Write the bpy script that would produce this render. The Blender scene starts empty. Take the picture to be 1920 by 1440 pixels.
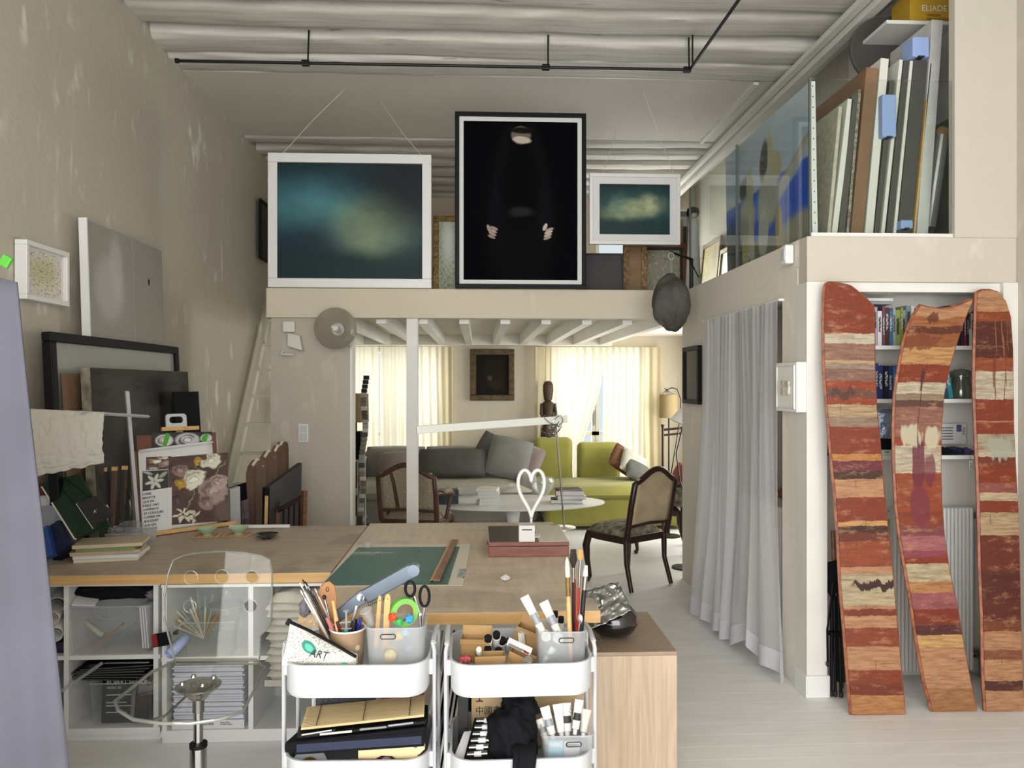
import bpy, bmesh, math, random
from mathutils import Vector, Matrix, Euler, noise as mnoise
random.seed(11)
sc = bpy.context.scene
COL = sc.collection
# ---------------------------------------------------------------- camera
CAM_Z, FPX = 1.65, 1400.0
YAW = math.atan(63 / FPX)
cam_d = bpy.data.cameras.new('camera')
cam_d.sensor_width = 36.0
cam_d.lens = FPX / 1920 * 36.0
cam_d.clip_start = 0.05
cam = bpy.data.objects.new('camera', cam_d); COL.objects.link(cam)
cam.location = (0, 0, CAM_Z)
cam.rotation_euler = (math.radians(90), 0, -YAW)
sc.camera = cam
# ---------------------------------------------------------------- view
vs = sc.view_settings
vs.view_transform = 'Standard'; vs.look = 'None'; vs.exposure = 0.0; vs.gamma = 1.0
vs.use_curve_mapping = False
sc.cycles.use_denoising = True
sc.cycles.max_bounces = 10
sc.cycles.transparent_max_bounces = 24
sc.cycles.transmission_bounces = 10
sc.cycles.caustics_reflective = False
sc.cycles.caustics_refractive = False
sc.cycles.sample_clamp_indirect = 6.0
# ---------------------------------------------------------------- world, daylight and added side fills
w = bpy.data.worlds.new('sky'); sc.world = w; w.use_nodes = True
wb = w.node_tree.nodes['Background']
wb.inputs[0].default_value = (0.86, 0.93, 1.0, 1); wb.inputs[1].default_value = 1.0
def area(name, loc, rot, sx, sy, power, col):
    l = bpy.data.lights.new(name, 'AREA'); l.shape = 'RECTANGLE'; l.size = sx; l.size_y = sy
    l.energy = power; l.color = col
    o = bpy.data.objects.new(name, l); COL.objects.link(o); o.location = loc; o.rotation_euler = rot
    return o
R90 = math.radians(90)
area('studio_window_daylight', (0.25, -3.05, 1.95), (R90, 0, 0), 4.9, 3.7, 370, (1.0, 0.988, 0.972))
area('studio_added_fill', (-2.24, -1.4, 1.9), (0, -R90, 0), 2.6, 2.2, 130, (1.0, 0.99, 0.975))  # added light behind the camera, brightens the store wall and its curtain
area('garden_window_daylight', (-1.25, 10.25, 1.35), (-R90, 0, 0), 1.9, 2.3, 70, (1.0, 0.98, 0.93))
area('garden_window_daylight', (1.5, 10.25, 1.35), (-R90, 0, 0), 1.7, 2.3, 70, (1.0, 0.98, 0.93))
area('loft_window_daylight', (2.0, 10.25, 3.1), (-R90, 0, 0), 1.1, 1.0, 130, (1.0, 0.99, 0.96))
area('living_added_fill', (2.80, 8.2, 1.35), (0, R90, 0), 1.4, 1.8, 66, (1.0, 0.98, 0.94))  # added fill out of view, lifts the dim living room
# ---------------------------------------------------------------- helpers
_d = Vector((math.sin(YAW), math.cos(YAW), 0)); _r = Vector((math.cos(YAW), -math.sin(YAW), 0))
CAMP = Vector((0, 0, CAM_Z))
def ray(u, v): return _d + _r * ((u - 960) / FPX) + Vector((0, 0, 1)) * ((720 - v) / FPX)
def F(u, v, X=None, Y=None, Z=None):
    q = ray(u, v)
    t = Y / q.y if Y is not None else (X / q.x if X is not None else (Z - CAM_Z) / q.z)
    return CAMP + q * t
def FP(u, v, p, n):
    q = ray(u, v); return CAMP + q * ((p - CAMP).dot(n) / q.dot(n))
def lin(c): return c / 12.92 if c <= 0.04045 else ((c + 0.055) / 1.055) ** 2.4
def hx(s):
    s = s.lstrip('#'); return tuple(lin(int(s[i:i+2], 16) / 255) for i in (0, 2, 4)) + (1.0,)
LOCAL = set()
def rootof(o):
    while o.parent: o = o.parent
    return o
class MB:
    def __init__(s): s.v = []; s.f = []; s.uv = {}
    def add(s, vs_, fs, M=None, uvs=None):
        b = len(s.v)
        for p in vs_:
            p = Vector(p); s.v.append(M @ p if M is not None else p)
        for i, f in enumerate(fs):
            if uvs: s.uv[len(s.f)] = uvs[i]
            s.f.append([b + k for k in f])
        return s
    def box(s, c, d, R=None):
        x, y, z = d[0] / 2, d[1] / 2, d[2] / 2
        vs_ = [(-x,-y,-z),(x,-y,-z),(x,y,-z),(-x,y,-z),(-x,-y,z),(x,-y,z),(x,y,z),(-x,y,z)]
        M = Matrix.Translation(Vector(c))
        if R is not None: M = M @ (R.to_4x4() if isinstance(R, Matrix) else Euler(R).to_matrix().to_4x4())
        return s.add(vs_, [(3,2,1,0),(4,5,6,7),(0,1,5,4),(1,2,6,5),(2,3,7,6),(3,0,4,7)], M)
    def bx(s, x0, x1, y0, y1, z0, z1):
        return s.box(((x0+x1)/2, (y0+y1)/2, (z0+z1)/2), (x1-x0, y1-y0, z1-z0))
    def quad(s, a, b, c, d):
        return s.add([a, b, c, d], [(0,1,2,3)], None, [[(0,0),(1,0),(1,1),(0,1)]])
    def cyl(s, p0, p1, r0, r1=None, n=14, cap=True):
        return s.tube([p0, p1], [r0, r0 if r1 is None else r1], n, cap=cap)
    def tube(s, pts, r, n=8, closed=False, cap=True, flat=1.0, up=None):
        pts = [Vector(p) for p in pts]; m = len(pts)
        rs = r if isinstance(r, (list, tuple)) else [r] * m
        prev = None; rings = []
        for i, p in enumerate(pts):
            if closed: t = pts[(i+1) % m] - pts[i-1]
            else: t = pts[min(i+1, m-1)] - pts[max(i-1, 0)]
            t = t.normalized() if t.length > 1e-9 else Vector((0,0,1))
            if prev is None:
                a = Vector(up) if up is not None else (Vector((0,0,1)) if abs(t.z) < .9 else Vector((0,1,0)))
                e = a.cross(t).normalized()
            else:
                e = prev - t * prev.dot(t); e = e.normalized() if e.length > 1e-6 else prev
            prev = e; g = t.cross(e)
            rings.append([p + (e * math.cos(2*math.pi*k/n) + g * flat * math.sin(2*math.pi*k/n)) * rs[i] for k in range(n)])
        vs_ = [q for rg in rings for q in rg]; fs = []
        for i in range(m if closed else m - 1):
            a = i * n; b = ((i+1) % m) * n
            for k in range(n): fs.append((a+k, a+(k+1) % n, b+(k+1) % n, b+k))
        if cap and not closed:
            fs.append(tuple(range(n-1, -1, -1))); fs.append(tuple((m-1)*n + k for k in range(n)))
        return s.add(vs_, fs)
    def lathe(s, prof, n=24, M=None, sx=1.0):
        vs_ = []; fs = []
        for r, z in prof:
            for k in range(n):
                a = 2*math.pi*k/n; vs_.append((r*math.cos(a)*sx, r*math.sin(a), z))
        for i in range(len(prof)-1):
            for k in range(n):
                fs.append((i*n+k, i*n+(k+1) % n, (i+1)*n+(k+1) % n, (i+1)*n+k))
        closed = abs(prof[0][0]-prof[-1][0]) < 1e-9 and abs(prof[0][1]-prof[-1][1]) < 1e-9
        if prof[0][0] > 1e-5 and not closed: fs.append(tuple(range(n-1, -1, -1)))
        if prof[-1][0] > 1e-5 and not closed: fs.append(tuple((len(prof)-1)*n + k for k in range(n)))
        return s.add(vs_, fs, M)
    def prism(s, poly, t, M=None):
        n = len(poly); vs_ = [(x, y, 0) for x, y in poly] + [(x, y, t) for x, y in poly]
        fs = [tuple(range(n-1, -1, -1)), tuple(range(n, 2*n))]
        fs += [(i, (i+1) % n, n+(i+1) % n, n+i) for i in range(n)]
        return s.add(vs_, fs, M)
    def slabpoly(s, pts, off):
        off = Vector(off); n = len(pts); vs_ = [Vector(p) for p in pts] + [Vector(p) + off for p in pts]
        fs = [tuple(range(n)), tuple(range(2*n-1, n-1, -1))]
        fs += [(i, n+i, n+(i+1) % n, (i+1) % n) for i in range(n)]
        return s.add(vs_, fs)
    def grid(s, fn, nu, nv, closed_u=False):
        vs_ = [fn(i / nu, j / nv) for j in range(nv+1) for i in range(nu+1)]
        W = nu + 1; fs = []; uvs = []
        for j in range(nv):
            for i in range(nu):
                fs.append((j*W+i, j*W+i+1, (j+1)*W+i+1, (j+1)*W+i))
                uvs.append([(i/nu, j/nv), ((i+1)/nu, j/nv), ((i+1)/nu, (j+1)/nv), (i/nu, (j+1)/nv)])
        return s.add(vs_, fs, None, uvs)
    def pillow(s, M, wd, ht, th, n=12, p=2.4, lump=0.0, seed=0):
        def fn(sg):
            def f(u, v):
                a, b = u*2-1, v*2-1
                e = max(0, (1-abs(a)**p) * (1-abs(b)**p)) ** 0.5
                z = sg * th/2 * e
                pin = 1 - 0.06 * (1 - abs(a*b))
                q = Vector((a*wd/2*(1-0.05*(1-abs(b)**2)*0), b*ht/2, z))
                if lump: q.z += lump * e * mnoise.noise(Vector((a*2+seed, b*2, seed)))
                q.x *= 1 - 0.05 * b*b * (abs(a)); q.y *= 1 - 0.05 * a*a * (abs(b))
                return M @ q
            return f
        g = fn(1); h = fn(-1)
        s.grid(g, n, n); s.grid(lambda u, v: h(1-u, v), n, n); return s
    def build(s, name, mat, parent=None, bevel=0, smooth=False, seg=2, sub=0, solid=0, base=None):
        me = bpy.data.meshes.new(name)
        off = Vector((0, 0, 0)); loc = None
        if parent is None:
            if base is not None: off = Vector(base)
            else:
                xs = [p.x for p in s.v]; ys = [p.y for p in s.v]; zs = [p.z for p in s.v]
                off = Vector(((min(xs)+max(xs))/2, (min(ys)+max(ys))/2, min(zs)))
            loc = off
        else:
            rt = rootof(parent)
            if rt.name not in LOCAL: off = rt.location.copy()
        me.from_pydata([tuple(p - off) for p in s.v], [], s.f)
        ul = me.uv_layers.new(name='UVMap')
        for i, pl in enumerate(me.polygons):
            if i in s.uv:
                for k, li in enumerate(pl.loop_indices): ul.data[li].uv = s.uv[i][k]
        me.materials.append(mat if not isinstance(mat, str) else MT[mat])
        me.update()
        o = bpy.data.objects.new(name, me); COL.objects.link(o)
        if loc is not None: o.location = loc
        else: o.parent = parent
        bm = bmesh.new(); bm.from_mesh(me)
        if smooth: bmesh.ops.remove_doubles(bm, verts=bm.verts, dist=1e-6)
        bmesh.ops.recalc_face_normals(bm, faces=bm.faces); bm.to_mesh(me); bm.free()
        if smooth:
            me.polygons.foreach_set('use_smooth', [True] * len(me.polygons))
            me.set_sharp_from_angle(angle=math.radians(smooth if smooth is not True else 40))
        if solid:
            m = o.modifiers.new('thick', 'SOLIDIFY'); m.thickness = abs(solid); m.offset = 0 if solid > 0 else -1
        if bevel:
            m = o.modifiers.new('bevel', 'BEVEL'); m.width = bevel; m.segments = seg; m.limit_method = 'ANGLE'
            m.angle_limit = math.radians(35)
        if sub:
            m = o.modifiers.new('sub', 'SUBSURF'); m.levels = sub; m.render_levels = sub
        return o
def tag(o, label, cat, group=None, kind=None):
    o['label'] = label; o['category'] = cat
    if group: o['group'] = group
    if kind: o['kind'] = kind
    return o
def thing(name, label, cat, loc=(0,0,0), group=None, M=None, kind=None):
    o = bpy.data.objects.new(name, None); COL.objects.link(o); o.empty_display_size = 0.05
    if M is not None:
        o.matrix_world = M; LOCAL.add(o.name)
    else: o.location = Vector(loc)
    return tag(o, label, cat, group, kind)
def mat_at(loc, rz=0, rx=0, ry=0):
    return Matrix.Translation(Vector(loc)) @ Matrix.Rotation(rz, 4, 'Z') @ Matrix.Rotation(rx, 4, 'X') @ Matrix.Rotation(ry, 4, 'Y')
def copy_tree(o, parent=None, M=None, label=None, group=None):
    c = o.copy(); COL.objects.link(c)
    if parent is not None: c.parent = parent
    for ch in list(o.children): copy_tree(ch, c)
    if M is not None: c.matrix_world = M
    if label: c['label'] = label
    if group: c['group'] = group
    if o.name in LOCAL: LOCAL.add(c.name)
    return c
def basis(o, x, y):
    """matrix with origin o, local x and y axes along x,y"""
    x = Vector(x).normalized(); y = Vector(y); z = x.cross(y).normalized(); y = z.cross(x)
    return Matrix(((x.x,y.x,z.x,o[0]),(x.y,y.y,z.y,o[1]),(x.z,y.z,z.z,o[2]),(0,0,0,1)))
def text(name, body, M, size, mat, parent, align='LEFT', ext=0.0002, shear=0, space=1.0, line=1.0, width=1.0, bold=0.0):
    cu = bpy.data.curves.new(name, 'FONT'); cu.body = body; cu.size = size; cu.extrude = ext
    cu.align_x = align; cu.offset = bold; cu.shear = shear; cu.space_character = space; cu.space_line = line
    cu.materials.append(MT[mat] if isinstance(mat, str) else mat)
    tmp = bpy.data.objects.new(name, cu); me = bpy.data.meshes.new_from_object(tmp)
    me.name = name; bpy.data.objects.remove(tmp)
    if not me.materials: me.materials.append(MT[mat] if isinstance(mat, str) else mat)
    o = bpy.data.objects.new(name, me); COL.objects.link(o)
    rt = rootof(parent); o.parent = parent
    if rt.name not in LOCAL: M = Matrix.Translation(-rt.location) @ M
    o.matrix_basis = M @ Matrix.Diagonal((width, 1, 1, 1))
    return o
# ---------------------------------------------------------------- materials
MT = {}
def M_(name, col, rough=0.6, metal=0.0, nz=None, bump=None, trans=0, ior=1.45, coat=0, sheen=0, alpha=1, coord='Object', sc3=(1,1,1), col2=None, spec=0.5, emit=None):
    """nz=(scale, amount) colour variation, bump=(scale, strength)"""
    m = bpy.data.materials.new(name); m.use_nodes = True; nt = m.node_tree; N = nt.nodes; L = nt.links
    b = N['Principled BSDF']; c = hx(col) if isinstance(col, str) else col
    b.inputs['Base Color'].default_value = c; b.inputs['Roughness'].default_value = rough
    b.inputs['Metallic'].default_value = metal; b.inputs['Transmission Weight'].default_value = trans
    b.inputs['IOR'].default_value = ior; b.inputs['Coat Weight'].default_value = coat
    b.inputs['Sheen Weight'].default_value = sheen; b.inputs['Alpha'].default_value = alpha
    b.inputs['Specular IOR Level'].default_value = spec
    if emit: b.inputs['Emission Color'].default_value = hx(emit[0]); b.inputs['Emission Strength'].default_value = emit[1]
    if nz or bump:
        tc = N.new('ShaderNodeTexCoord'); mp = N.new('ShaderNodeMapping'); mp.inputs['Scale'].default_value = sc3
        L.new(tc.outputs[coord], mp.inputs['Vector'])
    if nz:
        n = N.new('ShaderNodeTexNoise'); n.inputs['Scale'].default_value = nz[0]; n.inputs['Detail'].default_value = 5
        L.new(mp.outputs[0], n.inputs['Vector'])
        r = N.new('ShaderNodeValToRGB'); r.color_ramp.elements[0].position = 0.35; r.color_ramp.elements[1].position = 0.65
        k = nz[1]
        c2 = hx(col2) if col2 else tuple(min(1, x * (1 + k)) for x in c[:3]) + (1,)
        c1 = c if col2 else tuple(x * (1 - k) for x in c[:3]) + (1,)
        r.color_ramp.elements[0].color = c1; r.color_ramp.elements[1].color = c2
        L.new(n.outputs['Fac'], r.inputs[0]); L.new(r.outputs[0], b.inputs['Base Color'])
    if bump:
        n2 = N.new('ShaderNodeTexNoise'); n2.inputs['Scale'].default_value = bump[0]; n2.inputs['Detail'].default_value = 4
        L.new(mp.outputs[0], n2.inputs['Vector'])
        bp = N.new('ShaderNodeBump'); bp.inputs['Strength'].default_value = bump[1]; bp.inputs['Distance'].default_value = 0.01
        L.new(n2.outputs['Fac'], bp.inputs['Height']); L.new(bp.outputs[0], b.inputs['Normal'])
    MT[name] = m; return m
def mixmat(name, col, transp=0.5, transl=0.3, rough=0.5, tcol=None, gloss=0.0, nz=None):
    """thin sheer / frosted sheet: diffuse + translucent + see-through"""
    m = bpy.data.materials.new(name); m.use_nodes = True; nt = m.node_tree; N = nt.nodes; L = nt.links
    for n in list(N): N.remove(n)
    out = N.new('ShaderNodeOutputMaterial'); df = N.new('ShaderNodeBsdfDiffuse'); tl = N.new('ShaderNodeBsdfTranslucent')
    tp = N.new('ShaderNodeBsdfTransparent'); gl = N.new('ShaderNodeBsdfGlossy')
    c = hx(col); df.inputs[0].default_value = c; tl.inputs[0].default_value = c
    tp.inputs[0].default_value = hx(tcol) if tcol else (1,1,1,1)
    gl.inputs['Roughness'].default_value = rough
    a = N.new('ShaderNodeMixShader'); a.inputs[0].default_value = transl; L.new(df.outputs[0], a.inputs[1]); L.new(tl.outputs[0], a.inputs[2])
    g = N.new('ShaderNodeMixShader'); g.inputs[0].default_value = gloss; L.new(a.outputs[0], g.inputs[1]); L.new(gl.outputs[0], g.inputs[2])
    t = N.new('ShaderNodeMixShader'); t.inputs[0].default_value = transp; L.new(g.outputs[0], t.inputs[1]); L.new(tp.outputs[0], t.inputs[2])
    L.new(t.outputs[0], out.inputs[0]); MT[name] = m; return m
def glassmat(name, tint='ffffff', refl=0.06, mul=1.0, rough=0.0):
    """flat pane: see-through with angle-dependent mirror reflection"""
    m = bpy.data.materials.new(name); m.use_nodes = True; nt = m.node_tree; N = nt.nodes; L = nt.links
    for n in list(N): N.remove(n)
    out = N.new('ShaderNodeOutputMaterial'); tp = N.new('ShaderNodeBsdfTransparent'); gl = N.new('ShaderNodeBsdfGlossy')
    tp.inputs[0].default_value = hx(tint); gl.inputs['Roughness'].default_value = rough
    fr = N.new('ShaderNodeFresnel'); fr.inputs[0].default_value = 1.5
    mx = N.new('ShaderNodeMixShader'); ma = N.new('ShaderNodeMath'); ma.operation = 'MULTIPLY_ADD'
    ma.inputs[1].default_value = mul; ma.inputs[2].default_value = refl; ma.use_clamp = True
    L.new(fr.outputs[0], ma.inputs[0]); L.new(ma.outputs[0], mx.inputs[0])
    L.new(tp.outputs[0], mx.inputs[1]); L.new(gl.outputs[0], mx.inputs[2]); L.new(mx.outputs[0], out.inputs[0])
    MT[name] = m; return m
def paint(name, base, layers, rough=0.45, aspect=1.0, distort=0.0, dscale=4.0, coat=0.0, bump=0.0, spec=0.5):
    """flat print or painting made of procedural layers in UV space.
    ('e',cx,cy,rx,ry,deg,col,soft[,alpha])  ('n',sx,sy,lo,hi,col,alpha)  ('b',v0,v1,col,soft)  ('v',scale,lo,hi,col,alpha)"""
    m = bpy.data.materials.new(name); m.use_nodes = True; nt = m.node_tree; N = nt.nodes; L = nt.links
    b = N['Principled BSDF']; b.inputs['Roughness'].default_value = rough; b.inputs['Coat Weight'].default_value = coat
    b.inputs['Specular IOR Level'].default_value = spec
    tc = N.new('ShaderNodeTexCoord'); mp = N.new('ShaderNodeMapping'); mp.inputs['Scale'].default_value = (aspect, 1, 1)
    L.new(tc.outputs['UV'], mp.inputs[0]); vec = mp.outputs[0]
    if distort:
        n = N.new('ShaderNodeTexNoise'); n.inputs['Scale'].default_value = dscale; n.inputs['Detail'].default_value = 4
        L.new(vec, n.inputs['Vector'])
        sb = N.new('ShaderNodeVectorMath'); sb.operation = 'MULTIPLY_ADD'
        sb.inputs[1].default_value = (distort,)*3; sb.inputs[2].default_value = (-distort/2,)*3
        L.new(n.outputs['Color'], sb.inputs[0])
        ad = N.new('ShaderNodeVectorMath'); ad.operation = 'ADD'; L.new(vec, ad.inputs[0]); L.new(sb.outputs[0], ad.inputs[1]); vec = ad.outputs[0]
    cur = N.new('ShaderNodeRGB'); cur.outputs[0].default_value = hx(base); cur = cur.outputs[0]
    def mixin(fac, col, alpha=1.0):
        nonlocal cur
        if alpha != 1.0:
            mm = N.new('ShaderNodeMath'); mm.operation = 'MULTIPLY'; mm.inputs[1].default_value = alpha; L.new(fac, mm.inputs[0]); fac = mm.outputs[0]
        mx = N.new('ShaderNodeMix'); mx.data_type = 'RGBA'; L.new(fac, mx.inputs['Factor']); L.new(cur, mx.inputs['A'])
        mx.inputs['B'].default_value = hx(col); cur = mx.outputs['Result']
    for l in layers:
        if l[0] == 'e':
            cx, cy, rx, ry, dg, col, soft = l[1:8]; al = l[8] if len(l) > 8 else 1.0
            m2 = N.new('ShaderNodeMapping'); m2.vector_type = 'TEXTURE'
            m2.inputs['Location'].default_value = (cx*aspect, cy, 0); m2.inputs['Rotation'].default_value = (0, 0, math.radians(dg))
            m2.inputs['Scale'].default_value = (rx*aspect, ry, 1); L.new(vec, m2.inputs[0])
            ln = N.new('ShaderNodeVectorMath'); ln.operation = 'LENGTH'; L.new(m2.outputs[0], ln.inputs[0])
            mr = N.new('ShaderNodeMapRange'); mr.interpolation_type = 'SMOOTHSTEP'
            mr.inputs[1].default_value = 1 + soft; mr.inputs[2].default_value = 1 - soft; L.new(ln.outputs['Value'], mr.inputs[0])
            mixin(mr.outputs[0], col, al)
        elif l[0] in 'nv':
            if l[0] == 'n':
                sx, sy, lo, hi, col, al = l[1:7]
                m2 = N.new('ShaderNodeMapping'); m2.inputs['Scale'].default_value = (sx, sy, 1); L.new(vec, m2.inputs[0])
                n = N.new('ShaderNodeTexNoise'); n.inputs['Scale'].default_value = 1; n.inputs['Detail'].default_value = 6; L.new(m2.outputs[0], n.inputs['Vector']); so = n.outputs['Fac']
            else:
                s_, lo, hi, col, al = l[1:6]
                n = N.new('ShaderNodeTexVoronoi'); n.inputs['Scale'].default_value = s_; L.new(vec, n.inputs['Vector']); so = n.outputs['Distance']
            mr = N.new('ShaderNodeMapRange'); mr.inputs[1].default_value = lo; mr.inputs[2].default_value = hi; L.new(so, mr.inputs[0])
            mixin(mr.outputs[0], col, al)
        elif l[0] == 'b':
            v0, v1, col, soft = l[1:5]
            sp = N.new('ShaderNodeSeparateXYZ'); L.new(vec, sp.inputs[0])
            mr = N.new('ShaderNodeMapRange'); mr.inputs[1].default_value = v0 - soft; mr.inputs[2].default_value = v0 + soft; L.new(sp.outputs['Y'], mr.inputs[0])
            m3 = N.new('ShaderNodeMapRange'); m3.inputs[1].default_value = v1 + soft; m3.inputs[2].default_value = v1 - soft; L.new(sp.outputs['Y'], m3.inputs[0])
            mu = N.new('ShaderNodeMath'); mu.operation = 'MULTIPLY'; L.new(mr.outputs[0], mu.inputs[0]); L.new(m3.outputs[0], mu.inputs[1])
            mixin(mu.outputs[0], col)
    L.new(cur, b.inputs['Base Color'])
    if bump:
        n = N.new('ShaderNodeTexNoise'); n.inputs['Scale'].default_value = 60; L.new(vec, n.inputs['Vector'])
        bp = N.new('ShaderNodeBump'); bp.inputs['Strength'].default_value = bump; bp.inputs['Distance'].default_value = 0.004
        L.new(n.outputs['Fac'], bp.inputs['Height']); L.new(bp.outputs[0], b.inputs['Normal'])
    MT[name] = m; return m
def plaster(name, base, patch, amount=1.0, rough=0.85):
    m = bpy.data.materials.new(name); m.use_nodes = True; nt = m.node_tree; N = nt.nodes; L = nt.links
    b = N['Principled BSDF']; b.inputs['Roughness'].default_value = rough
    tc = N.new('ShaderNodeTexCoord')
    def noise(scale3, lo, hi, det=5):
        mp = N.new('ShaderNodeMapping'); mp.inputs['Scale'].default_value = scale3; L.new(tc.outputs['Object'], mp.inputs[0])
        n = N.new('ShaderNodeTexNoise'); n.inputs['Scale'].default_value = 1; n.inputs['Detail'].default_value = det; L.new(mp.outputs[0], n.inputs['Vector'])
        mr = N.new('ShaderNodeMapRange'); mr.inputs[1].default_value = lo; mr.inputs[2].default_value = hi; L.new(n.outputs['Fac'], mr.inputs[0])
        return mr.outputs[0]
    broad = noise((0.9, 0.9, 0.6), 0.3, 0.7)
    dab = noise((7, 7, 3.2), 0.60, 0.70, 6); gate = noise((1.3, 1.3, 1.6), 0.42, 0.6, 2)
    scr = noise((16, 16, 2.2), 0.62, 0.72, 4)
    def mul(a, c):
        mm = N.new('ShaderNodeMath'); mm.operation = 'MULTIPLY'; L.new(a, mm.inputs[0])
        if isinstance(c, float): mm.inputs[1].default_value = c
        else: L.new(c, mm.inputs[1])
        return mm.outputs[0]
    def mix(A, B, f):
        mx = N.new('ShaderNodeMix'); mx.data_type = 'RGBA'; L.new(f, mx.inputs['Factor'])
        for k, v in (('A', A), ('B', B)):
            if isinstance(v, tuple): mx.inputs[k].default_value = v
            else: L.new(v, mx.inputs[k])
        return mx.outputs['Result']
    c0 = hx(base); c1 = tuple(x * 0.9 for x in c0[:3]) + (1,)
    c = mix(c1, c0, broad)
    c = mix(c, hx(patch), mul(mul(dab, gate), 0.75 * amount)); c = mix(c, hx(patch), mul(mul(scr, gate), 0.4 * amount))
    L.new(c, b.inputs['Base Color'])
    n = N.new('ShaderNodeTexNoise'); n.inputs['Scale'].default_value = 22; n.inputs['Detail'].default_value = 6; L.new(tc.outputs['Object'], n.inputs['Vector'])
    bp = N.new('ShaderNodeBump'); bp.inputs['Strength'].default_value = 0.12; bp.inputs['Distance'].default_value = 0.02
    L.new(n.outputs['Fac'], bp.inputs['Height']); L.new(bp.outputs[0], b.inputs['Normal'])
    MT[name] = m; return m
def grain(name, c0, c1, scale=(2, 14, 14), rough=0.5, spots=None, coord='Object', coat=0):
    """wood grain stretched along local x unless scaled otherwise"""
    m = bpy.data.materials.new(name); m.use_nodes = True; nt = m.node_tree; N = nt.nodes; L = nt.links
    b = N['Principled BSDF']; b.inputs['Roughness'].default_value = rough; b.inputs['Coat Weight'].default_value = coat
    tc = N.new('ShaderNodeTexCoord'); mp = N.new('ShaderNodeMapping'); mp.inputs['Scale'].default_value = scale
    L.new(tc.outputs[coord], mp.inputs[0])
    n = N.new('ShaderNodeTexNoise'); n.inputs['Scale'].default_value = 3; n.inputs['Detail'].default_value = 7; n.inputs['Distortion'].default_value = 0.5
    L.new(mp.outputs[0], n.inputs['Vector'])
    r = N.new('ShaderNodeValToRGB'); e = r.color_ramp.elements; e[0].position = 0.3; e[1].position = 0.7; e[0].color = hx(c0); e[1].color = hx(c1)
    L.new(n.outputs['Fac'], r.inputs[0]); cur = r.outputs[0]
    for sp in (spots or []):
        s3, lo, hi, col, al = sp
        m2 = N.new('ShaderNodeMapping'); m2.inputs['Scale'].default_value = s3; L.new(tc.outputs[coord], m2.inputs[0])
        n2 = N.new('ShaderNodeTexNoise'); n2.inputs['Scale'].default_value = 1; n2.inputs['Detail'].default_value = 6; L.new(m2.outputs[0], n2.inputs['Vector'])
        mr = N.new('ShaderNodeMapRange'); mr.inputs[1].default_value = lo; mr.inputs[2].default_value = hi; mr.inputs[4].default_value = al; L.new(n2.outputs['Fac'], mr.inputs[0])
        mx = N.new('ShaderNodeMix'); mx.data_type = 'RGBA'; L.new(mr.outputs[0], mx.inputs['Factor']); L.new(cur, mx.inputs['A']); mx.inputs['B'].default_value = hx(col); cur = mx.outputs['Result']
    L.new(cur, b.inputs['Base Color'])
    bp = N.new('ShaderNodeBump'); bp.inputs['Strength'].default_value = 0.08; bp.inputs['Distance'].default_value = 0.01
    L.new(n.outputs['Fac'], bp.inputs['Height']); L.new(bp.outputs[0], b.inputs['Normal'])
    MT[name] = m; return m
# wall and setting finishes
plaster('plaster_wall', 'c0b9aa', 'e2ddd2', 1.25); plaster('plaster_cream', 'd0c7b3', 'e0dacb', 0.5); plaster('plaster_stub', 'b9b2a4', 'd2ccc0', 0.9)
plaster('plaster_ceiling', 'd6d1c8', 'e0dcd4', 0.4); plaster('plaster_right', 'c3bcb0', 'd6d1c6', 0.6); plaster('plaster_side', 'e0dacf', 'eeeae2', 0.9)
grain('beam_paint', 'b9b5ad', 'd5d2cb', (0.5, 9, 9), 0.75, [((2.5, 30, 30), 0.69, 0.74, '5a5048', 0.7)])
M_('white_paint', 'd9d7d1', 0.45, nz=(3, 0.04)); M_('white_gloss', 'dddddb', 0.3); M_('cream_trim', 'dcd6c8', 0.5)
def floor_mat():
    m = grain('floor_paint', 'dededc', 'e9e9e7', (0.8, 4, 1), 0.5, [((1.2, 26, 1), 0.66, 0.74, 'c4c2be', 0.35)])
    N = m.node_tree.nodes; L = m.node_tree.links; b = N['Principled BSDF']
    tc = N.new('ShaderNodeTexCoord'); sp = N.new('ShaderNodeSeparateXYZ'); L.new(tc.outputs['Object'], sp.inputs[0])
    a = N.new('ShaderNodeMath'); a.operation = 'DIVIDE'; a.inputs[1].default_value = 0.115; L.new(sp.outputs['Y'], a.inputs[0])
    f = N.new('ShaderNodeMath'); f.operation = 'FRACT'; L.new(a.outputs[0], f.inputs[0])
    mr = N.new('ShaderNodeMapRange'); mr.inputs[1].default_value = 0.0; mr.inputs[2].default_value = 0.03; L.new(f.outputs[0], mr.inputs[0])
    bp = N.new('ShaderNodeBump'); bp.inputs['Strength'].default_value = 0.25; bp.inputs['Distance'].default_value = 0.003
    L.new(mr.outputs[0], bp.inputs['Height']); L.new(bp.outputs[0], b.inputs['Normal'])
floor_mat()
M_('black_metal', '1a1918', 0.4, 0.3); M_('chrome', 'c9c9c8', 0.15, 1.0); M_('steel', '9a9a98', 0.3, 1.0); M_('black', '0c0c0e', 0.55, spec=.25)
M_('black_soft', '111217', 0.9, spec=.2); M_('charcoal', '2b2a29', 0.6, nz=(8, 0.2)); M_('paper', 'd4d4d3', 0.7); M_('paper_cream', 'd9d2c0', 0.7)
M_('card_brown', '7d624d', 0.8, nz=(6, 0.12)); M_('kraft', 'b08b5e', 0.75, nz=(9, 0.1)); M_('cardboard', 'a58255', 0.8, nz=(7, 0.1))
M_('gold_leaf', '7a6336', 0.45, 0.5, nz=(18, 0.4), bump=(40, 0.6)); M_('dark_wood', '2c1712', 0.35, nz=(12, 0.3)); M_('mid_wood', '6d4a33', 0.5, nz=(14, 0.25), sc3=(1, 1, 4))
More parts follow.
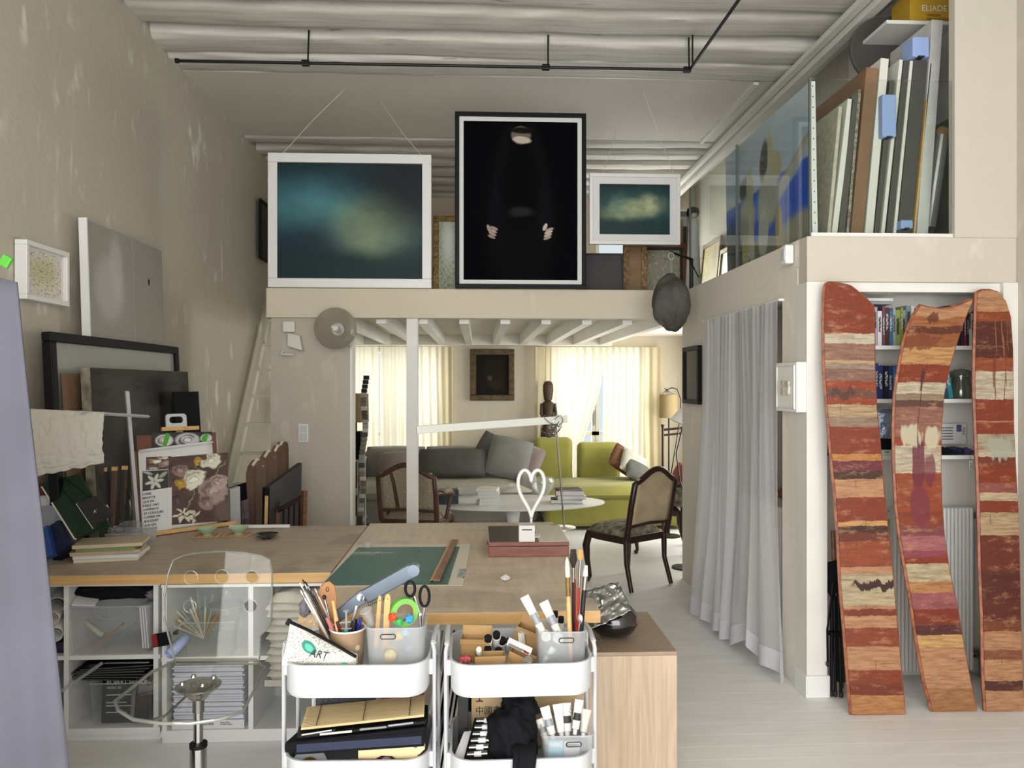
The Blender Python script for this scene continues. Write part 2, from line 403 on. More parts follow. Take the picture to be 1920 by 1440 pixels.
M_('pine', 'c9a26b', 0.55, nz=(6, 0.12), sc3=(1, 6, 6)); M_('white_plastic', 'bfc1c4', 0.35); M_('blue_foam', '93a9d8', 0.8)
glassmat('pane', 'eef2f0', 0.03); glassmat('pane_green', 'f8fbf9', 0.004, .22)
mixmat('frosted', 'e2e6ea', 0.68, 0.5, 0.35, gloss=0.06); mixmat('clear_plastic', 'e4e8e8', 0.84, 0.4, 0.12, gloss=0.35)
mixmat('bubble', 'c9c9c6', 0.45, 0.4, 0.2, gloss=0.25)
glassmat('acrylic', 'fcfdfb', 0.01, .22); mixmat('acrylic_edge', 'a9aca2', .35, .3, .1, gloss=.25)
def stamp(m, k): return m
def st(name, mb, mat, label, parent=None, **k):
    o = mb.build(name, mat, parent, **k)
    if parent is None: tag(o, label, 'room', kind='structure')
    else: o['kind'] = 'structure'
    return o
# ================================================================ the room
XL, XR, YB, YF, ZC = -2.30, 2.87, 9.80, -3.10, 4.10
LOFT, UNDER, YL, XM, YM = 2.43, 2.19, 6.17, 1.73, 3.86     # loft floor, underside, loft front, mezzanine side, mezzanine front
st('floor', MB().bx(XL-.1, XR+.1, YF-.1, YB+.1, -.06, 0), 'floor_paint', 'pale grey painted board floor of the studio')
st('wall_left', MB().bx(XL-.12, XL, YF, YB, 0, 4.5), 'plaster_wall', 'greige plaster wall with pale filler patches beside the ladder')
st('wall_right', MB().bx(XR, XR+.12, YF, YB, 0, 4.5), 'plaster_right', 'cream side wall beside the painted boards')
# front wall with the big studio window behind the camera
wf = MB(); wf.bx(XL, -2.2, YF-.12, YF, 0, 4.5).bx(2.72, XR, YF-.12, YF, 0, 4.5).bx(-2.2, 2.72, YF-.12, YF, 0, .1).bx(-2.2, 2.72, YF-.12, YF, 3.8, 4.5)
st('wall_front', wf, 'plaster_cream', 'cream wall around the big studio window')
wn = MB()
for x in (-2.2, -.58, 1.05, 2.67): wn.bx(x, x+.05, YF-.1, YF-.05, .1, 3.8)
for z in (.1, 1.9, 3.75): wn.bx(-2.2, 2.72, YF-.1, YF-.05, z, z+.05)
st('window_3', wn, 'white_gloss', 'tall white studio window facing the work tables')
# back wall, two windows below and one on the loft
def wall_with_holes(mb, x0, x1, z0, z1, y0, y1, holes):
    xs = sorted({x0, x1, *[h[0] for h in holes], *[h[1] for h in holes]}); zs = sorted({z0, z1, *[h[2] for h in holes], *[h[3] for h in holes]})
    for i in range(len(xs)-1):
        for j in range(len(zs)-1):
            cx, cz = (xs[i]+xs[i+1])/2, (zs[j]+zs[j+1])/2
            if any(h[0] < cx < h[1] and h[2] < cz < h[3] for h in holes): continue
            mb.bx(xs[i], xs[i+1], y0, y1, zs[j], zs[j+1])
    return mb
W1 = (-1.95, -0.42, .35, 2.12); W2 = (0.88, 2.22, .35, 2.12); W3 = (1.55, 2.5, 2.65, 3.6)
st('wall_back', wall_with_holes(MB(), XL, XR, 0, 4.3, YB, YB+.2, [W1, W2, W3]), 'plaster_cream', 'cream back wall of the living room behind the sofas')
for k, W in enumerate((W1, W2, W3)):
    m = MB(); x0, x1, z0, z1 = W; xm = (x0+x1)/2
    for x in (x0, xm-.045, xm, x1-.05): m.bx(x, x+.05, YB+.05, YB+.1, z0, z1)
    for z in (z0, z0+.62, z1-.05): m.bx(x0, x1, YB+.05, YB+.1, z, z+.05)
    o = st('window_%d' % (k+1 if k < 2 else 4), m, 'white_gloss', ['white casement window behind the long grey sofa', 'white casement window behind the green sofa', 'white window at the back of the loft'][k])
    g = MB().quad((x0, YB+.075, z0), (x1, YB+.075, z0), (x1, YB+.075, z1), (x0, YB+.075, z1)); st('pane', g, 'pane', '', o)
    h = MB().cyl((xm-.02, YB+.04, z0+.75), (xm-.02, YB+.04, z0+.95), .012); st('window_handle', h, 'steel', '', o)
w6 = MB()
for y in (-2.5, -1.42, -.35): w6.bx(XL+.002, XL+.04, y, y+.05, .6, 3.2)
for z in (.6, 3.15): w6.bx(XL+.002, XL+.04, -2.5, -.3, z, z+.05)
st('window_6', w6, 'white_gloss', 'added white frame around the studio fill light on the left wall')  # bars added around the studio fill light; the wall has no opening here
w5 = MB()
for y in (7.25, 8.17, 9.05): w5.bx(2.83, 2.868, y, y+.05, .6, 2.1)
for z in (.6, 2.05): w5.bx(2.83, 2.868, 7.25, 9.1, z, z+.05)
st('window_5', w5, 'white_gloss', 'added white frame around the living room fill light behind the store')  # unseen frame added to dress the living room fill on the solid wall
# ceiling: boards above, whitewashed joists below, flat plaster panel
cl = st('ceiling', MB().bx(XL, XR, YF, YB, 4.28, 4.5), 'plaster_ceiling', 'grey white ceiling with rough whitewashed beams')
def beam(y, wd, z0, x0=XL, x1=2.6, seed=0):
    def prof(u, v):
        x = x0 + (x1-x0)*u; a = v*math.pi*2
        wob = .030*mnoise.noise(Vector((x*.7, seed*3.1, 0))); wz = .022*mnoise.noise(Vector((x*.6+5, seed*1.7, 2)))
        c, s_ = math.cos(a), math.sin(a)
        e = .34
        yy = math.copysign(abs(c)**e, c)*wd/2; zz = math.copysign(abs(s_)**e, s_)*.12
        r = .012*mnoise.noise(Vector((x*3, a*1.5, seed)))
        return Vector((x, y + yy + wob + r, z0 + .12 + zz + wz + r))
    return MB().grid(prof, 46, 18)
ys = [-2.9 + .40*i for i in range(19)] + [4.72, 5.10, 5.48]
for i, y in enumerate(ys): st('beam', beam(y, .29, ZC + .01*math.sin(i*2.3), seed=i), 'beam_paint', '', cl, smooth=60)
st('beam', beam(5.78, .30, ZC - .02, seed=40), 'beam_paint', '', cl, smooth=60)
for i in range(7): st('beam', beam(7.56 + .37*i, .22, ZC - .02, seed=50+i), 'beam_paint', '', cl, smooth=60)
st('plaster_panel', MB().bx(XL, 2.6, 5.93, 7.42, ZC - .01, 4.28), 'plaster_ceiling', '', cl)
st('cornice', MB().bx(2.22, 2.26, 5.93, 7.42, ZC-.035, ZC), 'white_paint', '', cl)
XT = F(1508, 133, Z=ZC-.09).x
st('trim_1', MB().bx(XT-.03, XT+.03, YF, YB, ZC-.14, ZC-.04).bx(XT-.10, XT-.05, 2, YB, ZC-.10, ZC-.06), 'white_paint', 'pale double rail along the ceiling above the glass balustrade')
# loft floor with fascia and joists
lf = st('loft_floor', MB().bx(-1.70, XM, YL+.1, YB, UNDER+.09, LOFT).bx(XL, -1.70, 8.7, YB, UNDER+.09, LOFT), 'plaster_side', 'loft floor over the living room')
st('fascia', MB().bx(-1.72, XM, YL-.03, YL+.1, UNDER, LOFT), 'plaster_cream', '', lf, bevel=.004)
for i in range(10):
    x = -1.5 + .345*i
    st('joist', MB().bx(x-.04, x+.04, YL+.1, YB-.1, UNDER-.035, UNDER+.09), 'white_paint', '', lf)
st('end_beam', MB().bx(-1.7, XM, YB-.22, YB, UNDER-.04, UNDER+.09), 'plaster_side', '', lf)
# mezzanine on the right
mf = st('mezzanine_floor', MB().bx(XM+.1, XR, YM+.1, YB, UNDER+.09, LOFT-.002), 'plaster_side', 'mezzanine floor over the curtained store and bookcase')
st('fascia', MB().bx(XM, XR, YM, YM+.1, UNDER, LOFT), 'plaster_right', '', mf, bevel=.004)
st('lintel', MB().bx(XM+.11, XR-.08, YM+.02, YM+.14, UNDER-.05, UNDER), 'white_paint', '', mf)
mb = MB()
mb.bx(XM, XM+.1, YM+.12, 4.18, 0, UNDER+.09).bx(XM, XM+.1, 5.61, YL+.1, 0, UNDER+.09).bx(XM, XM+.1, 4.18, 5.61, 2.13, UNDER+.09)
mb.bx(XM, XM+.1, YM+.1, YB, UNDER+.09, LOFT)
st('wall_store', mb, 'plaster_side', 'patchy plaster wall around the curtained store opening')
st('trim_2', MB().bx(XM-.012, XM+.102, 5.59, 5.63, 0, 2.14), 'white_paint', 'white edge trim of the curtained opening')
st('wall_divider', MB().bx(XM+.1, XR, YL, YL+.1, 0, UNDER+.09), 'plaster_side', 'wall between the store and the living room')
pc = st('corner_post', MB().bx(XM-.001, XM+.11, YM, YM+.12, 0, UNDER), 'white_paint', 'white corner post beside the bookcase niche', bevel=.003)
st('plinth', MB().bx(XM-.012, XM+.118, YM-.014, YM+.13, 0, .115), 'white_gloss', '', pc, bevel=.004)
st('wall_pier', MB().bx(2.53, XR, YM, YM+.05, LOFT, 4.5), 'plaster_right', 'cream wall pier rising beside the glass balustrade')
st('trim_3', MB().bx(2.79, XR, YM-.01, YM+.12, 0, UNDER), 'white_paint', 'white jamb of the bookcase niche')
st('wall_niche', MB().bx(XM+.1, XR, 4.16, 4.18, 0, UNDER+.09).bx(XM+.1, XM+.115, YM+.12, 4.16, 0, UNDER), 'white_paint', 'white back of the bookcase niche behind the radiator')
st('baseboard_niche', MB().bx(XM+.115, 2.79, 4.13, 4.16, 0, .12), 'white_gloss', 'white baseboard under the radiator')
# partition stub and post
st('wall_partition', MB().bx(-1.69, -1.05, YL, YL+.14, 0, UNDER+.02), 'plaster_stub', 'plaster wall stub with light switch beside the ladder')
st('trim_4', MB().bx(-1.05, -1.03, YL-.008, YL+.148, 0, UNDER), 'white_paint', 'white edge strip of the wall stub')
p0 = F(762, 800, Y=YL); p1 = F(783, 800, Y=YL)
st('support_post', MB().bx(p0.x, p1.x, YL, YL+.1, 0, UNDER+.01), 'white_paint', 'slim white square post under the loft edge', bevel=.003)
# ================================================================ framed pictures (helper)
def framed(name, label, cat, M, wd, ht, fw, fd, fmat, art, mw=0, mmat='paper', group=None, glass=False):
    """local x width, z height from the bottom, facing -y, back at y=0"""
    t = thing(name, label, cat, group=group, M=M)
    b = MB(); x = wd/2
    b.bx(-x, x, -fd, 0, 0, fw).bx(-x, x, -fd, 0, ht-fw, ht).bx(-x, -x+fw, -fd, 0, fw, ht-fw).bx(x-fw, x, -fd, 0, fw, ht-fw)
    b.build('frame', fmat, t, bevel=min(fw, fd)*.12)
    y = -fd*.55
    MB().bx(-x+fw*.6, x-fw*.6, y+.001, -.002, fw*.6, ht-fw*.6).build('backing', 'card_brown', t)
    if mw:
        q = MB(); xi = x-fw; zi0, zi1 = fw, ht-fw
        q.bx(-xi, xi, y-.003, y, zi0, zi0+mw).bx(-xi, xi, y-.003, y, zi1-mw, zi1).bx(-xi, -xi+mw, y-.003, y, zi0+mw, zi1-mw).bx(xi-mw, xi, y-.003, y, zi0+mw, zi1-mw)
        q.build('mount', mmat, t)
    xi = x-fw-mw; z0, z1 = fw+mw, ht-fw-mw
    MB().quad((-xi, y, z0), (xi, y, z0), (xi, y, z1), (-xi, y, z1)).build('print', art, t)
    if glass:
        g = x-fw; MB().quad((-g, y-.006, fw), (g, y-.006, fw), (g, y-.006, ht-fw), (-g, y-.006, ht-fw)).build('glazing', 'pane', t)
    return t
# ---------------------------------------------------------------- the three pictures on the loft edge
paint('sky_print', '12191d', [('e', .42, .55, .55, .42, 0, '1f424d', .9), ('e', .36, .52, .38, .24, -12, '477f8a', .9), ('e', .62, .42, .22, .20, 10, 'a3ad80', .9), ('e', .55, .46, .40, .2, -8, '5d8a80', .9, .45),
    ('e', .2, .28, .3, .24, 0, '0e2433', .8, .9), ('e', .46, .10, .7, .14, 0, '0f2a2c', .7), ('e', .85, .75, .3, .4, 0, '15191b', .8, .8), ('n', 5, 9, .45, .9, '0c1418', .35)], 0.5, 1.28, .12, 3, spec=.2)
a = F(503, 543, Y=6.13); b = F(809, 543, Y=6.13); c = F(503, 291, Y=6.13)
wcl, hcl = b.x-a.x, c.z-a.z
bigp = framed('framed_painting', 'large dark teal cloud painting in a wide white frame on the loft edge', 'painting', mat_at(((a.x+b.x)/2, 6.155, LOFT+.002)), wcl, hcl, .075, .045, 'white_gloss', 'sky_print')
paint('sky_print_small', '14262b', [('e', .5, .55, .6, .3, 0, '2c5355', .8), ('e', .48, .50, .34, .17, 8, '97a07c', .8), ('e', .70, .60, .10, .16, 0, 'a3ab8a', .8), ('e', .27, .55, .10, .18, 0, '6f8a78', .9, .7),
    ('e', .4, .12, .8, .15, 0, '1d3536', .7), ('n', 6, 10, .4, .8, '10282c', .45)], 0.5, 1.5, .15, 4, spec=.2)
a2 = F(1105, 458, Y=6.13); b2 = F(1275, 458, Y=6.13); c2 = F(1105, 325, Y=6.13)
smallp = framed('framed_painting', 'small cloud painting with a wide white mount hanging on cords above the loft edge', 'painting', mat_at(((a2.x+b2.x)/2, 6.155, a2.z)), b2.x-a2.x, c2.z-a2.z, .03, .04, 'white_gloss', 'sky_print_small', .055, 'paper')
def cord(t, pts):
    b_ = MB().tube(pts, .0022, 5); Mi = t.matrix_world.inverted(); b_.v = [Mi @ p for p in b_.v]; b_.build('hanging_cord', 'paper_cream', t)
zc = ZC - .01
cord(bigp, [F(527, 291, Y=6.14), F(590, 222, Y=6.3), F(648, 166, Z=zc)]); cord(bigp, [F(790, 291, Y=6.14), F(755, 250, Y=6.25), F(714, 190, Z=zc)])
cord(smallp, [F(1130, 326, Y=6.14), F(1150, 265, Y=6.4), F(1160, 215, Z=zc)]); cord(smallp, [F(1264, 326, Y=6.14), F(1240, 265, Y=6.35), F(1206, 172, Z=zc)])
paint('figure_print', '08090c', [('e', .5, .40, .30, .50, 0, '0f0f12', .3), ('e', .34, .62, .07, .28, -8, '15151a', .8), ('e', .66, .62, .07, .28, 8, '17171c', .8), ('e', .5, .62, .2, .3, 0, '0b0b0d', .5),
    ('e', .50, .915, .085, .055, 0, '6d625a', .15), ('e', .51, .945, .10, .02, 0, '1a1614', .3), ('e', .51, .885, .08, .022, -4, 'b9ada0', .2), ('e', .50, .43, .10, .03, 0, '2a2a2e', .5, .8),
    *[('e', .245 + .008*k, .275 + .017*k, .034, .0085, -24, ['8d7c70', 'a08d80', 'a8968a', '94837a'][k], .2) for k in range(4)], ('e', .225, .325, .016, .026, 20, '9a897c', .2),
    *[('e', .735 + .006*k, .268 + .017*k, .036, .0085, 20, ['9a8a7e', 'b3a298', 'bdaea2', 'a5968a'][k], .2) for k in range(4)], ('e', .715, .335, .016, .024, -20, 'c2b2a6', .2)], 0.8, .74, .02, 9, spec=.02)
a = F(853, 543, Y=6.1); b = F(1099, 543, Y=6.1); c = F(853, 212, Y=6.1)
framed('framed_photograph', 'tall black framed photograph of a dark clothed figure with folded hands', 'photograph', mat_at(((a.x+b.x)/2, 6.14, LOFT+.002)), b.x-a.x, c.z-a.z, .035, .05, 'black', 'figure_print', .035, 'paper')
# ---------------------------------------------------------------- behind them on the loft
paint('leaf_print', 'c8cdb6', [('n', 18, 18, .45, .6, '6d8a4a', .8), ('n', 30, 30, .55, .65, '2f4628', .8), ('e', .5, .7, .3, .3, 0, 'e6ebe2', .8)], .4)
def lean(u0, u1, v0, v1, Y, fw, fmat, art, name, label, cat='picture', mw=0, mmat='paper', tilt=.08):
    a_, b_, c_ = F(u0, v1, Y=Y), F(u1, v1, Y=Y), F(u0, v0, Y=Y)
    h = c_.z - LOFT
    return framed(name, label, cat, mat_at(((a_.x+b_.x)/2, Y, LOFT+.003), rx=-tilt), b_.x-a_.x, max(h, .1), fw, .035, fmat, art, mw, mmat)
lean(812, 868, 405, 540, 6.75, .05, 'gold_leaf', 'leaf_print', 'framed_print', 'gilt framed green leaf print standing between the two big loft pictures', tilt=.05)
lean(1080, 1168, 476, 543, 6.45, .012, 'charcoal', M_('slate_board', '3a3638', .6, nz=(5, .1)), 'dark_board', 'plain dark grey board on the loft below the small cloud painting', 'board', tilt=.05)
M_('ornate_wood', '8a7048', .5, .2, nz=(30, .5), bump=(60, .8))
lean(1168, 1212, 452, 543, 6.7, .05, 'ornate_wood', M_('tan_panel', '8a7050', .6, nz=(6, .15)), 'carved_picture', 'narrow carved gilt frame beside the dark grey board on the loft', 'frame', tilt=.03)
paint('rose_print', 'c4c0a8', [('n', 12, 12, .5, .6, '8d8a6c', .7), ('e', .5, .4, .3, .3, 0, 'b0a9a0', .4), ('v', 9, .2, .35, '6a6a58', .5)], .4)
lean(1198, 1288, 456, 545, 6.95, .045, 'mid_wood', 'rose_print', 'framed_print', 'brown wooden framed floral print behind the hanging stone', mw=.025, mmat='charcoal', tilt=.03)
framed('framed_picture', 'small black frame on the patchy plaster wall behind the big cloud painting', 'picture', mat_at((XL+.03, 8.0, 2.95), rz=R90), .35, .62, .03, .03, 'black', 'slate_board')
M_('ochre_panel', 'a8925c', .6, nz=(5, .2)); M_('green_canvas', '5c6040', .7, nz=(9, .3)); M_('rust_book', '6a3a2a', .6)
for k, (yy, wd, ht, fm, ar, lb) in enumerate([(8.9, .7, .95, 'mid_wood', 'ochre_panel', 'brown framed ochre panel leaning at the back of the mezzanine'), (8.15, .6, .75, 'gold_leaf', 'leaf_print', 'gilt framed leafy canvas leaning against the mezzanine wall'),
        (7.5, .5, .62, 'dark_wood', 'rose_print', 'dark framed rose print leaning against the mezzanine wall'), (6.95, .55, .45, 'charcoal', 'leaf_print', 'low charcoal framed leaf print leaning against the mezzanine wall')]):
    framed('leaning_picture', lb, 'picture', mat_at((XR-.12-.02*k, yy, LOFT+.003), rz=-R90, rx=-.10), wd, ht, .05, .035, fm, ar)
# low white shelf unit on the mezzanine with books
sh = thing('loft_bookshelf', 'white open bookshelf on the mezzanine behind the side glass', 'bookshelf', (2.05, 8.4, LOFT))
m = MB(); m.bx(1.85, 2.35, 8.25, 8.28, LOFT, 3.55)
m.build('back_panel', 'white_paint', sh)
for x in (1.85, 2.33): MB().bx(x, x+.02, 8.0, 8.25, LOFT, 3.55).build('side_panel', 'white_paint', sh)
for z in (LOFT+.03, LOFT+.36, LOFT+.70, 3.52): MB().bx(1.87, 2.33, 8.0, 8.25, z, z+.02).build('shelf', 'white_paint', sh)
SP = ['7a7a80', 'b8b2a4', '4a4f5c', '8a6a50', '6a7080', 'c8c4bc', '3c3c40', '9a8a60', '5c3c3a', 'd4d0c6']
def cn(h):
    r, g, b_ = [int(h[i:i+2], 16) for i in (0, 2, 4)]; mx, mn = max(r, g, b_), min(r, g, b_)
    l = (mx+mn)/510; 
    if mx-mn < 26: return 'white' if l > .75 else 'pale grey' if l > .55 else 'grey' if l > .3 else 'black'
    hue = ((60*((g-b_)/(mx-mn))) % 360) if mx == r else (60*((b_-r)/(mx-mn))+120) if mx == g else (60*((r-g)/(mx-mn))+240)
    nm = 'red' if hue < 14 or hue > 345 else 'brown' if hue < 40 and l < .45 else 'orange' if hue < 34 else 'cream' if hue < 62 and l > .6 else 'ochre' if hue < 62 else 'green' if hue < 160 else 'teal' if hue < 195 else 'blue' if hue < 250 else 'purple' if hue < 300 else 'pink'
    return ('dark ' if l < .28 else 'pale ' if l > .68 and nm not in ('cream',) else '') + nm
BK = {}
def bookmat(h):
    k = 'cover_' + h
    if k not in MT: M_(k, h, .45, nz=(14, .06))
    return MT[k]
def book(x0, x1, y0, dep, z0, ht, h, where, group, tilt=0.0, stripes=True):
    """upright book, spine towards -y, between x0 and x1"""
    t = thing('book', '%s %s book %s' % (cn(h), 'thick' if x1-x0 > .027 else 'thin' if x1-x0 < .014 else 'paperback', where), 'book', group=group, M=mat_at(((x0+x1)/2, y0, z0)) @ Matrix.Rotation(tilt, 4, 'Y'))
    wd = x1-x0-.0012
    MB().bx(-wd/2, wd/2, 0, .002, 0, ht).bx(-wd/2, -wd/2+.0015, .002, dep, 0, ht).bx(wd/2-.0015, wd/2, .002, dep, 0, ht).build('cover', bookmat(h), t)
    MB().bx(-wd/2+.0015, wd/2-.0015, .002, dep-.004, .003, ht-.003).build('pages', 'paper_cream', t)
    if stripes and wd > .008:
        r = random.random(); lt = 'paper' if sum(int(h[i:i+2], 16) for i in (0, 2, 4)) < 380 else 'charcoal'
        MB().bx(-wd*.28, wd*.28, -.0006, 0, ht*(.25+.2*r), ht*(.72+.15*r)).build('spine_title', MT['spine_'+lt], t)
    return t
paint('spine_paper', 'dddddd', [], .5); paint('spine_charcoal', '333333', [], .5)
for _n, _c in (('spine_paper', 'cfcfcb'), ('spine_charcoal', '3a3a3a')):
    mm = MT[_n]; N = mm.node_tree.nodes; L = mm.node_tree.links
    tc = N.new('ShaderNodeTexCoord'); mp = N.new('ShaderNodeMapping'); mp.inputs['Scale'].default_value = (60, 60, 160); L.new(tc.outputs['Object'], mp.inputs[0])
    nn = N.new('ShaderNodeTexNoise'); nn.inputs['Scale'].default_value = 1; L.new(mp.outputs[0], nn.inputs['Vector'])
    N['Principled BSDF'].inputs['Base Color'].default_value = hx(_c)
    for l in list(N['Principled BSDF'].inputs['Base Color'].links): L.remove(l)
    mr = N.new('ShaderNodeMapRange'); mr.inputs[1].default_value = .48; mr.inputs[2].default_value = .52; L.new(nn.outputs['Fac'], mr.inputs[0]); L.new(mr.outputs[0], N['Principled BSDF'].inputs['Alpha'])
for zi, z in enumerate((LOFT+.05, LOFT+.38, LOFT+.72)):
    x = 1.88
    while x < 2.29:
        wd = random.uniform(.018, .045); book(x, x+wd, 8.02, .18, z, random.uniform(.2, .29), random.choice(SP), 'on the %s shelf of the loft bookshelf' % ['bottom', 'middle', 'top'][zi], 'books in the loft bookshelf', stripes=False); x += wd+.001
# doll with black hair on the mezzanine edge
c0 = F(1300, 470, Y=6.6); dl = thing('doll', 'pale dressed doll with black hair standing behind the side glass', 'doll', (c0.x, 6.6, LOFT))
zt = F(1300, 395, Y=6.6).z
MB().lathe([(.001, LOFT), (.075, LOFT), (.07, LOFT+.1), (.045, zt-.18), (.05, zt-.12), (.02, zt-.07), (.0, zt-.06)], 16, Matrix.Translation((c0.x, 6.6, 0))).build('dress', 'paper', dl, smooth=True)
MB().lathe([(0, zt-.075), (.03, zt-.06), (.04, zt-.03), (.03, zt), (0, zt+.01)], 14, Matrix.Translation((c0.x, 6.6, 0))).build('head', M_('porcelain', 'c8b8a8', .4), dl, smooth=True)
MB().lathe([(.046, zt-.05), (.058, zt-.02), (.05, zt+.02), (.02, zt+.035), (0, zt+.035)], 14, Matrix.Translation((c0.x, 6.615, 0))).build('hair', 'black_soft', dl, smooth=True)
# ---------------------------------------------------------------- hanging stone with its bracket
br = thing('stone_bracket', 'black steel bracket arm holding the hanging stone at the loft corner', 'bracket', (XM-.06, 6.1, LOFT))
pA = F(1297, 486, Y=6.05); pB = F(1258, 473, Y=5.62); pC = F(1297, 565, Y=6.05)
MB().tube([pC, pA], .013, 8).build('upright', 'black_metal', br); MB().tube([pA, pB], .011, 8).build('arm', 'black_metal', br)
MB().tube([F(1310, 520, Y=6.05), pA.lerp(pB, .15)], .006, 6).build('brace', 'black_metal', br)
hk = [pB + Vector((.022*math.cos(t_), 0, -.03+.026*math.sin(t_))) for t_ in [i*.5 for i in range(13)]]
MB().tube(hk, .005, 6).build('hook', 'steel', br)
def rock(name, label, cen, rx, ry, rz, mat, seed):
    bm = bmesh.new(); bmesh.ops.create_icosphere(bm, subdivisions=5, radius=1)
    for v in bm.verts:
        p = v.co.copy(); n = mnoise.fractal(p*1.3+Vector((seed, 0, 0)), 1, 2, 5)*.14 + mnoise.noise(p*.9+Vector((seed, 3, 0)))*.14
        f = 1 - .25*max(0, p.z)**2
        q = p*(1+n); v.co = Vector((q.x*rx*f, q.y*ry*f, q.z*rz))
    me = bpy.data.meshes.new(name); bm.to_mesh(me); bm.free(); me.materials.append(MT[mat])
    me.polygons.foreach_set('use_smooth', [True]*len(me.polygons))
    o = bpy.data.objects.new(name, me); COL.objects.link(o); o.location = cen; return o
M_('lava_stone', '4b4843', .85, nz=(5, .35), bump=(30, 1.0))
cs = F(1258, 566, Y=5.62)
sr = rock('hanging_stone', '', cs, .138, .12, .215, 'lava_stone', 4)
tag(sr, 'rough dark grey stone hanging from a black bracket at the loft corner', 'stone')
s_ = MB(); s_.tube([Vector((0, 0, .17)), Vector((.005, 0, .27)), pB-cs+Vector((0, 0, -.05))], .012, 8, flat=.4)
s_.v = [p + Vector(cs) for p in s_.v]; s_.build('strap', M_('strap_grey', '77736c', .8), sr)
# ---------------------------------------------------------------- glass balustrade
gb = thing('glass_balustrade', 'clear frameless glass balustrade along the mezzanine edge', 'balustrade', (XM+.02, 5, LOFT))
zt = 3.27
for y0, y1 in ((YM+.03, 4.98), (5.0, 6.1)):
    MB().bx(XM+.012, XM+.024, y0, y1, LOFT, zt).build('glass_panel', 'pane_green', gb)
    MB().bx(XM+.010, XM+.026, y1-.004, y1+.004, LOFT, zt).build('panel_edge', M_('glass_edge', '5d645f', .3) if 'glass_edge' not in MT else 'glass_edge', gb)
gf = thing('glass_balustrade', 'clear glass panel in front of the stacked canvases', 'balustrade', (2.1, YM+.03, LOFT))
MB().bx(XM+.03, 2.53, YM+.022, YM+.034, LOFT, zt).build('glass_panel', 'pane_green', gf)
MB().bx(XM+.03, 2.53, YM+.016, YM+.040, LOFT, LOFT+.022).build('base_channel', 'white_paint', gf)
MB().bx(XM+.022, XM+.032, YM+.020, YM+.036, LOFT, zt).build('panel_edge', 'glass_edge', gf)
# ---------------------------------------------------------------- big canvas of statues by the sea
paint('statue_paint', 'b4c6dc', [('n', 2, 5, .48, .7, 'dde4ea', .6), ('b', -.1, .54, '2a5cd8', .012), ('e', .90, .60, .42, .035, 24, 'b09a68', .25), ('e', .80, .50, .30, .05, 24, 'b8bcc0', .4, .8),
    ('b', -.1, .16, '77766a', .02), ('e', .05, .2, .3, .2, 0, '4a4e58', .4), ('e', .9, .12, .2, .1, 0, 'a5a08a', .4),
    ('e', .27, .62, .07, .10, 0, '453c42', .25), ('e', .34, .60, .05, .14, 4, 'c0b68e', .2), ('e', .30, .36, .10, .20, 6, 'a8a698', .2), ('e', .27, .14, .05, .16, -4, 'b3a878', .2), ('e', .35, .18, .04, .2, 6, 'c2bfb2', .2),
    ('e', .52, .72, .05, .15, -12, '4a4046', .25), ('e', .60, .70, .035, .22, 3, 'c4ba92', .2), ('e', .66, .62, .05, .10, 0, 'bdb38a', .2), ('e', .56, .42, .12, .20, -10, 'b5b3a6', .2), ('e', .50, .20, .06, .18, -6, 'c6c4b8', .2), ('e', .68, .16, .04, .20, 4, 'b89a5c', .2)], .45, 1.5, .05, 6)
Mx = Matrix.Translation((XM+.075, YM+.10, LOFT+.003)) @ Matrix.Rotation(R90, 4, 'Z')
cv = thing('stretched_canvas', 'large canvas of pale statues before a blue sea behind the side glass', 'canvas', M=Mx @ Matrix.Rotation(math.radians(-1), 4, 'X'))
Lc, Hc = 1.38, .855
MB().bx(0, Lc, -.03, 0, 0, Hc).build('stretcher', 'white_gloss', cv, bevel=.002)
MB().quad((Lc-.002, .0012, .001), (.001, .0012, .001), (.001, .0012, Hc-.001), (Lc-.002, .0012, Hc-.001)).build('painted_face', 'statue_paint', cv)
for i in range(15):
    MB().cyl((-.001, -.015, .03+i*.057), (.001, -.015, .03+i*.057), .0035, n=8).build('tack', 'black_metal', cv)
# ---------------------------------------------------------------- canvases stacked on edge in the mezzanine bay
def slab(name, label, cat, ub, ut, vt, tpx, L, mats, Y=4.12, vb=431):
    """board standing on edge, its narrow end facing the room; ub/ut bottom and top pixel of its left edge"""
    b0 = F(ub, vb, Y=Y); t0 = F(ut, vt, Y=Y); b0.z = LOFT+.001; t0v = t0-b0; ang = math.atan2(t0v.x, t0v.z); h = t0v.length
    th = tpx*Y/FPX
    t = thing(name, label, cat, M=Matrix.Translation(b0 + Vector((0, 0, .001+th*math.sin(max(ang, 0))))) @ Matrix.Rotation(ang, 4, 'Y'))
    MB().bx(0, th, 0, L, 0, h).build('panel', mats[0], t, bevel=.003)
    if len(mats) > 1: MB().bx(-.002, th*.45, -.002, L, h-.03, h+.002).bx(-.002, th*.45, -.002, .02, 0, h-.03).build('edge_strip', mats[1], t)
    return t, h, th
M_('slab_grey', '4c4a47', .6, nz=(6, .08)); M_('slab_white', 'd7d4cc', .5); M_('slab_brown', '7f6148', .75, nz=(9, .1)); M_('slab_pale', 'c6c5c1', .5, nz=(12, .06)); M_('slab_linen', 'b9b1a0', .8, nz=(30, .15)); M_('silver_leaf', '8f8878', .4, .5, nz=(40, .5), bump=(80, .8))
slab('stacked_canvas', 'thin linen canvas edge first in the mezzanine stack beside the perforated canvas edge', 'canvas', 1549, 1573, 200, 7, .55, ('slab_linen',))
slab('stacked_canvas', 'short canvas with a bright white edge leaning in the mezzanine stack', 'canvas', 1557, 1590, 186, 11, .6, ('slab_white',))
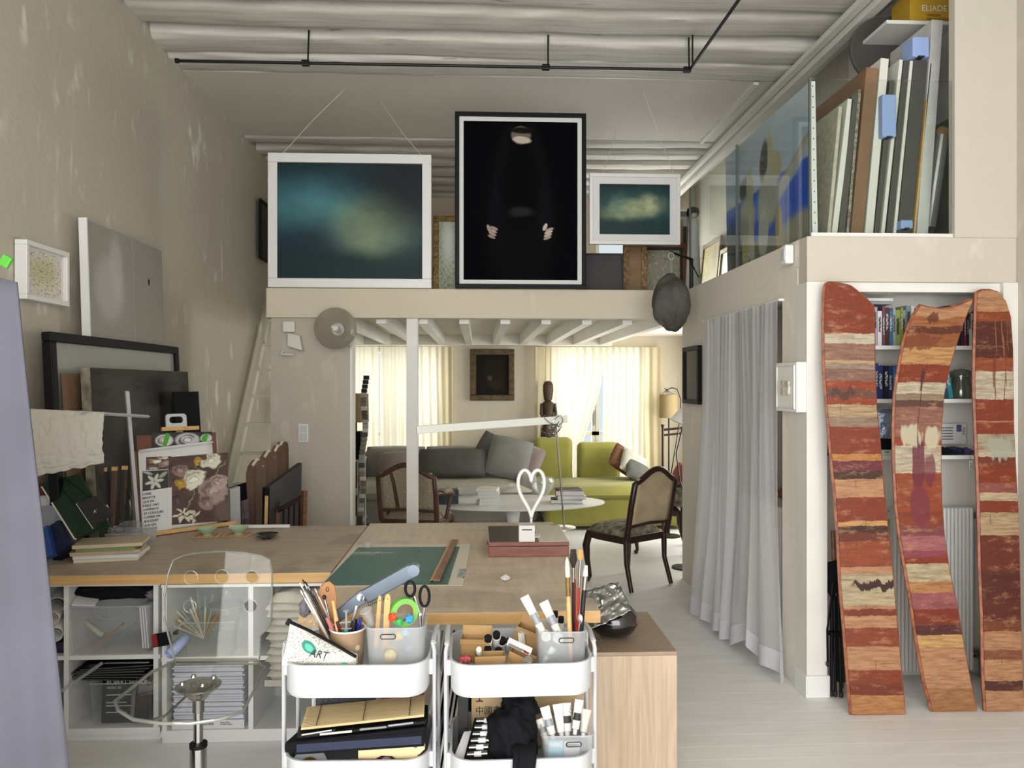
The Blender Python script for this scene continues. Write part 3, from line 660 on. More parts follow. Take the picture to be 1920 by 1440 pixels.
slab('stacked_canvas', 'dark grey board tucked behind the white edged canvas in the stack', 'board', 1570, 1597, 180, 13, .6, ('slab_grey',))
slab('edge_on_picture', 'narrow carved silver frame standing edge-on in the mezzanine stack', 'frame', 1585, 1610, 168, 6, .6, ('silver_leaf',))
slab('stacked_board', 'wide brown cardboard wrapped board in the mezzanine stack', 'board', 1593, 1625, 128, 24, 1.1, ('slab_brown',))
slab('stacked_canvas', 'thick white canvas standing tall beside the brown board', 'canvas', 1620, 1652, 110, 16, 1.3, ('slab_white',))
slab('edge_on_picture', 'slim charcoal framed panel beside the thick white canvas', 'frame', 1637, 1669, 150, 9, .9, ('slab_grey',))
slab('edge_on_picture', 'thin white framed panel between two charcoal panels in the stack', 'frame', 1650, 1687, 112, 7, 1.2, ('slab_white',))
slab('stacked_canvas', 'dark charcoal canvas behind the thin white frame in the stack', 'canvas', 1660, 1695, 114, 11, 1.2, ('slab_grey',))
slab('stacked_canvas', 'pale edged canvas in the middle of the dark canvases', 'canvas', 1673, 1707, 114, 6, 1.2, ('slab_white',))
slab('stacked_canvas', 'broad charcoal canvas with a thin wooden back edge in the stack', 'canvas', 1681, 1714, 114, 27, 1.2, ('slab_grey',))
slab('stacked_board', 'thin raw wood panel between charcoal canvas and wrapped frame', 'board', 1711, 1744, 118, 4, 1.2, ('pine',))
slab('wrapped_picture', 'tall pale grey wrapped frame reaching above the glass panel', 'frame', 1718, 1748, 38, 22, 1.35, ('slab_pale',))
def foam(u, v, wpx, hpx, label, Y=4.10, dy=.10):
    a_ = F(u, v, Y=Y); s__ = Y/FPX
    t = thing('foam_corner', label, 'foam', (a_.x, Y, a_.z), 'blue foam corner protectors on the stacked canvases')
    b_ = MB(); w_, h_ = wpx*s__, hpx*s__
    b_.bx(a_.x, a_.x+w_, Y-.015, Y+dy, a_.z-h_, a_.z); b_.build('block', 'blue_foam', t, bevel=.008)
    MB().bx(a_.x+w_*.3, a_.x+w_*.7, Y-.016, Y+dy*.6, a_.z-h_-.001, a_.z-h_+.006).build('slot', 'charcoal', t)
foam(1709, 70, 33, 39, 'pale blue foam corner high on the wrapped frame'); foam(1652, 178, 28, 82, 'long pale blue foam edge beside the thick white canvas', Y=4.09)
foam(1687, 413, 24, 17, 'small pale blue foam block on the mezzanine floor under the charcoal canvas', Y=4.09)
foam(1690, 82, 16, 20, 'blue foam corner further back on the tall charcoal canvas', Y=4.55)
# bubble wrapped oval, tube, round mirror, high shelf with a book
cb = F(1768, 250, Y=4.35)
ov = thing('wrapped_oval', 'bubble wrapped oval frame standing at the end of the canvas stack', 'frame', (cb.x, 4.35, LOFT))
MB().lathe([(0, -.02), (.3, -.02), (.33, 0), (.3, .02), (0, .02)], 32, Matrix.Translation((cb.x-.075, 4.6, LOFT+.445)) @ Matrix.Rotation(math.radians(84), 4, 'Y') @ Matrix.Scale(1.33, 4, (1, 0, 0))).build('wrapping', 'bubble', ov, smooth=True)
tb = thing('cardboard_tube', 'long cardboard tube wrapped in clear plastic leaning by the cream pier', 'tube', (2.42, 4.2, LOFT))
e0 = F(1767, 253, Y=4.16); e1 = F(1742, 425, Y=4.24)
MB().tube([e1, e0], .036, 16).build('wrapped_body', 'bubble', tb); MB().cyl(e0 + Vector((0, -.012, .004)), e0 + Vector((0, .01, .02)), .035, n=18).build('end_cap', 'cardboard', tb)
md = F(1664, 98, Y=4.56)
rm = thing('round_mirror', 'round dark grey disc mirror resting on top of the stacked canvases', 'mirror', (md.x, 4.56, md.z-.24))
Mm = Matrix.Translation(md) @ Matrix.Rotation(math.radians(82), 4, 'X')
MB().lathe([(0, -.006), (.232, -.006), (.232, .006), (0, .006)], 48, Mm).build('disc', M_('mirror_grey', '4a4845', .35, .1), rm, smooth=True); MB().lathe([(.230, -.009), (.242, -.009), (.242, .009), (.230, .009), (.230, -.009)], 48, Mm).build('rim', 'slab_grey', rm, smooth=40)
hs = thing('wall_shelf', 'white side-wall shelf high above the stacked canvases', 'shelf', (2.6, 4.9, LOFT))
MB().bx(2.835, 2.85, YM+.10, 5.6, LOFT, 4.26).build('upright', 'white_paint', hs); MB().bx(2.83, 2.8348, YM+.11, 5.6, LOFT, 3.25).build('side_lining', M_('lining_grey', '6f6c67', .7), hs); z_s = F(1712, 36, Y=4.3).z
MB().bx(2.40, 2.829, 4.29, 4.60, z_s-.034, z_s-.013).build('shelf', 'white_paint', hs); MB().bx(2.62, 2.829, 4.6, 5.6, LOFT+.25, LOFT+.28).build('shelf', 'white_paint', hs)
yb = F(1712, 36, Y=4.3); t = thing('book', 'yellow book lettered ELIADE jutting from the high shelf', 'book', M=mat_at((yb.x+.005, 4.34, yb.z-.012)))
MB().bx(0, .36, 0, .2, 0, .2).build('cover', M_('book_yellow', 'b5902c', .45), t, bevel=.002); MB().bx(.004, .356, .004, .205, .006, .194).build('pages', 'paper_cream', t)
text('title', 'ELIADE', Matrix.Translation((.07, -.0008, .083)) @ Matrix.Rotation(R90, 4, 'X'), .05, 'paper', t); text('title', 'Histoire\ndes croyances', Matrix.Translation((.10, -.0008, .052)) @ Matrix.Rotation(R90, 4, 'X'), .026, 'charcoal', t, line=.9)
# white box on mezzanine side wall
a = F(1476, 478, X=XM-.03); sb = thing('alarm_box', 'small white box fixed on the plaster under the side glass', 'box', a)
MB().box(a, (.05, .07, .105)).build('housing', 'white_gloss', sb, bevel=.01); MB().box(a + Vector((-.026, 0, .0)), (.004, .045, .06)).build('cover_plate', 'white_plastic', sb, bevel=.001)
# ---------------------------------------------------------------- ceiling rod
zr = 3.90
q0, q1 = F(332, 114, Z=zr), F(1293, 131, Z=zr); q2 = F(1385, 0, Z=zr); q2 = q1 + (q2-q1)*1.8
rd = thing('ceiling_rod', 'black steel rod with clamps hung under the ceiling beams', 'rod', (0, q0.y, zr))
MB().tube([q0, q1], .0105, 10).build('rod', 'black_metal', rd, smooth=True); MB().tube([q1, q2], .0105, 10).build('rod', 'black_metal', rd, smooth=True)
MB().cyl(q0 - Vector((.012, 0, 0)), q0 + Vector((.012, 0, 0)), .017).build('end_cap', 'black_metal', rd)
for u in (568, 1018, 1288):
    s = F(u, 120, Z=zr); f_ = (u-332)/(1293-332); s = q0.lerp(q1, f_)
    MB().box(s, (.055, .035, .04)).build('clamp', 'black_metal', rd, bevel=.006); MB().tube([s + Vector((.015, 0, 0)), s + Vector((.018, .02, .24))], .006, 8).build('hanger', 'black_metal', rd)
s = q1.lerp(q2, .04); MB().tube([s, s + Vector((0, 0, .24))], .006, 8).build('hanger', 'black_metal', rd)
# ================================================================ left wall
a, b = F(25, 448, X=XL), F(108, 467, X=XL)
paint('blossom_drawing', 'd9d3c6', [('n', 9, 9, .5, .62, 'a9a24e', .0), ('e', .5, .55, .36, .30, 0, 'b3ad62', .6, .55), ('n', 22, 22, .54, .6, '6f6a35', .6), ('n', 40, 30, .6, .66, '3d3a2a', .5)], .6, .72, .1, 8)
zz = F(25, 560, X=XL).z
framed('framed_drawing', 'white box framed drawing of yellow green blossom on the patchy plaster wall', 'drawing', mat_at((XL+.005, (a.y+b.y)/2, zz), rz=R90), abs(b.y-a.y), a.z-zz, .025, .06, 'white_gloss', 'blossom_drawing', .01, 'paper')
a, b = F(147, 410, X=XL+.05), F(293, 466, X=XL+.05)
dp = thing('grey_diptych', 'tall grey two-panel canvas with a pale cone leaning on the patchy plaster wall', 'canvas', M=mat_at((XL+.11, a.y, .765), rz=R90, rx=-.03))
Ld = b.y-a.y; Hd = a.z-.765
paint('grey_wash', '97938a', [('n', 4, 60, .3, .8, '8d8981', .8), ('n', 60, 4, .3, .8, '9e9a92', .5)], .7)
paint('grey_wash_cone', '97938a', [('n', 4, 60, .3, .8, '8d8981', .8), ('n', 60, 4, .3, .8, '9e9a92', .5), ('e', .46, .80, .30, .10, 0, 'b7b6b0', .35, .6), ('e', .60, .88, .14, .10, 0, 'b9b8b2', .4, .6)], .7)
for x0, x1, mt_ in ((0, Ld*.565, 'grey_wash_cone'), (Ld*.57, Ld, 'grey_wash')):
    o = MB().bx(x0, x1, -.03, 0, 0, Hd).build('canvas_panel', 'slab_white', dp); MB().quad((x0+.001, -.0315, 0), (x1, -.0315, 0), (x1, -.0315, Hd), (x0+.001, -.0315, Hd)).build('painted_face', mt_, o)
MB().bx(-.012, 0, -.045, 0, 0, Hd+.005).build('edge_batten', 'white_gloss', dp)
MB().lathe([(0, -.002), (.012, 0), (0, .002)], 10, Matrix.Translation((Ld*.78, -.034, Hd-.25)) @ Matrix.Rotation(R90, 4, 'X') @ Matrix.Scale(2, 4, (0, 1, 0))).build('ink_mark', 'black', dp)
# ---------------------------------------------------------------- the two work tables
TZ = .775
grain('table_top', 'ac9b89', 'bdad9a', (1.2, 9, 9), .5, [((3, 2.2, 1), .56, .62, '897a6c', .5), ((14, 40, 1), .70, .74, 'd8d2c6', .8)])
grain('table_top_pale', 'c4b29b', 'd5c4ad', (9, 1.2, 9), .45, [((22, 30, 1), .68, .72, 'dcd4c6', .7), ((2.5, 7, 1), .56, .68, 'ab9b8a', .5)])
grain('table_edge', 'c2985f', 'd0a870', (1, 20, 20), .5)
def table(name, label, x0, x1, y0, y1, top, legs):
    t = thing(name, label, 'table', ((x0+x1)/2, (y0+y1)/2, 0))
    MB().bx(x0, x1, y0, y1, TZ-.045, TZ-.002).build('table_board', 'table_edge', t); MB().bx(x0+.001, x1-.001, y0+.001, y1-.001, TZ-.002, TZ).build('table_surface', top, t)
    for x, y in legs: MB().bx(x-.025, x+.025, y-.025, y+.025, 0, TZ-.045).build('leg', 'white_paint', t)
    return t
TL = table('work_table', 'long scuffed wooden work table in front of the ladder, on white cube shelves', -2.06, -.685, 3.50, 4.66, 'table_top', [(-2.0, 4.6), (-.75, 4.6), (-2.0, 4.1), (-.75, 4.1)])
TR = table('work_table', 'paint splashed wooden table reaching forward to the trolleys', -.68, .47, 2.86, 4.72, 'table_top_pale', [(-.62, 4.66), (.41, 4.66), (.22, 2.95), (-.62, 2.95)])
tag(MB().bx(XL+.002, -2.065, 3.5, 4.68, .72, .76).bx(XL+.002, -1.80, 4.68, 5.95, .72, .76).bx(XL+.002, -1.82, 4.70, 4.74, 0, .72).bx(XL+.002, -1.82, 5.9, 5.94, 0, .72).bx(XL+.002, -2.08, 3.52, 3.56, 0, .72).build('side_bench', 'white_paint'), 'white bench along the plaster wall carrying the leaning frames', 'bench')
# ---------------------------------------------------------------- big frames leaning along the left wall
def lean_left(name, label, cat, u0, u1, vt, Xt, lean_, fw, fd, fmat, art, mw=0, mmat='paper', z0=.7615, glass=False):
    a_ = F(u0, vt, X=Xt); y1 = F(u1, vt, X=Xt).y; h = a_.z - z0; xb = Xt + h*math.sin(lean_)
    return framed(name, label, cat, mat_at((xb, (a_.y+y1)/2, z0), rz=R90, rx=-lean_), y1-a_.y, h/math.cos(lean_), fw, fd, fmat, art, mw, mmat, glass=glass)
paint('dull_mount', '9fa09a', [('e', .55, .15, .45, .5, 0, '3a3636', .05), ('e', .55, .1, .40, .4, 0, '2c2a2a', .05)], .2)
lean_left('framed_print', 'large black framed print with grey mount leaning against the patchy plaster wall', 'print', 76, 322, 622, -2.20, .05, .05, .05, 'black', 'dull_mount')
def lean_board(name, label, u0, u1, vt, Xt, lean_, th, face, edge, z0=.7615, cat='canvas'):
    a_ = F(u0, vt, X=Xt); y1 = F(u1, vt, X=Xt).y; h = (a_.z - z0)/math.cos(lean_); xb = Xt + h*math.sin(lean_); L_ = y1-a_.y
    t = thing(name, label, cat, M=mat_at((xb, a_.y, z0), rz=R90, rx=-lean_))
    MB().bx(0, L_, 0, th, 0, h).build('board', edge, t, bevel=.002); MB().quad((.002, -.0012, .002), (L_-.002, -.0012, .002), (L_-.002, -.0012, h-.002), (.002, -.0012, h-.002)).build('face', face, t)
    return t
paint('dark_abstract', '2a2927', [('n', 2, 3, .45, .6, '3d3a36', .8), ('e', .62, .86, .3, .09, 0, '080809', .35), ('e', .82, .8, .12, .2, 0, '4a4842', .7, .8), ('e', .3, .8, .2, .2, 0, '4c4943', .8, .7), ('n', 5, 16, .55, .7, '14120f', .6)], .6, 1.2, spec=.2)
paint('scuffed_edge', '8d8873', [('n', 6, 3, .45, .6, '55524c', .9), ('n', 4, 8, .5, .62, 'b09a62', .7)], .7)
lean_board('brown_board', 'brown cardboard sheet leaning inside the large black frame', 117, 205, 700, -2.135, .05, .008, 'card_brown', 'card_brown', cat='board')
lean_board('dark_canvas', 'dark abstract canvas with a scuffed pale edge leaning on the frames', 168, 352, 689, -2.05, .05, .05, 'dark_abstract', M_('scuffed_side', '7d7868', .7, nz=(14, .5)))
lean_board('black_backboard', 'plain black panel leaning at the end of the dark canvas', 325, 372, 735, -1.97, .06, .01, 'black_soft', 'black_soft', cat='board')
for k, (u, c_) in enumerate(((183, 'b9b2a2'), (193, '2a2521'), (205, '5a4636'), (216, '3d3229'))):
    a_ = F(u, 880, Y=4.10)
    t = thing('stretcher_bar', ['pale', 'black', 'brown', 'dark brown'][k] + ' wooden bar standing on the work table behind the green folder', 'wood', M=mat_at((a_.x-.03, 4.10+.04*k, TZ+.002), ry=.03+.01*k))
    MB().bx(-.012, .012, -.01, .01, 0, .42).build('bar', M_('bar_%d' % k, c_, .7), t, bevel=.002); MB().bx(-.0125, .0125, -.0105, .0105, .40, .421).build('bar_end', 'pine', t)
# ---------------------------------------------------------------- relief paper on its crossbar stand
cs = thing('white_cross_stand', 'slim white crossbar stand rising behind the relief paper', 'stand', (-1.55, 3.8, TZ))
k0 = F(238, 734, Y=4.0); k1 = F(260, 1008, Z=TZ+.003)
MB().tube([k1, k0], .0125, 4).build('upright', 'white_plastic', cs); h0, h1 = F(150, 773, Y=3.56), F(278, 781, Y=3.98)
MB().tube([h0, h1], .013, 4, flat=.6).build('crossbar', 'white_plastic', cs)
rp = MB(); A, B, C, D = F(44, 766, Y=3.50), F(197, 773, Y=3.62), F(195, 868, Y=3.58), F(58, 895, Y=3.46)
def relief(u, v):
    p = A.lerp(B, u).lerp(D.lerp(C, u), v)
    n = mnoise.fractal(Vector((u*7, v*4, 1)), 1, 2, 5)*.008 + (mnoise.noise(Vector((u*2, v*28, 3)))*.012*max(0, v-.55)*2)
    wob = .006*mnoise.noise(Vector((v*9, u*3, 7)))*(1 if u > .5 else -1)*(abs(u-.5)*2)**4
    return p + Vector((wob, n - .02*math.sin(v*math.pi), .007*mnoise.noise(Vector((u*8, 5, v)))*v))
rp.grid(relief, 70, 46)
tag(rp.build('relief_paper', M_('relief_white', 'c3bfb6', .85, bump=(45, .9)), smooth=80, solid=.006), 'creased off-white relief paper hanging from the white crossbar', 'paper')
# ---------------------------------------------------------------- easel with floral prints and note
ez = thing('table_easel', 'small wooden table easel with a white clamp handle', 'easel', (-1.25, 3.75, TZ))
A0, A1 = F(262, 1004, Z=TZ+.012), F(440, 980, Z=TZ+.012)
ax = (A1-A0).normalized(); up = Vector((-.05, .16, 1)).normalized(); nrm = ax.cross(up).normalized(); up = nrm.cross(ax)*-1
if up.z < 0: up = -up
if nrm.y > 0: nrm = -nrm
Mz = Matrix(((ax.x, up.x, nrm.x, A0.x), (ax.y, up.y, nrm.y, A0.y), (ax.z, up.z, nrm.z, A0.z), (0, 0, 0, 1)))
def EB(x0, x1, y0, y1, z0, z1):
    m_ = MB().bx(x0, x1, y0, y1, z0, z1); m_.v = [Mz @ p for p in m_.v]; return m_
We = (A1-A0).length
def onez(u, v, off=0.0):
    p = FP(u, v, A0 + nrm*off, nrm); q = Mz.inverted() @ p; return q
EB(0, We, -.012, .012, -.01, .035).build('ledge', 'pine', ez, bevel=.002)
q_h = onez(330, 790); q_m = onez(338, 803)
EB(q_m.x-.11, q_m.x+.11, q_m.y-.014, q_m.y+.010, -.012, .012).build('clamp_bar', 'pine', ez, bevel=.002)
EB(q_m.x-.02, q_m.x+.02, 0, q_m.y, -.022, -.012).build('mast', 'pine', ez)
MB().tube([Mz @ Vector((We*.5, q_m.y*.75, -.03)), Vector(((Mz @ Vector((We*.5, 0, 0))).x, A0.y+.30, TZ+.006))], .008, 6).build('prop', 'pine', ez)
hd = MB(); ow, oh = .058, .088; iw, ih = .036, .022; pts = []
def rrect(wd, ht, r, cx=0, cy=0, n=5):
    o_ = []
    for sx, sy, a0 in ((1, 1, 0), (-1, 1, 90), (-1, -1, 180), (1, -1, 270)):
        for i in range(n+1):
            t_ = math.radians(a0 + 90*i/n); o_.append((cx + sx*(wd-r) + r*math.cos(t_), cy + sy*(ht-r) + r*math.sin(t_)))
    return o_
def ring_plate(outer, inner, z0, z1, M):
    m_ = MB(); n = len(outer); vs_ = [(x, y, z0) for x, y in outer] + [(x, y, z0) for x, y in inner] + [(x, y, z1) for x, y in outer] + [(x, y, z1) for x, y in inner]
    fs = []
    for i in range(n):
        j = (i+1) % n
        fs += [(i, n+i, n+j, j), (2*n+i, 2*n+j, 3*n+j, 3*n+i), (i, j, 2*n+j, 2*n+i), (n+i, 3*n+i, 3*n+j, n+j)]
    return m_.add(vs_, fs, M)
ring_plate(rrect(.061, .047, .018), rrect(.040, .020, .018, 0, .010), -.008, .008, Mz @ Matrix.Translation((q_h.x, q_h.y-.002, 0))).build('clamp_handle', 'white_plastic', ez, bevel=.002)
def bloom(cx, cy, r_, c0, c1, c2, asp=.75):
    return [('e', cx, cy, r_, r_*asp*1.0, 0, c0, .16), ('e', cx-r_*.1, cy+r_*.12, r_*.72, r_*asp*.66, 25, c1, .14), ('e', cx+r_*.06, cy-r_*.04, r_*.62, r_*asp*.58, -20, c0, .14), ('e', cx, cy+r_*.03, r_*.40, r_*asp*.36, 10, c1, .14), ('e', cx, cy, r_*.30, r_*asp*.28, 0, c2, .2)]
LY = [('n', 5, 5, .42, .6, '5a423c', .8), ('n', 9, 9, .52, .64, '2c201d', .7)]
LY += [('e', .36, .38, .012, .24, -18, '8a8464', .2), ('e', .86, .76, .012, .16, -40, '8a8464', .2), ('e', .55, .70, .01, .2, 30, '76704f', .2), ('e', .92, .16, .14, .20, 0, '6a5450', .5, .8)]
LY += bloom(.40, .64, .19, 'dedccb', 'a9a894', 'eceadc') + bloom(.70, .88, .16, 'd6d4c4', 'a3a18f', 'e4e2d4') + bloom(.74, .44, .24, 'a08a85', '74605c', 'b9a59e') + bloom(.84, .56, .15, 'b09c95', '7d6964', 'c2afa7') + bloom(.62, .28, .13, '8d7670', '5f4c48', 'a08a84') + bloom(.46, .91, .075, 'b8913a', '8a6a24', 'c9a44e') + bloom(.20, .58, .085, 'b48e34', '85651f', 'c6a048') + bloom(.18, .78, .12, '8d7670', '5a4844', 'a89088') + bloom(.14, .34, .13, '4c3a3a', '2e2222', '6a5654')
LY += [('e', .22+.09*math.cos(a_), .13+.07*math.sin(a_), .065, .022, math.degrees(a_), 'd2ccba', .2) for a_ in (.3, 1.2, 2.2, 3.3, 4.4, 5.4)] + [('e', .42+.07*math.cos(a_), .09+.05*math.sin(a_), .055, .018, math.degrees(a_), 'cac4b2', .2) for a_ in (.6, 1.9, 3.1, 4.4)]
paint('floral_print', '48332f', LY, .35, .75, .17, 9)
paint('floral_mono', '262627', bloom(.2, .5, .14, 'c9c9c6', '6a6a68', 'e0e0de', 2.6) + bloom(.58, .5, .20, 'bdbdbd', '5c5c5c', 'd4d4d2', 2.2) + bloom(.90, .6, .10, 'c5c5c2', '6e6e6a', 'e0e0de', 2.6), .35, 3.0, .07, 12)
paint('floral_white', '2b2a29', [('e', .45+.2*math.cos(a_), .5+.2*math.sin(a_), .17, .07, math.degrees(a_), 'c4c4be', .2) for a_ in (.2, 1.2, 2.3, 3.4, 4.4, 5.4)] + [('e', .8, .8, .2, .08, 40, '9a9a94', .2), ('e', .2, .9, .2, .06, -20, 'a0a09a', .2)], .35, 1.0, .05, 8)
def sheet(u0, v0, u1, v1, z, mat, name, label, cat, th=.002, skew=0.0, parent=None):
    c_ = [onez(u0, v1), onez(u1, v1 - skew), onez(u1, v0 - skew), onez(u0, v0)]
    P_ = [Mz @ Vector((p.x, p.y, z)) for p in c_]
    m_ = MB().quad(*P_); o = m_.build(name, mat, parent, solid=-th)
    if parent is None: tag(o, label, cat)
    return o, P_
bd = EB(onez(258, 900).x, onez(408, 900).x, .012, onez(330, 814).y, .012, .017)
tag(bd.build('backing_board', M_('brown_card', '6b4434', .7, nz=(4, .1))), 'reddish brown backing board on the table easel', 'board')
bd2 = EB(onez(245, 900).x, onez(262, 900).x, .012, onez(330, 842).y, .002, .008)
tag(bd2.build('thin_board', 'card_brown'), 'narrow brown board standing beside the easel back', 'board')
o, _ = sheet(282, 812, 395, 842, .0205, 'floral_mono', 'flower_photocopy', 'black and white flower photocopy taped at the top of the easel board', 'print', skew=2)
for u in (309, 381):
    c_ = onez(u, 825)
    m_ = MB().box((c_.x, c_.y, .0225), (.026, .075, .001), (0, 0, -.35)); m_.v = [Mz @ p for p in m_.v]
    m_.build('tape_strip', 'green_tape' if 'green_tape' in MT else M_('green_tape', '4aa02e', .5), o)
bk = thing('curled_booklet', 'white booklet with curled page hanging open on the easel', 'booklet', A0)
cl_, cr_ = onez(264, 1000), onez(396, 850); t0 = onez(264, 848).y
def curl(u, v):
    x = cl_.x + (cr_.x-cl_.x)*u; 
    y = .014 + (t0-.014)*min(v, .93)/.93; z = .024
    if v > .93: a_ = (v-.93)/.07*math.pi; y = t0 + .012*math.sin(a_); z = .024 + .012*(1-math.cos(a_))
    return Mz @ Vector((x, y + .03*u*v, z))
g_ = MB().grid(curl, 6, 30); g_.build('page', 'paper', bk, solid=.0012, smooth=60)
m_ = EB(cl_.x, cl_.x+.008, .014, t0, .022, .028); m_.build('spine', 'paper', bk)
o, P_ = sheet(313, 858, 424, 985, .0275, 'floral_print', 'flower_print', 'large flower bouquet print with pale roses on a brown ground on the easel', 'print', skew=9)
o, _ = sheet(271, 858, 318, 882, .0255, 'floral_print', 'flower_cutting', 'small strip of yellow and white flowers above the note', 'print', skew=2)
o, _ = sheet(264, 884, 312, 925, .030, 'floral_white', 'flower_cutting', 'black and white lily cutting above the handwritten note', 'print', skew=2)
n_, P_ = sheet(263, 922, 318, 1000, .033, 'paper', 'handwritten_note', 'white note with black capital handwriting on the easel', 'note', skew=8)
Mt = basis(P_[0], P_[1]-P_[0], P_[3]-P_[0]); wn_, hn_ = (P_[1]-P_[0]).length, (P_[3]-P_[0]).length
for i, ln in enumerate(['CHÈRE', 'BRIGITTE', 'QUE EN', 'PARLE ONT', 'LUMINEUX', 'ET COULEURS', 'COMME UN', 'BOUQUET', 'A EU EN', 'VERSION']):
    for d_ in (0, .0008): text('handwriting', ln, Mt @ Matrix.Translation((wn_*.06 + .0015*(i % 3) + d_, hn_*(.90 - .094*i) + d_*.6, .0032 + d_*.2)), .0185, 'black', n_, shear=.15, ext=.0002, width=.92)
# black strip poster behind the note
o, _ = sheet(268, 930, 300, 998, .0235, 'black_soft', 'dark_page', 'black page showing behind the handwritten note', 'page')
# ---------------------------------------------------------------- bowls, dish, coasters
def bowl(u, v, r, h, mat, name, label, cat='bowl', coaster=None, rz=.1):
    c_ = F(u, v, Z=TZ)
    z = TZ+.001
    if coaster:
        cs_ = thing('bamboo_coaster', coaster, 'coaster', M=mat_at((c_.x, c_.y, TZ+.0005), rz=rz))
        for k in range(9): MB().cyl((-.075, -.052+.013*k, .004), (.075, -.052+.013*k, .004), .0035, n=6).build('bamboo_strip', 'kraft', cs_)
        for x in (-.05, .05): MB().cyl((x, -.055, .0075), (x, .055, .0075), .0012, n=5).build('binding', 'charcoal', cs_)
        z = TZ+.0085
    t = thing(name, label, cat, (c_.x, c_.y, z)); M = Matrix.Translation((c_.x, c_.y, z))
    MB().lathe([(0, 0), (r*.38, 0), (r*.40, h*.15), (r*.75, h*.5), (r, h), (r*.985, h*1.03), (r*.72, h*.58), (r*.3, h*.25), (0, h*.22)], 28, M).build('bowl_body', mat, t, smooth=50)
    MB().lathe([(r*.36, -.0005), (r*.42, -.0005), (r*.42, h*.14), (r*.36, h*.14)], 24, M).build('foot_ring', mat, t)
M_('celadon', 'a9bd9c', .2, coat=.5); M_('black_glaze', '0c0e10', .08, coat=1)
bowl(388, 1006, .056, .040, 'celadon', 'celadon_bowl', 'pale green bowl on a bamboo coaster next to the easel ledge', coaster='woven bamboo coaster under the bowl beside the easel'); bowl(447, 1004, .056, .040, 'celadon', 'celadon_bowl', 'pale green bowl on a bamboo coaster next to the black dish', coaster='woven bamboo coaster beside the black dish', rz=-.1)
bowl(500, 1010, .068, .026, 'black_glaze', 'black_dish', 'shallow glossy black dish on the work table', 'dish')
a_ = F(490, 988, Z=TZ); tag(MB().box((a_.x, 4.60, TZ+.011), (.36, .02, .018)).build('white_batten', 'white_gloss', bevel=.002), 'short white batten lying at the back of the work table', 'batten')
# ---------------------------------------------------------------- things heaped on the left end of the table
def bookslab(name, label, cat, p, dims, R, mat, mat2=None):
    t = thing(name, label, cat, M=Matrix.Translation(p) @ Euler(R).to_matrix().to_4x4())
    x, y, z = dims; MB().bx(0, x, 0, y, 0, .003).bx(0, x, 0, y, z-.003, z).bx(0, .003, 0, y, .003, z-.003).build('cover', mat, t)
    MB().bx(.003, x-.004, .004, y-.004, .003, z-.003).build('pages', mat2 or 'paper', t); return t
M_('green_cloth', '15331f', .6, nz=(60, .2)); M_('navy', '17203c', .5); M_('blue_cover', '2b4a8c', .4); M_('maroon', '571626', .5)
def plate_px(name, label, cat, px, Y0, Y1, mat, th=.012, edge=None, off=None):
    """leaning flat thing given by four picture corners bl,br,tr,tl resting near depth Y0 (foot) and Y1 (head)"""
    P_ = [F(*px[0], Y=Y0), F(*px[1], Y=Y0), F(*px[2], Y=Y1), F(*px[3], Y=Y1)]
    n = (P_[1]-P_[0]).cross(P_[3]-P_[0]).normalized()
    if n.y > 0: n = -n
    t = thing(name, label, cat, P_[0])
    m_ = MB().slabpoly(P_, -n*th); m_.build('board', mat, t)
    if edge: e = (P_[3]-P_[0]); m2 = MB().tube([P_[0]-n*th*.5, P_[3]-n*th*.5], th*.62, 4); m2.build('edge', edge, t)
    return t, P_, n
t, P_, n = plate_px('green_folder', 'dark green cloth folder with pale edges leaning on the work table', 'folder', [(140, 1008), (205, 985), (148, 888), (77, 908)], 3.74, 3.92, 'green_cloth', .02, 'paper_cream')
for f0, f1 in (((.35, 1), (.55, .35)), ((.62, 1), (1, .45))):
    q0_ = P_[0].lerp(P_[1], f0[0]).lerp(P_[3].lerp(P_[2], f0[0]), f0[1]) + n*.001; q1_ = P_[0].lerp(P_[1], f1[0]).lerp(P_[3].lerp(P_[2], f1[0]), f1[1]) + n*.001
    MB().tube([q0_, q1_], .0012, 5).build('elastic', 'black', t)
t, P_, n = plate_px('small_picture', 'small dark framed plaque with pale edges leaning on the green folder', 'picture', [(174, 990), (212, 962), (178, 930), (143, 944)], 3.70, 3.74, 'charcoal', .012, 'paper')
text('lettering', 'ATELIER', basis(P_[0].lerp(P_[2], .45) + n*.001, P_[2]-P_[3], P_[3]-P_[0]), .022, 'paper', t)
plate_px('white_card', 'little white card behind the clear plastic box', 'card', [(180, 985), (203, 978), (200, 957), (175, 960)], 3.79, 3.83, 'paper', .002)
plate_px('silver_portfolio', 'silver grey plastic sleeve leaning beside the grey curtain', 'sleeve', [(88, 1043), (125, 1020), (108, 945), (66, 950)], 3.76, 3.86, M_('silver_sleeve', '8f93a0', .25, .2), .01)
plate_px('navy_notebook', 'navy notebook leaning among the silver sleeves', 'notebook', [(98, 1042), (134, 1020), (110, 975), (86, 990)], 3.72, 3.80, 'navy', .03)
plate_px('blue_book', 'blue covered book with white page edges beside the grey curtain', 'book', [(78, 1048), (100, 1040), (88, 985), (66, 1000)], 3.69, 3.76, 'blue_cover', .03, 'paper')
plate_px('maroon_folder', 'maroon folder peeking out under the relief paper', 'folder', [(62, 930), (84, 928), (80, 905), (60, 908)], 3.9, 3.92, 'maroon', .01)
plate_px('blue_label_box', 'white box with a blue label below the maroon folder', 'box', [(64, 985), (100, 980), (92, 928), (62, 930)], 3.93, 3.97, 'paper', .03)
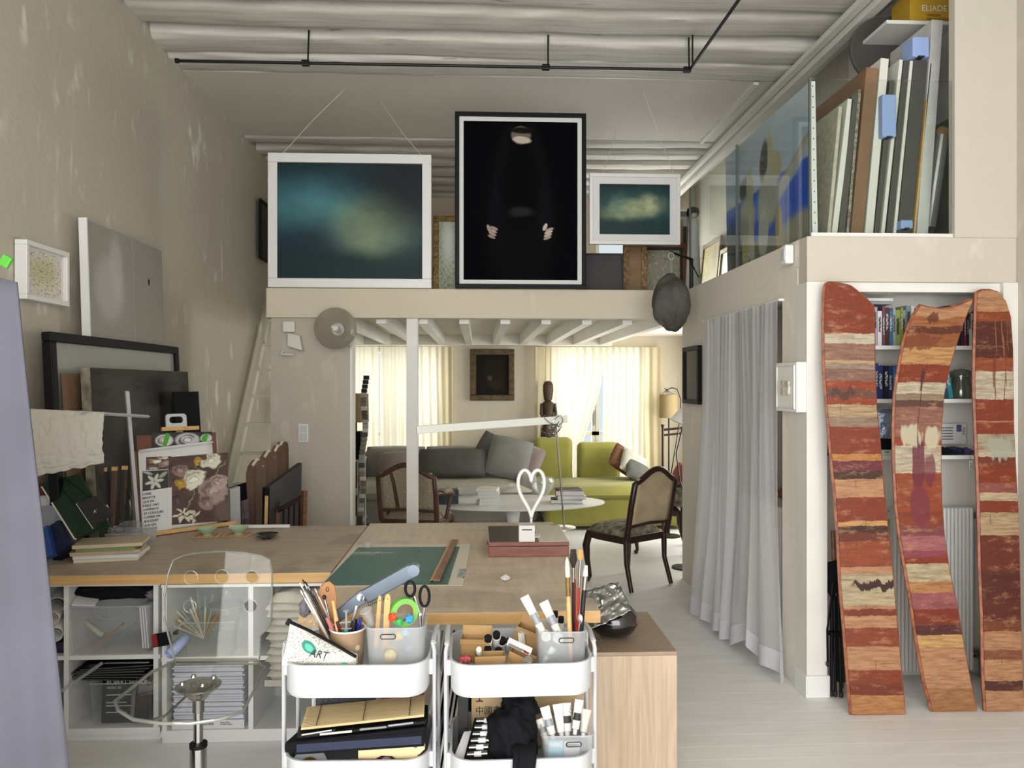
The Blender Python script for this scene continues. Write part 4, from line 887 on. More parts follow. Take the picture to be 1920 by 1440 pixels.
for k, (u, v, wd, dp, mt_, rz) in enumerate(((160, 1036, .24, .14, 'paper_cream', .32), (167, 1034, .25, .15, 'paper', .25), (160, 1035, .26, .14, M_('tan_page', 'b8a287', .7), .36), (168, 1033, .22, .15, M_('leaf_page', '7c8a5c', .7), .28), (174, 1031, .26, .15, M_('buff_page', 'c2b49a', .7), .34))):
    c_ = Vector((-1.845+.008*math.sin(k*2.1), 3.84, 0)); wd *= 1.2; dp *= 1.25
    t = thing('booklet', ['cream booklet at the bottom of the small pile beside the green folder', 'white booklet second from the bottom of the small pile', 'tan booklet in the middle of the small pile', 'green covered booklet under the buff folder', 'buff paper folder on top of the small pile by the easel'][k], 'booklet', M=mat_at((c_.x, c_.y, TZ+.001+.0178*k), rz=rz-.12))
    MB().bx(-wd/2, wd/2, -dp/2, dp/2, 0, .0163).build('pages', mt_, t, bevel=.001); MB().bx(-wd/2-.002, wd/2, -dp/2-.002, dp/2, .0163, .0175).build('cover', mt_, t)
# clear box of odds and ends
cb0, cb1 = F(172, 1015, Y=4.1), F(266, 1015, Y=4.1)
t = thing('clear_box', 'clear plastic box of crumpled bags next to the easel', 'box', ((cb0.x+cb1.x)/2, 4.19, TZ))
x0, x1, y0, y1 = cb0.x, cb1.x, 4.10, 4.28
mb = MB().bx(x0, x1, y0, y0+.003, TZ, TZ+.07).bx(x0, x1, y1-.003, y1, TZ, TZ+.07).bx(x0, x0+.003, y0, y1, TZ, TZ+.07).bx(x1-.003, x1, y0, y1, TZ, TZ+.07).bx(x0, x1, y0, y1, TZ, TZ+.003)
mb.build('tray', 'frosted', t); MB().bx(x0-.004, x1+.004, y0-.004, y0+.004, TZ+.066, TZ+.072).bx(x0-.004, x1+.004, y1-.004, y1+.004, TZ+.066, TZ+.072).build('rim', 'clear_plastic', t)
def crumple(name, label, cen, r, mat, seed, cat='bag', sz=.6, amp=.5, sub=4, parent=None):
    bm = bmesh.new(); bmesh.ops.create_icosphere(bm, subdivisions=sub, radius=1)
    for v in bm.verts:
        p = v.co.copy(); n_ = abs(mnoise.noise(p*2.2+Vector((seed, 0, 0))))*amp + abs(mnoise.noise(p*5+Vector((0, seed, 0))))*amp*.4
        q_ = p*(.75+n_); v.co = Vector((q_.x*r, q_.y*r, q_.z*r*sz))
    me = bpy.data.meshes.new(name); bm.to_mesh(me); bm.free(); me.materials.append(MT[mat] if isinstance(mat, str) else mat)
    o = bpy.data.objects.new(name, me); COL.objects.link(o); o.location = cen; tag(o, label, cat); return o
crumple('plastic_bag', 'crumpled clear bag in the box by the easel', ((x0+x1)/2+.03, 4.19, TZ+.075), .085, 'clear_plastic', 3)
crumple('plastic_bag', 'crumpled silvery packet in the box by the white card', ((x0+x1)/2-.06, 4.18, TZ+.065), .06, M_('silver_foil', '8c8c88', .3, .4), 9)
# glass flask with braided rope handle
YJ = 4.42; fk = F(222, 960, Y=YJ); t = thing('smoky_jug', 'smoky clear jug with a beaded rim behind the plastic box', 'jug', (fk.x, YJ, TZ))
M4 = Matrix.Translation((fk.x, YJ, TZ+.001))
MB().lathe([(0, 0), (.06, 0), (.075, .03), (.08, .16), (.07, .22), (.068, .22), (.076, .16), (.072, .03), (0, .006)], 24, M4).build('jug_body', 'clear_plastic', t, smooth=50)
pts = [Vector((fk.x, YJ, TZ+.22)) + Vector((.075*math.cos(a_), -.01, .055*math.sin(a_))) for a_ in [math.pi*i/16 for i in range(17)]]
bd_ = MB()
for p in pts: bd_.lathe([(0, -.007), (.006, -.004), (.008, 0), (.006, .004), (0, .007)], 8, Matrix.Translation(p))
bd_.build('beaded_handle', 'steel', t)
# grey fabric drape in the left foreground
def drape(u, v):
    z = 1.955*(1-v) + .0
    xr = -1.62 + .16*(1-u) * 0
    edge = -1.225 + .0*v; e0 = F(20, 490, Y=2.28); e1 = F(117, 1440, Y=2.28)
    xe = e0.x + (e1.x-e0.x)*min(1.3, (e0.z-z)/(e0.z-e1.z)) if z < e0.z else e0.x - (z-e0.z)*.8
    x = XL+.25 + (xe-XL-.25)*u
    fold = .035*math.sin(u*13+v*1.2) + .02*math.sin(u*29 + 2*v) + .015*mnoise.noise(Vector((u*4, v*3, 0)))
    top = .18*(1-u)*max(0, 1-v*6)
    return Vector((x, 2.30 + fold*(.4+.6*v), z + top))
cu = MB().grid(drape, 60, 40)
cu = cu.build('fabric_drape', M_('lavender_fabric', '62626e', .9, nz=(3, .08)), smooth=80, solid=.006)
tag(cu, 'lavender grey fabric drape hanging beside the work table', 'drape')
a_ = F(16, 488, Y=2.26); g_ = MB().box(a_ + Vector((-.02, .02, 0)), (.03, .012, .035), (0, .5, 0)); g_.build('clip', 'green_tape', cu, bevel=.003)
pp = thing('drape_stand', 'dark stand post carrying the grey fabric drape', 'stand', (-1.85, 2.38, 0))
MB().cyl((-1.72, 2.40, 0), (-1.72, 2.40, 2.1), .015).build('post', 'black_metal', pp); MB().lathe([(0, 0), (.12, 0), (.12, .012), (0, .02)], 20, Matrix.Translation((-1.72, 2.40, 0))).build('base', 'black_metal', pp)
MB().cyl((-1.82, 2.34, 2.1), (-1.55, 2.34, 1.93), .010).build('arm', 'black_metal', pp)
# ================================================================ ladder, switch, globe, rack behind the tables
ld = thing('loft_ladder', 'white painted wooden ladder climbing to the loft beside the wall stub', 'ladder', (-2.0, 7.0, 0))
XS = -2.22; s0 = F(500, 607, X=XS); s1 = F(440, 890, X=XS); dv = (s0-s1)/(s0.z-s1.z)
foot = s1 - dv*s1.z; head = s1 + dv*(LOFT+.12-s1.z); foot.z = .0
Mtilt = math.atan2(head.y-foot.y, head.z-foot.z)
for x in (XS, XS+.50):
    c_ = (foot+head)/2; MB().box((x, c_.y, c_.z), (.035, .08, (head-foot).length), (-Mtilt, 0, 0)).build('stile', 'cream_trim', ld, bevel=.003)
for i in range(9):
    z = .22 + i*.262; y = foot.y + (head.y-foot.y)*(z/head.z)
    MB().box((XS+.25, y, z), (.47, .085, .026)).build('tread', 'cream_trim', ld, bevel=.003)
a_ = F(500, 802, Y=6.9); o = crumple('ribbon_knot', 'dark green ribbon knot tied on a ladder tread', (-1.86, 6.93, 1.29), .03, M_('dark_green', '2a3a2a', .8), 5, 'ribbon', sub=3)
sw = F(569, 812, Y=YL-.008); t = thing('light_switch', 'white double rocker light switch on the wall stub', 'switch', sw)
MB().box(sw, (.082, .012, .15)).build('plate', 'white_gloss', t, bevel=.005)
for dx in (-.016, .016):
    for dz in (-.033, .033): MB().box(sw + Vector((dx, -.007, dz)), (.029, .006, .060)).build('rocker', 'white_plastic', t, bevel=.002)
# white plaster bracket sculpture
bk_ = F(545, 632, Y=YL-.05); t = thing('plaster_bracket', 'white plaster wall bracket with a chipped relief near the globe lamp', 'bracket', bk_)
MB().box(bk_ + Vector((-.02, .03, .085)), (.10, .05, .09)).build('relief_block', M_('plaster_white', 'd9d5ca', .8, bump=(30, .6)), t, bevel=.012)
MB().slabpoly([bk_ + Vector((-.02, -.02, .03)), bk_ + Vector((.08, -.04, .01)), bk_ + Vector((.10, -.04, -.11)), bk_ + Vector((-.02, -.02, -.075))], (0, .085, 0)).build('folded_tray', 'plaster_white', t, bevel=.003)
MB().tube([bk_ + Vector((-.06, -.0, -.11)), bk_ + Vector((-.07, -.03, -.14)), bk_ + Vector((.03, -.05, -.145))], .008, 6).build('shelf_lip', 'plaster_white', t)
# glass globe wall lamp
gc = F(629, 616, Y=YL-.18); t = thing('globe_lamp', 'smoky glass globe wall lamp at the loft fascia', 'lamp', gc)
mixmat('smoky_glass', 'b9b2a2', .5, .5, .1, gloss=.08)
MB().lathe([(.03, -.163)] + [(.166*math.sin(math.pi*i/20), -.166*math.cos(math.pi*i/20)) for i in range(1, 20)] + [(.0, .166)], 32, Matrix.Translation(gc)).build('globe', 'smoky_glass', t, smooth=70)
MB().cyl(gc + Vector((0, .10, 0)), gc + Vector((0, .172, 0)), .05, n=20).build('wall_mount', 'steel', t)
MB().lathe([(0, -.03), (.02, -.02), (.025, 0), (.01, .03), (0, .03)], 12, Matrix.Translation(gc)).build('bulb', 'white_plastic', t, smooth=True)
cp = [F(660, 624, Y=YL-.05), F(664, 640, Y=YL-.06), F(657, 652, Y=YL-.04), F(648, 648, Y=YL-.01)]
MB().tube(cp, .004, 6).build('cable', 'white_plastic', t)
# folding rack with drawing boards and portfolio
rk = thing('print_rack', 'brown wooden folding print rack beside the wall stub', 'rack', (-1.55, 5.5, 0))
def bar(p, q_, w_=.022): return MB().tube([p, q_], w_, 4)
rz_ = 5.45
for u0, v0, u1, v1, nm in ((520, 952, 512, 1100, 'post'), (571, 920, 566, 1100, 'post')):
    bar(F(u0, v0, Y=rz_), F(u1, v1, Y=rz_)).build(nm, 'mid_wood', rk)
bar(F(520, 958, Y=rz_-.02), F(570, 930, Y=rz_+.10), .018).build('top_rail', 'dark_wood', rk)
for u in (532, 542, 552, 562): bar(F(u, 962-(u-520)*.55, Y=rz_), F(u-4, 1100, Y=rz_), .007).build('slat', 'dark_wood', rk)
for u0, v0, u1, v1 in ((430, 1100, 438, 930), (495, 1100, 501, 925)): bar(F(u0, v0, Y=rz_), F(u1, v1, Y=rz_)).build('post', 'mid_wood', rk)
def board_px(name, label, cat, px, Y0, Y1, mat, th, edge=None):
    P_ = [F(u, v, Y=(Y0 if i in (0, 3) else Y1)) for i, (u, v) in enumerate(px)]
    n = (P_[1]-P_[0]).cross(P_[-1]-P_[0]).normalized(); n = -n if n.y > 0 else n
    t_ = thing(name, label, cat, P_[0]); MB().slabpoly(P_, -n*th).build('board', mat, t_)
    if edge: MB().tube([P_[0]-n*th*.5, P_[-1]-n*th*.5], th*.7, 4).build('edge', edge, t_)
    return t_, P_, n
M_('board_brown', '6f5646', .7, nz=(5, .15))
for k, (x, yt, w_, lab) in enumerate(((461, 862, 22, 'first brown arched board at the open end of the print rack'), (484, 846, 20, 'second brown arched board in the print rack'), (504, 836, 16, 'third brown arched board with a pale chipped edge'), (514, 829, 12, 'last brown arched board against the wall stub in the print rack'))):
    Yk = 5.62 + .13*k
    pts_ = [F(x+2, 1100, Y=Yk), F(x+w_+2, 1100, Y=Yk+.1), F(x+w_, yt+14, Y=Yk+.1), F(x+w_*.9, yt+3, Y=Yk+.1), F(x+w_*.55, yt, Y=Yk+.05), F(x+w_*.15, yt+12, Y=Yk), F(x, yt+26, Y=Yk)]
    t_ = thing('arched_board', lab, 'board', pts_[0]); MB().slabpoly(pts_, (.05, .06, 0)).build('board', 'board_brown', t_); MB().tube([p + Vector((.025, .028, 0)) for p in pts_[2:6]], .012, 5).build('chipped_edge', 'paper_cream', t_)
board_px('black_portfolio', 'large black portfolio case standing in the print rack', 'portfolio', [(500, 1100), (562, 1060), (566, 868), (503, 914)], 5.33, 5.75, 'charcoal', .035, 'black')
board_px('raw_batten', 'pale raw wood batten standing by the black portfolio', 'wood', [(493, 1100), (499, 1100), (503, 930), (497, 930)], 5.30, 5.31, 'pine', .012)
board_px('white_folder', 'bundle of white sheets in the print rack', 'papers', [(436, 1100), (454, 1095), (450, 912), (431, 918)], 5.35, 5.40, 'paper', .05)
board_px('black_portfolio', 'thin black portfolio with pale corner at the ladder end of the rack', 'portfolio', [(428, 1100), (470, 1080), (462, 905), (420, 918)], 5.46, 5.60, 'black_soft', .02)
board_px('flower_sheet', 'mauve flower sheet tucked behind the white sheets in the rack', 'print', [(456, 1080), (470, 1075), (466, 935), (452, 940)], 5.43, 5.45, M_('mauve_print', '5c4c52', .6, nz=(20, .5)), .004)
# ================================================================ living room beyond
mixmat('sheer_cream', 'd2ccba', .02, .60); mixmat('drape_cream', 'd8cdb0', .0, .40)
def curtain(name, label, x0, x1, y, z0, z1, folds, amp, mat, seed=0, gather=None):
    def f(u, v):
        x = x0 + (x1-x0)*u
        if gather: x = x + gather(u, v)
        a_ = amp*(.55+.45*v)
        yy = y + a_*math.sin(u*folds*2*math.pi + .8*math.sin(3*v+seed) + 2*mnoise.noise(Vector((u*3, seed, 0)))) + .012*mnoise.noise(Vector((u*folds*2.2, v*2, seed)))
        return Vector((x, yy, z1 + (z0-z1)*v))
    return tag(MB().grid(f, int(folds*10), 24).build(name, mat, smooth=80), label, 'curtain')
zt = UNDER-.06
curtain('sheer_curtain', 'sheer cream curtain behind the arm of the grey sofa', -2.25, -1.28, YB-.16, .06, zt, 9, .035, 'sheer_cream', 1); curtain('sheer_curtain', 'sheer cream curtain behind the white post', -1.26, -.48, YB-.16, .06, zt, 8, .035, 'sheer_cream', 2)
curtain('heavy_curtain', 'narrow cream side curtain beside the dark gilt portrait', -.50, -.33, YB-.13, .05, zt, 2, .03, 'drape_cream', 3)
curtain('heavy_curtain', 'cream side curtain between the portrait and the sculpted figure', .74, .95, YB-.13, .05, zt, 2, .03, 'drape_cream', 4)
gz = lambda u, v: -.30*u*max(0, math.sin(min(1, v*1.35)*math.pi/2))**3 if v < .75 else -.30*u*(1-(v-.75)*1.2)
curtain('sheer_curtain', 'sheer cream curtain tied back behind the sculpted figure', .92, 1.62, YB-.16, .06, zt, 7, .03, 'sheer_cream', 5, gz); curtain('sheer_curtain', 'sheer cream curtain behind the scatter cushions of the green sofa', 1.62, 2.16, YB-.16, .06, zt, 6, .03, 'sheer_cream', 6)
curtain('heavy_curtain', 'cream side curtain by the arching floor lamp', 2.12, 2.42, YB-.13, .05, zt, 3, .03, 'drape_cream', 7)
# portrait
paint('old_portrait', '16130f', [('e', .5, .55, .35, .35, 0, '201a13', .6), ('e', .42, .42, .08, .07, 0, '4d3f2c', .5), ('e', .62, .25, .2, .1, 0, '2c2318', .6)], .7, .9, .1, 4, spec=.15)
a, b, c = F(882, 751, Y=YB), F(964, 751, Y=YB), F(882, 655, Y=YB)
framed('gilt_portrait', 'dark old portrait in a wide gilt frame between the garden windows', 'painting', mat_at(((a.x+b.x)/2, YB-.002, a.z)), b.x-a.x, c.z-a.z, .075, .06, M_('gold_dark', '4e3f24', .5, .3, nz=(18, .4), bump=(40, .6)), 'old_portrait')
# sofas
M_('sofa_grey', '8d8981', .9, nz=(5, .06), sheen=.2); M_('sofa_mauve', '857a74', .9, nz=(5, .06), sheen=.2); M_('cushion_slate', '55564f', .9, nz=(6, .08)); M_('cushion_grey', '7f7e78', .9, nz=(6, .06)); M_('cushion_brown', '6a4630', .85, nz=(20, .3)); M_('sofa_lime', '8f8c42', .9, nz=(4, .08), sheen=.2); M_('sofa_pale', 'a9a89a', .9, nz=(4, .06))
sf = thing('grey_sofa', 'long grey sofa with loose seat cover under the garden window', 'sofa', (-.55, 8.9, 0))
yS = 9.0
MB().bx(-1.75, .62, 8.55, 9.5, .05, .34).build('sofa_base', 'sofa_grey', sf, bevel=.04, seg=3)
MB().pillow(Matrix.Translation((-.52, 8.93, .42)), 2.35, .98, .22, 14, 5, .02, 2).build('seat_cushion', 'sofa_pale', sf, smooth=80)
MB().bx(-1.75, .62, 9.35, 9.55, .3, .80).build('sofa_back', 'sofa_grey', sf, bevel=.06, seg=3); MB().bx(-1.78, -1.42, 8.5, 9.5, .05, .78).build('armrest', 'sofa_mauve', sf, bevel=.10, seg=4); MB().bx(.45, .68, 8.6, 9.5, .05, .60).build('armrest', 'sofa_grey', sf, bevel=.06, seg=3)
for x, wd in ((-1.02, .75), (-.3, .72), (.28, .50)): MB().pillow(Matrix.Translation((x, 9.30, .66)) @ Matrix.Rotation(math.radians(80), 4, 'X'), wd, .45, .22, 10, 4, .015, x).build('back_cushion', 'sofa_grey', sf, smooth=80)
def cushion(u, v, Y, wd, ht, th, R, mat, label, name='cushion'):
    c_ = F(u, v, Y=Y); return tag(MB().pillow(Matrix.Translation(c_) @ Euler([math.radians(x) for x in R]).to_matrix().to_4x4(), wd, ht, th, 12, 2.6, .01, u).build(name, mat, smooth=80), label, 'cushion')
cushion(848, 868, 8.95, .82, .36, .20, (68, 0, 0), 'cushion_slate', 'long slate bolster cushion on the grey sofa'); cushion(748, 872, 8.90, .46, .34, .2, (65, 0, 8), 'sofa_mauve', 'mauve grey cushion by the sofa arm'); cushion(955, 858, 8.95, .52, .50, .16, (70, 12, -8), 'cushion_grey', 'square mid grey cushion leaning on the end of the grey sofa'); cushion(925, 842, 9.15, .40, .34, .14, (72, 30, 0), 'cushion_slate', 'dark grey cushion tilted behind the square grey cushion')
cushion(985, 862, 9.0, .42, .40, .14, (66, 18, -22), 'sofa_mauve', 'taupe cushion at the junction of the two sofas')
g = thing('lime_sofa', 'olive lime sofa with two high backs beside the window', 'sofa', (1.5, 9.0, 0))
MB().bx(.75, 2.35, 8.35, 9.35, .04, .36).build('sofa_base', 'sofa_lime', g, bevel=.05, seg=3); MB().pillow(Matrix.Translation((1.55, 8.85, .40)), 1.62, 1.05, .20, 14, 5, .02, 4).build('seat_cushion', 'sofa_lime', g, smooth=80)
for u0, u1, v0 in ((1001, 1073, 820), (1083, 1162, 829)):
    p, q_ = F(u0, 900, Y=9.35), F(u1, v0, Y=9.35); MB().bx(p.x, q_.x, 9.27, 9.50, .33, q_.z).build('back_block', 'sofa_lime', g, bevel=.07, seg=4)
cushion(1168, 862, 9.05, .34, .34, .13, (62, 35, 8), 'cushion_brown', 'rust brown patterned cushion on the lime sofa'); cushion(1188, 870, 8.95, .36, .34, .13, (58, 30, 12), 'sofa_pale', 'pale grey cushion against the rust brown cushion'); cushion(1196, 885, 8.85, .34, .30, .12, (50, 25, 14), 'cushion_slate', 'slate cushion with striped edge at the end of the lime sofa')
# carved figure behind the sofas
M_('old_wood', '42301f', .6, nz=(10, .3)); sx = F(1028, 760, Y=9.6); t = thing('carved_figure', 'dark carved wooden figure standing at the window between the sofas', 'sculpture', (sx.x, 9.62, 0))
MF = Matrix.Translation((sx.x, 9.62, 0)); zf = lambda v: F(1028, v, Y=9.62).z
MB().lathe([(.001, zf(752)), (.05, zf(750)), (.06, zf(742)), (.068, zf(732)), (.066, zf(722)), (.045, zf(716)), (0, zf(714))], 14, MF).build('head', 'old_wood', t, smooth=60)
MB().lathe([(.001, zf(825)), (.10, zf(822)), (.09, zf(805)), (.06, zf(795)), (.075, zf(775)), (.085, zf(757)), (.045, zf(753)), (.028, zf(749)), (0, zf(748))], 14, MF, 1).build('torso', 'old_wood', t, smooth=60)
for s_ in (-1, 1): MB().tube([Vector((sx.x+s_*.08, 9.6, zf(757))), Vector((sx.x+s_*.095, 9.57, zf(775))), Vector((sx.x+s_*.05, 9.52, zf(790)))], [.024, .02, .016], 8).build('arm', 'old_wood', t, smooth=60)
MB().bx(sx.x-.14, sx.x+.14, 9.53, 9.72, 0, zf(825)).build('plinth', 'charcoal', t)
# coffee table
ct = thing('coffee_table', 'low white oval pedestal coffee table in front of the sofas', 'table', (.35, 7.65, 0))
c_ = F(962, 941, Z=.44); rx_ = (F(1135, 941, Z=.44)-F(790, 941, Z=.44)).length/2; yr = .50
Me = Matrix.Translation((c_.x, c_.y, 0)) @ Matrix.Diagonal((rx_/yr, 1, 1, 1))
MB().lathe([(0, .415), (yr*.90, .415), (yr, .430), (yr, .440), (0, .440)], 56, Me).build('table_top', 'white_gloss', ct, smooth=40); MB().lathe([(.25, 0), (.25, .012), (.10, .05), (.055, .2), (.08, .38), (.16, .415)], 32, Matrix.Translation((c_.x, c_.y, 0))).build('pedestal', 'white_gloss', ct, smooth=60)
def ctbox(u, v, wd, dp, ht, mat, name, label, cat, rz=0, z=.4405, pages=True):
    p = F(u, v, Z=.4405); t_ = thing(name, label, cat, M=mat_at((p.x, p.y, z), rz=rz))
    if pages:
        MB().bx(-wd/2, wd/2, -dp/2, dp/2, 0, .003).bx(-wd/2, wd/2, -dp/2, dp/2, ht-.003, ht).bx(-wd/2, -wd/2+.003, -dp/2, dp/2, .003, ht-.003).build('cover', mat, t_); MB().bx(-wd/2+.003, wd/2-.004, -dp/2+.003, dp/2-.004, .003, ht-.003).build('pages', 'paper', t_)
    else:
        MB().bx(-wd/2, wd/2, -dp/2, dp/2, 0, ht*.72).build('box_body', mat, t_, bevel=.003); MB().bx(-wd/2-.003, wd/2+.003, -dp/2-.003, dp/2+.003, ht*.72, ht).build('lid', mat, t_, bevel=.003)
    return t_
ctbox(840, 943, .20, .16, .14, M_('petrol_box', '1f2c3a', .4), 'storage_box', 'dark petrol blue box on the coffee table', 'box', .1, pages=False)
for k in range(5): ctbox(915+2*(k % 2), 945, .21, .16, .033, ['paper', 'paper_cream', 'slab_pale', 'paper', 'paper_cream'][k], 'book', ['white book lowest in the pale stack on the coffee table', 'cream book second in the pale stack on the coffee table', 'grey book in the middle of the pale stack on the coffee table', 'white book near the top of the pale stack on the coffee table', 'cream book topping the pale stack on the coffee table'][k], 'book', .2-.1*k, .4405+.0335*k)
M_('red_cover', '8a1f22', .4)
ctbox(1062, 942, .32, .2, .04, 'charcoal', 'book', 'dark flat book under the red books on the coffee table', 'book', -.1); ctbox(1070, 942, .29, .19, .038, 'paper', 'book', 'white book with red title under the red book', 'book', .05, .481); ctbox(1068, 942, .29, .18, .05, 'red_cover', 'book', 'red book on the short stack of the coffee table', 'book', -.06, .5195); ctbox(1066, 942, .24, .18, .014, 'charcoal', 'book', 'black book topping the red stack on the coffee table', 'book', .1, .570)
for u, v, r_, lab in ((880, 930, .17, 'low clear glass bowl beside the petrol blue box'), (935, 921, .20, 'wide clear glass bowl at the middle of the coffee table'), (1018, 930, .13, 'clear glass globe vase behind the heart ornament')):
    p = F(u, v, Z=.4405); t_ = thing('glass_bowl', lab, 'bowl', (p.x, p.y, .4405)); hh = .09 if r_ > .15 else .2
    MB().lathe([(0, 0), (r_*.35, 0), (r_*.9, hh*.45), (r_, hh*.8), (r_*.85, hh), (r_*.82, hh), (r_*.95, hh*.78), (r_*.86, hh*.47), (r_*.33, .01), (0, .01)], 28, Matrix.Translation((p.x, p.y, .441))).build('bowl_body', 'clear_plastic', t_, smooth=50); MB().lathe([(r_*.3, 0), (r_*.36, 0), (r_*.36, .008), (r_*.3, .008)], 20, Matrix.Translation((p.x, p.y, .4407))).build('foot_ring', 'clear_plastic', t_)
# louis style chairs
M_('cane', '8f8470', .8, nz=(120, .35)); M_('chair_satin', 'a6957a', .6, nz=(8, .15)); paint('tapestry', '5d5648', [], .9); M_('tapestry_seat', '4c473c', .9, nz=(22, .55), col2='8f8a72'); M_('seat_red', '3a1517', .7)
def cabriole(x, y, z0, sx, sy): return MB().tube([(x, y, z0), (x+.018*sx, y+.018*sy, z0-.10), (x+.012*sx, y+.012*sy, z0-.22), (x-.006*sx, y-.006*sy, z0-.36), (x+.012*sx, y+.012*sy, 0.008)], [.03, .032, .024, .016, .022], 10)
def chair(name, label, M, back_mat, seat_mat, wood='dark_wood', arms=False, cane=False, bh=.93, wd=.46):
    """seat faces +y, back at y=0"""
    t_ = thing(name, label, 'chair', M=M); w2 = wd/2
    pl = [(-w2, .02), (w2, .02), (w2+.03, .30), (w2+.02, .46), (0, .50), (-w2-.02, .46), (-w2-.03, .30)]
    MB().prism(pl, .06, Matrix.Translation((0, 0, .37))).build('seat_frame', wood, t_, bevel=.01)
    def seat(u, v):
        x = (u*2-1); y = .03 + .45*v; e = max(0, (1-abs(x)**4)*(1-abs(v*2-1)**4))**.5
        return Vector((x*(w2+.01*v), y, .425 + .075*e))
    MB().grid(seat, 14, 12).build('seat', seat_mat, t_, smooth=80)
    for x, y, sx, sy in ((-w2, .44, -1, 1), (w2, .44, 1, 1)): cabriole(x, y, .40, sx, sy).build('leg', wood, t_, smooth=60)
    for x, sx in ((-w2+.01, -1), (w2-.01, 1)): MB().tube([(x, .02, .42), (x, .015, .22), (x+.01*sx, -.05, .008)], [.024, .02, .018], 8).build('leg', wood, t_, smooth=60)
    rk_ = -.10; zb = .50; top = []
    n = 14
    for i in range(n+1):
        s__ = i/n*2-1; z = bh + .035*math.cos(s__*math.pi) - .02*s__*s__*2; top.append(Vector((s__*w2, rk_*(z-.42)/.5, z)))
    MB().tube([Vector((-w2, 0, .42)), Vector((-w2-.005, rk_*.5, .68)), *top, Vector((w2+.005, rk_*.5, .68)), Vector((w2, 0, .42))], .024, 8).build('back_frame', wood, t_, smooth=60)
    MB().tube([Vector((-w2, rk_*.2, .52)), Vector((0, rk_*.2, .535)), Vector((w2, rk_*.2, .52))], .018, 8).build('back_rail', wood, t_, smooth=60)
    def bk2(u, v):
        x = (u*2-1)*(w2-.018); z = .53 + (bh-.53-.005+.03*math.cos((u*2-1)*math.pi))*v
        return Vector((x, rk_*(z-.42)/.5 + .012*math.sin(u*math.pi)*math.sin(v*math.pi), z))
    MB().grid(bk2, 10, 10).build('back_panel', back_mat, t_, smooth=80, solid=.02)
    if cane: MB().tube([Vector((-w2*.35, -.03, .53)), Vector((-w2*.45, -.075, bh*.85)), Vector((-w2*.55, -.10, bh))], .016, 8).build('back_splat', wood, t_, smooth=60)
    if arms:
        for s__ in (-1, 1):
            MB().tube([Vector((s__*w2, -.05, .68)), Vector((s__*(w2+.05), .12, .67)), Vector((s__*(w2+.06), .26, .655)), Vector((s__*(w2+.05), .31, .63))], [.018, .022, .024, .028], 8).build('arm', wood, t_, smooth=60)
            MB().tube([Vector((s__*(w2+.05), .28, .64)), Vector((s__*(w2+.02), .22, .42))], .018, 8).build('arm_support', wood, t_, smooth=60); MB().tube([Vector((s__*(w2+.045), .06, .69)), Vector((s__*(w2+.06), .20, .685))], .026, 8).build('arm_pad', seat_mat, t_, smooth=60)
    return t_
chair('side_chair', 'dark carved side chair with worn satin back and flowered seat', mat_at((1.365, 5.99, 0), rz=math.radians(34)), 'chair_satin', 'tapestry_seat', bh=.94)
chair('armchair', 'carved armchair with caned back standing behind the white post', mat_at((-.62, 6.72, 0), rz=math.radians(-14)), 'cane', 'cane', M_('chair_wood', '4a3022', .45, nz=(12, .25)), True, True, bh=.90, wd=.52)
chair('armchair', 'dark red armchair half hidden behind the store wall', mat_at((2.02, 7.35, 0), rz=math.radians(78)), 'seat_red', 'seat_red', 'dark_wood', True, bh=.92)
cushion(1283, 905, 7.3, .36, .36, .14, (70, 10, -60), M_('pink_linen', '8d4a4a', .9), 'dusty pink cushion in the red armchair'); cushion(1272, 930, 7.15, .34, .30, .14, (20, 0, 20), 'tapestry_seat', 'grey patterned cushion on the seat of the red armchair')
# wooden frame hanging rail seen above the red chair
rl = thing('towel_horse', 'dark turned wooden rail behind the red armchair', 'rail', (2.3, 8.3, 0))
p, q_ = F(1243, 806, Y=8.3), F(1300, 800, Y=8.3)
MB().tube([p, q_], .014, 8).build('rail', 'dark_wood', rl); MB().tube([p + Vector((0, 0, -.06)), q_ + Vector((0, 0, -.06))], .012, 8).build('rail', 'dark_wood', rl)
for pp_ in (p, q_): MB().tube([Vector((pp_.x, 8.3, .001)), Vector((pp_.x, 8.3, p.z+.02)), Vector((pp_.x, 8.3, p.z+.06))], [.014, .016, .024], 8).build('post', 'dark_wood', rl)
# lamps
def drum(u, v0, v1, rpx, Y, label, mat, stand='black_metal'):
    c1 = F(u, v0, Y=Y); c2 = F(u, v1, Y=Y); r_ = rpx*Y/FPX; t_ = thing('drum_lamp', label, 'lamp', (c1.x, Y, 0))
    MB().lathe([(r_, c2.z), (r_*.96, c1.z)], 28, Matrix.Translation((c1.x, Y, 0))).build('lamp_shade', mat, t_, smooth=True, solid=.004)
    MB().cyl((c1.x, Y, .02), (c1.x, Y, c1.z-.02), .010).build('pole', stand, t_); MB().lathe([(0, 0), (.13, 0), (.13, .015), (0, .03)], 20, Matrix.Translation((c1.x, Y, 0))).build('base', stand, t_); MB().tube([Vector((c1.x-r_*.93, Y, c1.z-.02)), Vector((c1.x+r_*.93, Y, c1.z-.02))], .004, 6).build('spider', stand, t_)
mixmat('parchment', 'b8a67e', .03, .45)
drum(668, 738, 791, 23, 8.25, 'tan drum shade floor lamp behind the patterned pole', 'parchment'); drum(1254, 740, 783, 18, 9.4, 'tan drum shade lamp beside the cream side curtain', 'parchment')
al = thing('arc_lamp', 'black arching wire floor lamp beside the store wall', 'lamp', (2.35, 8.0, 0)); Ya = 8.0
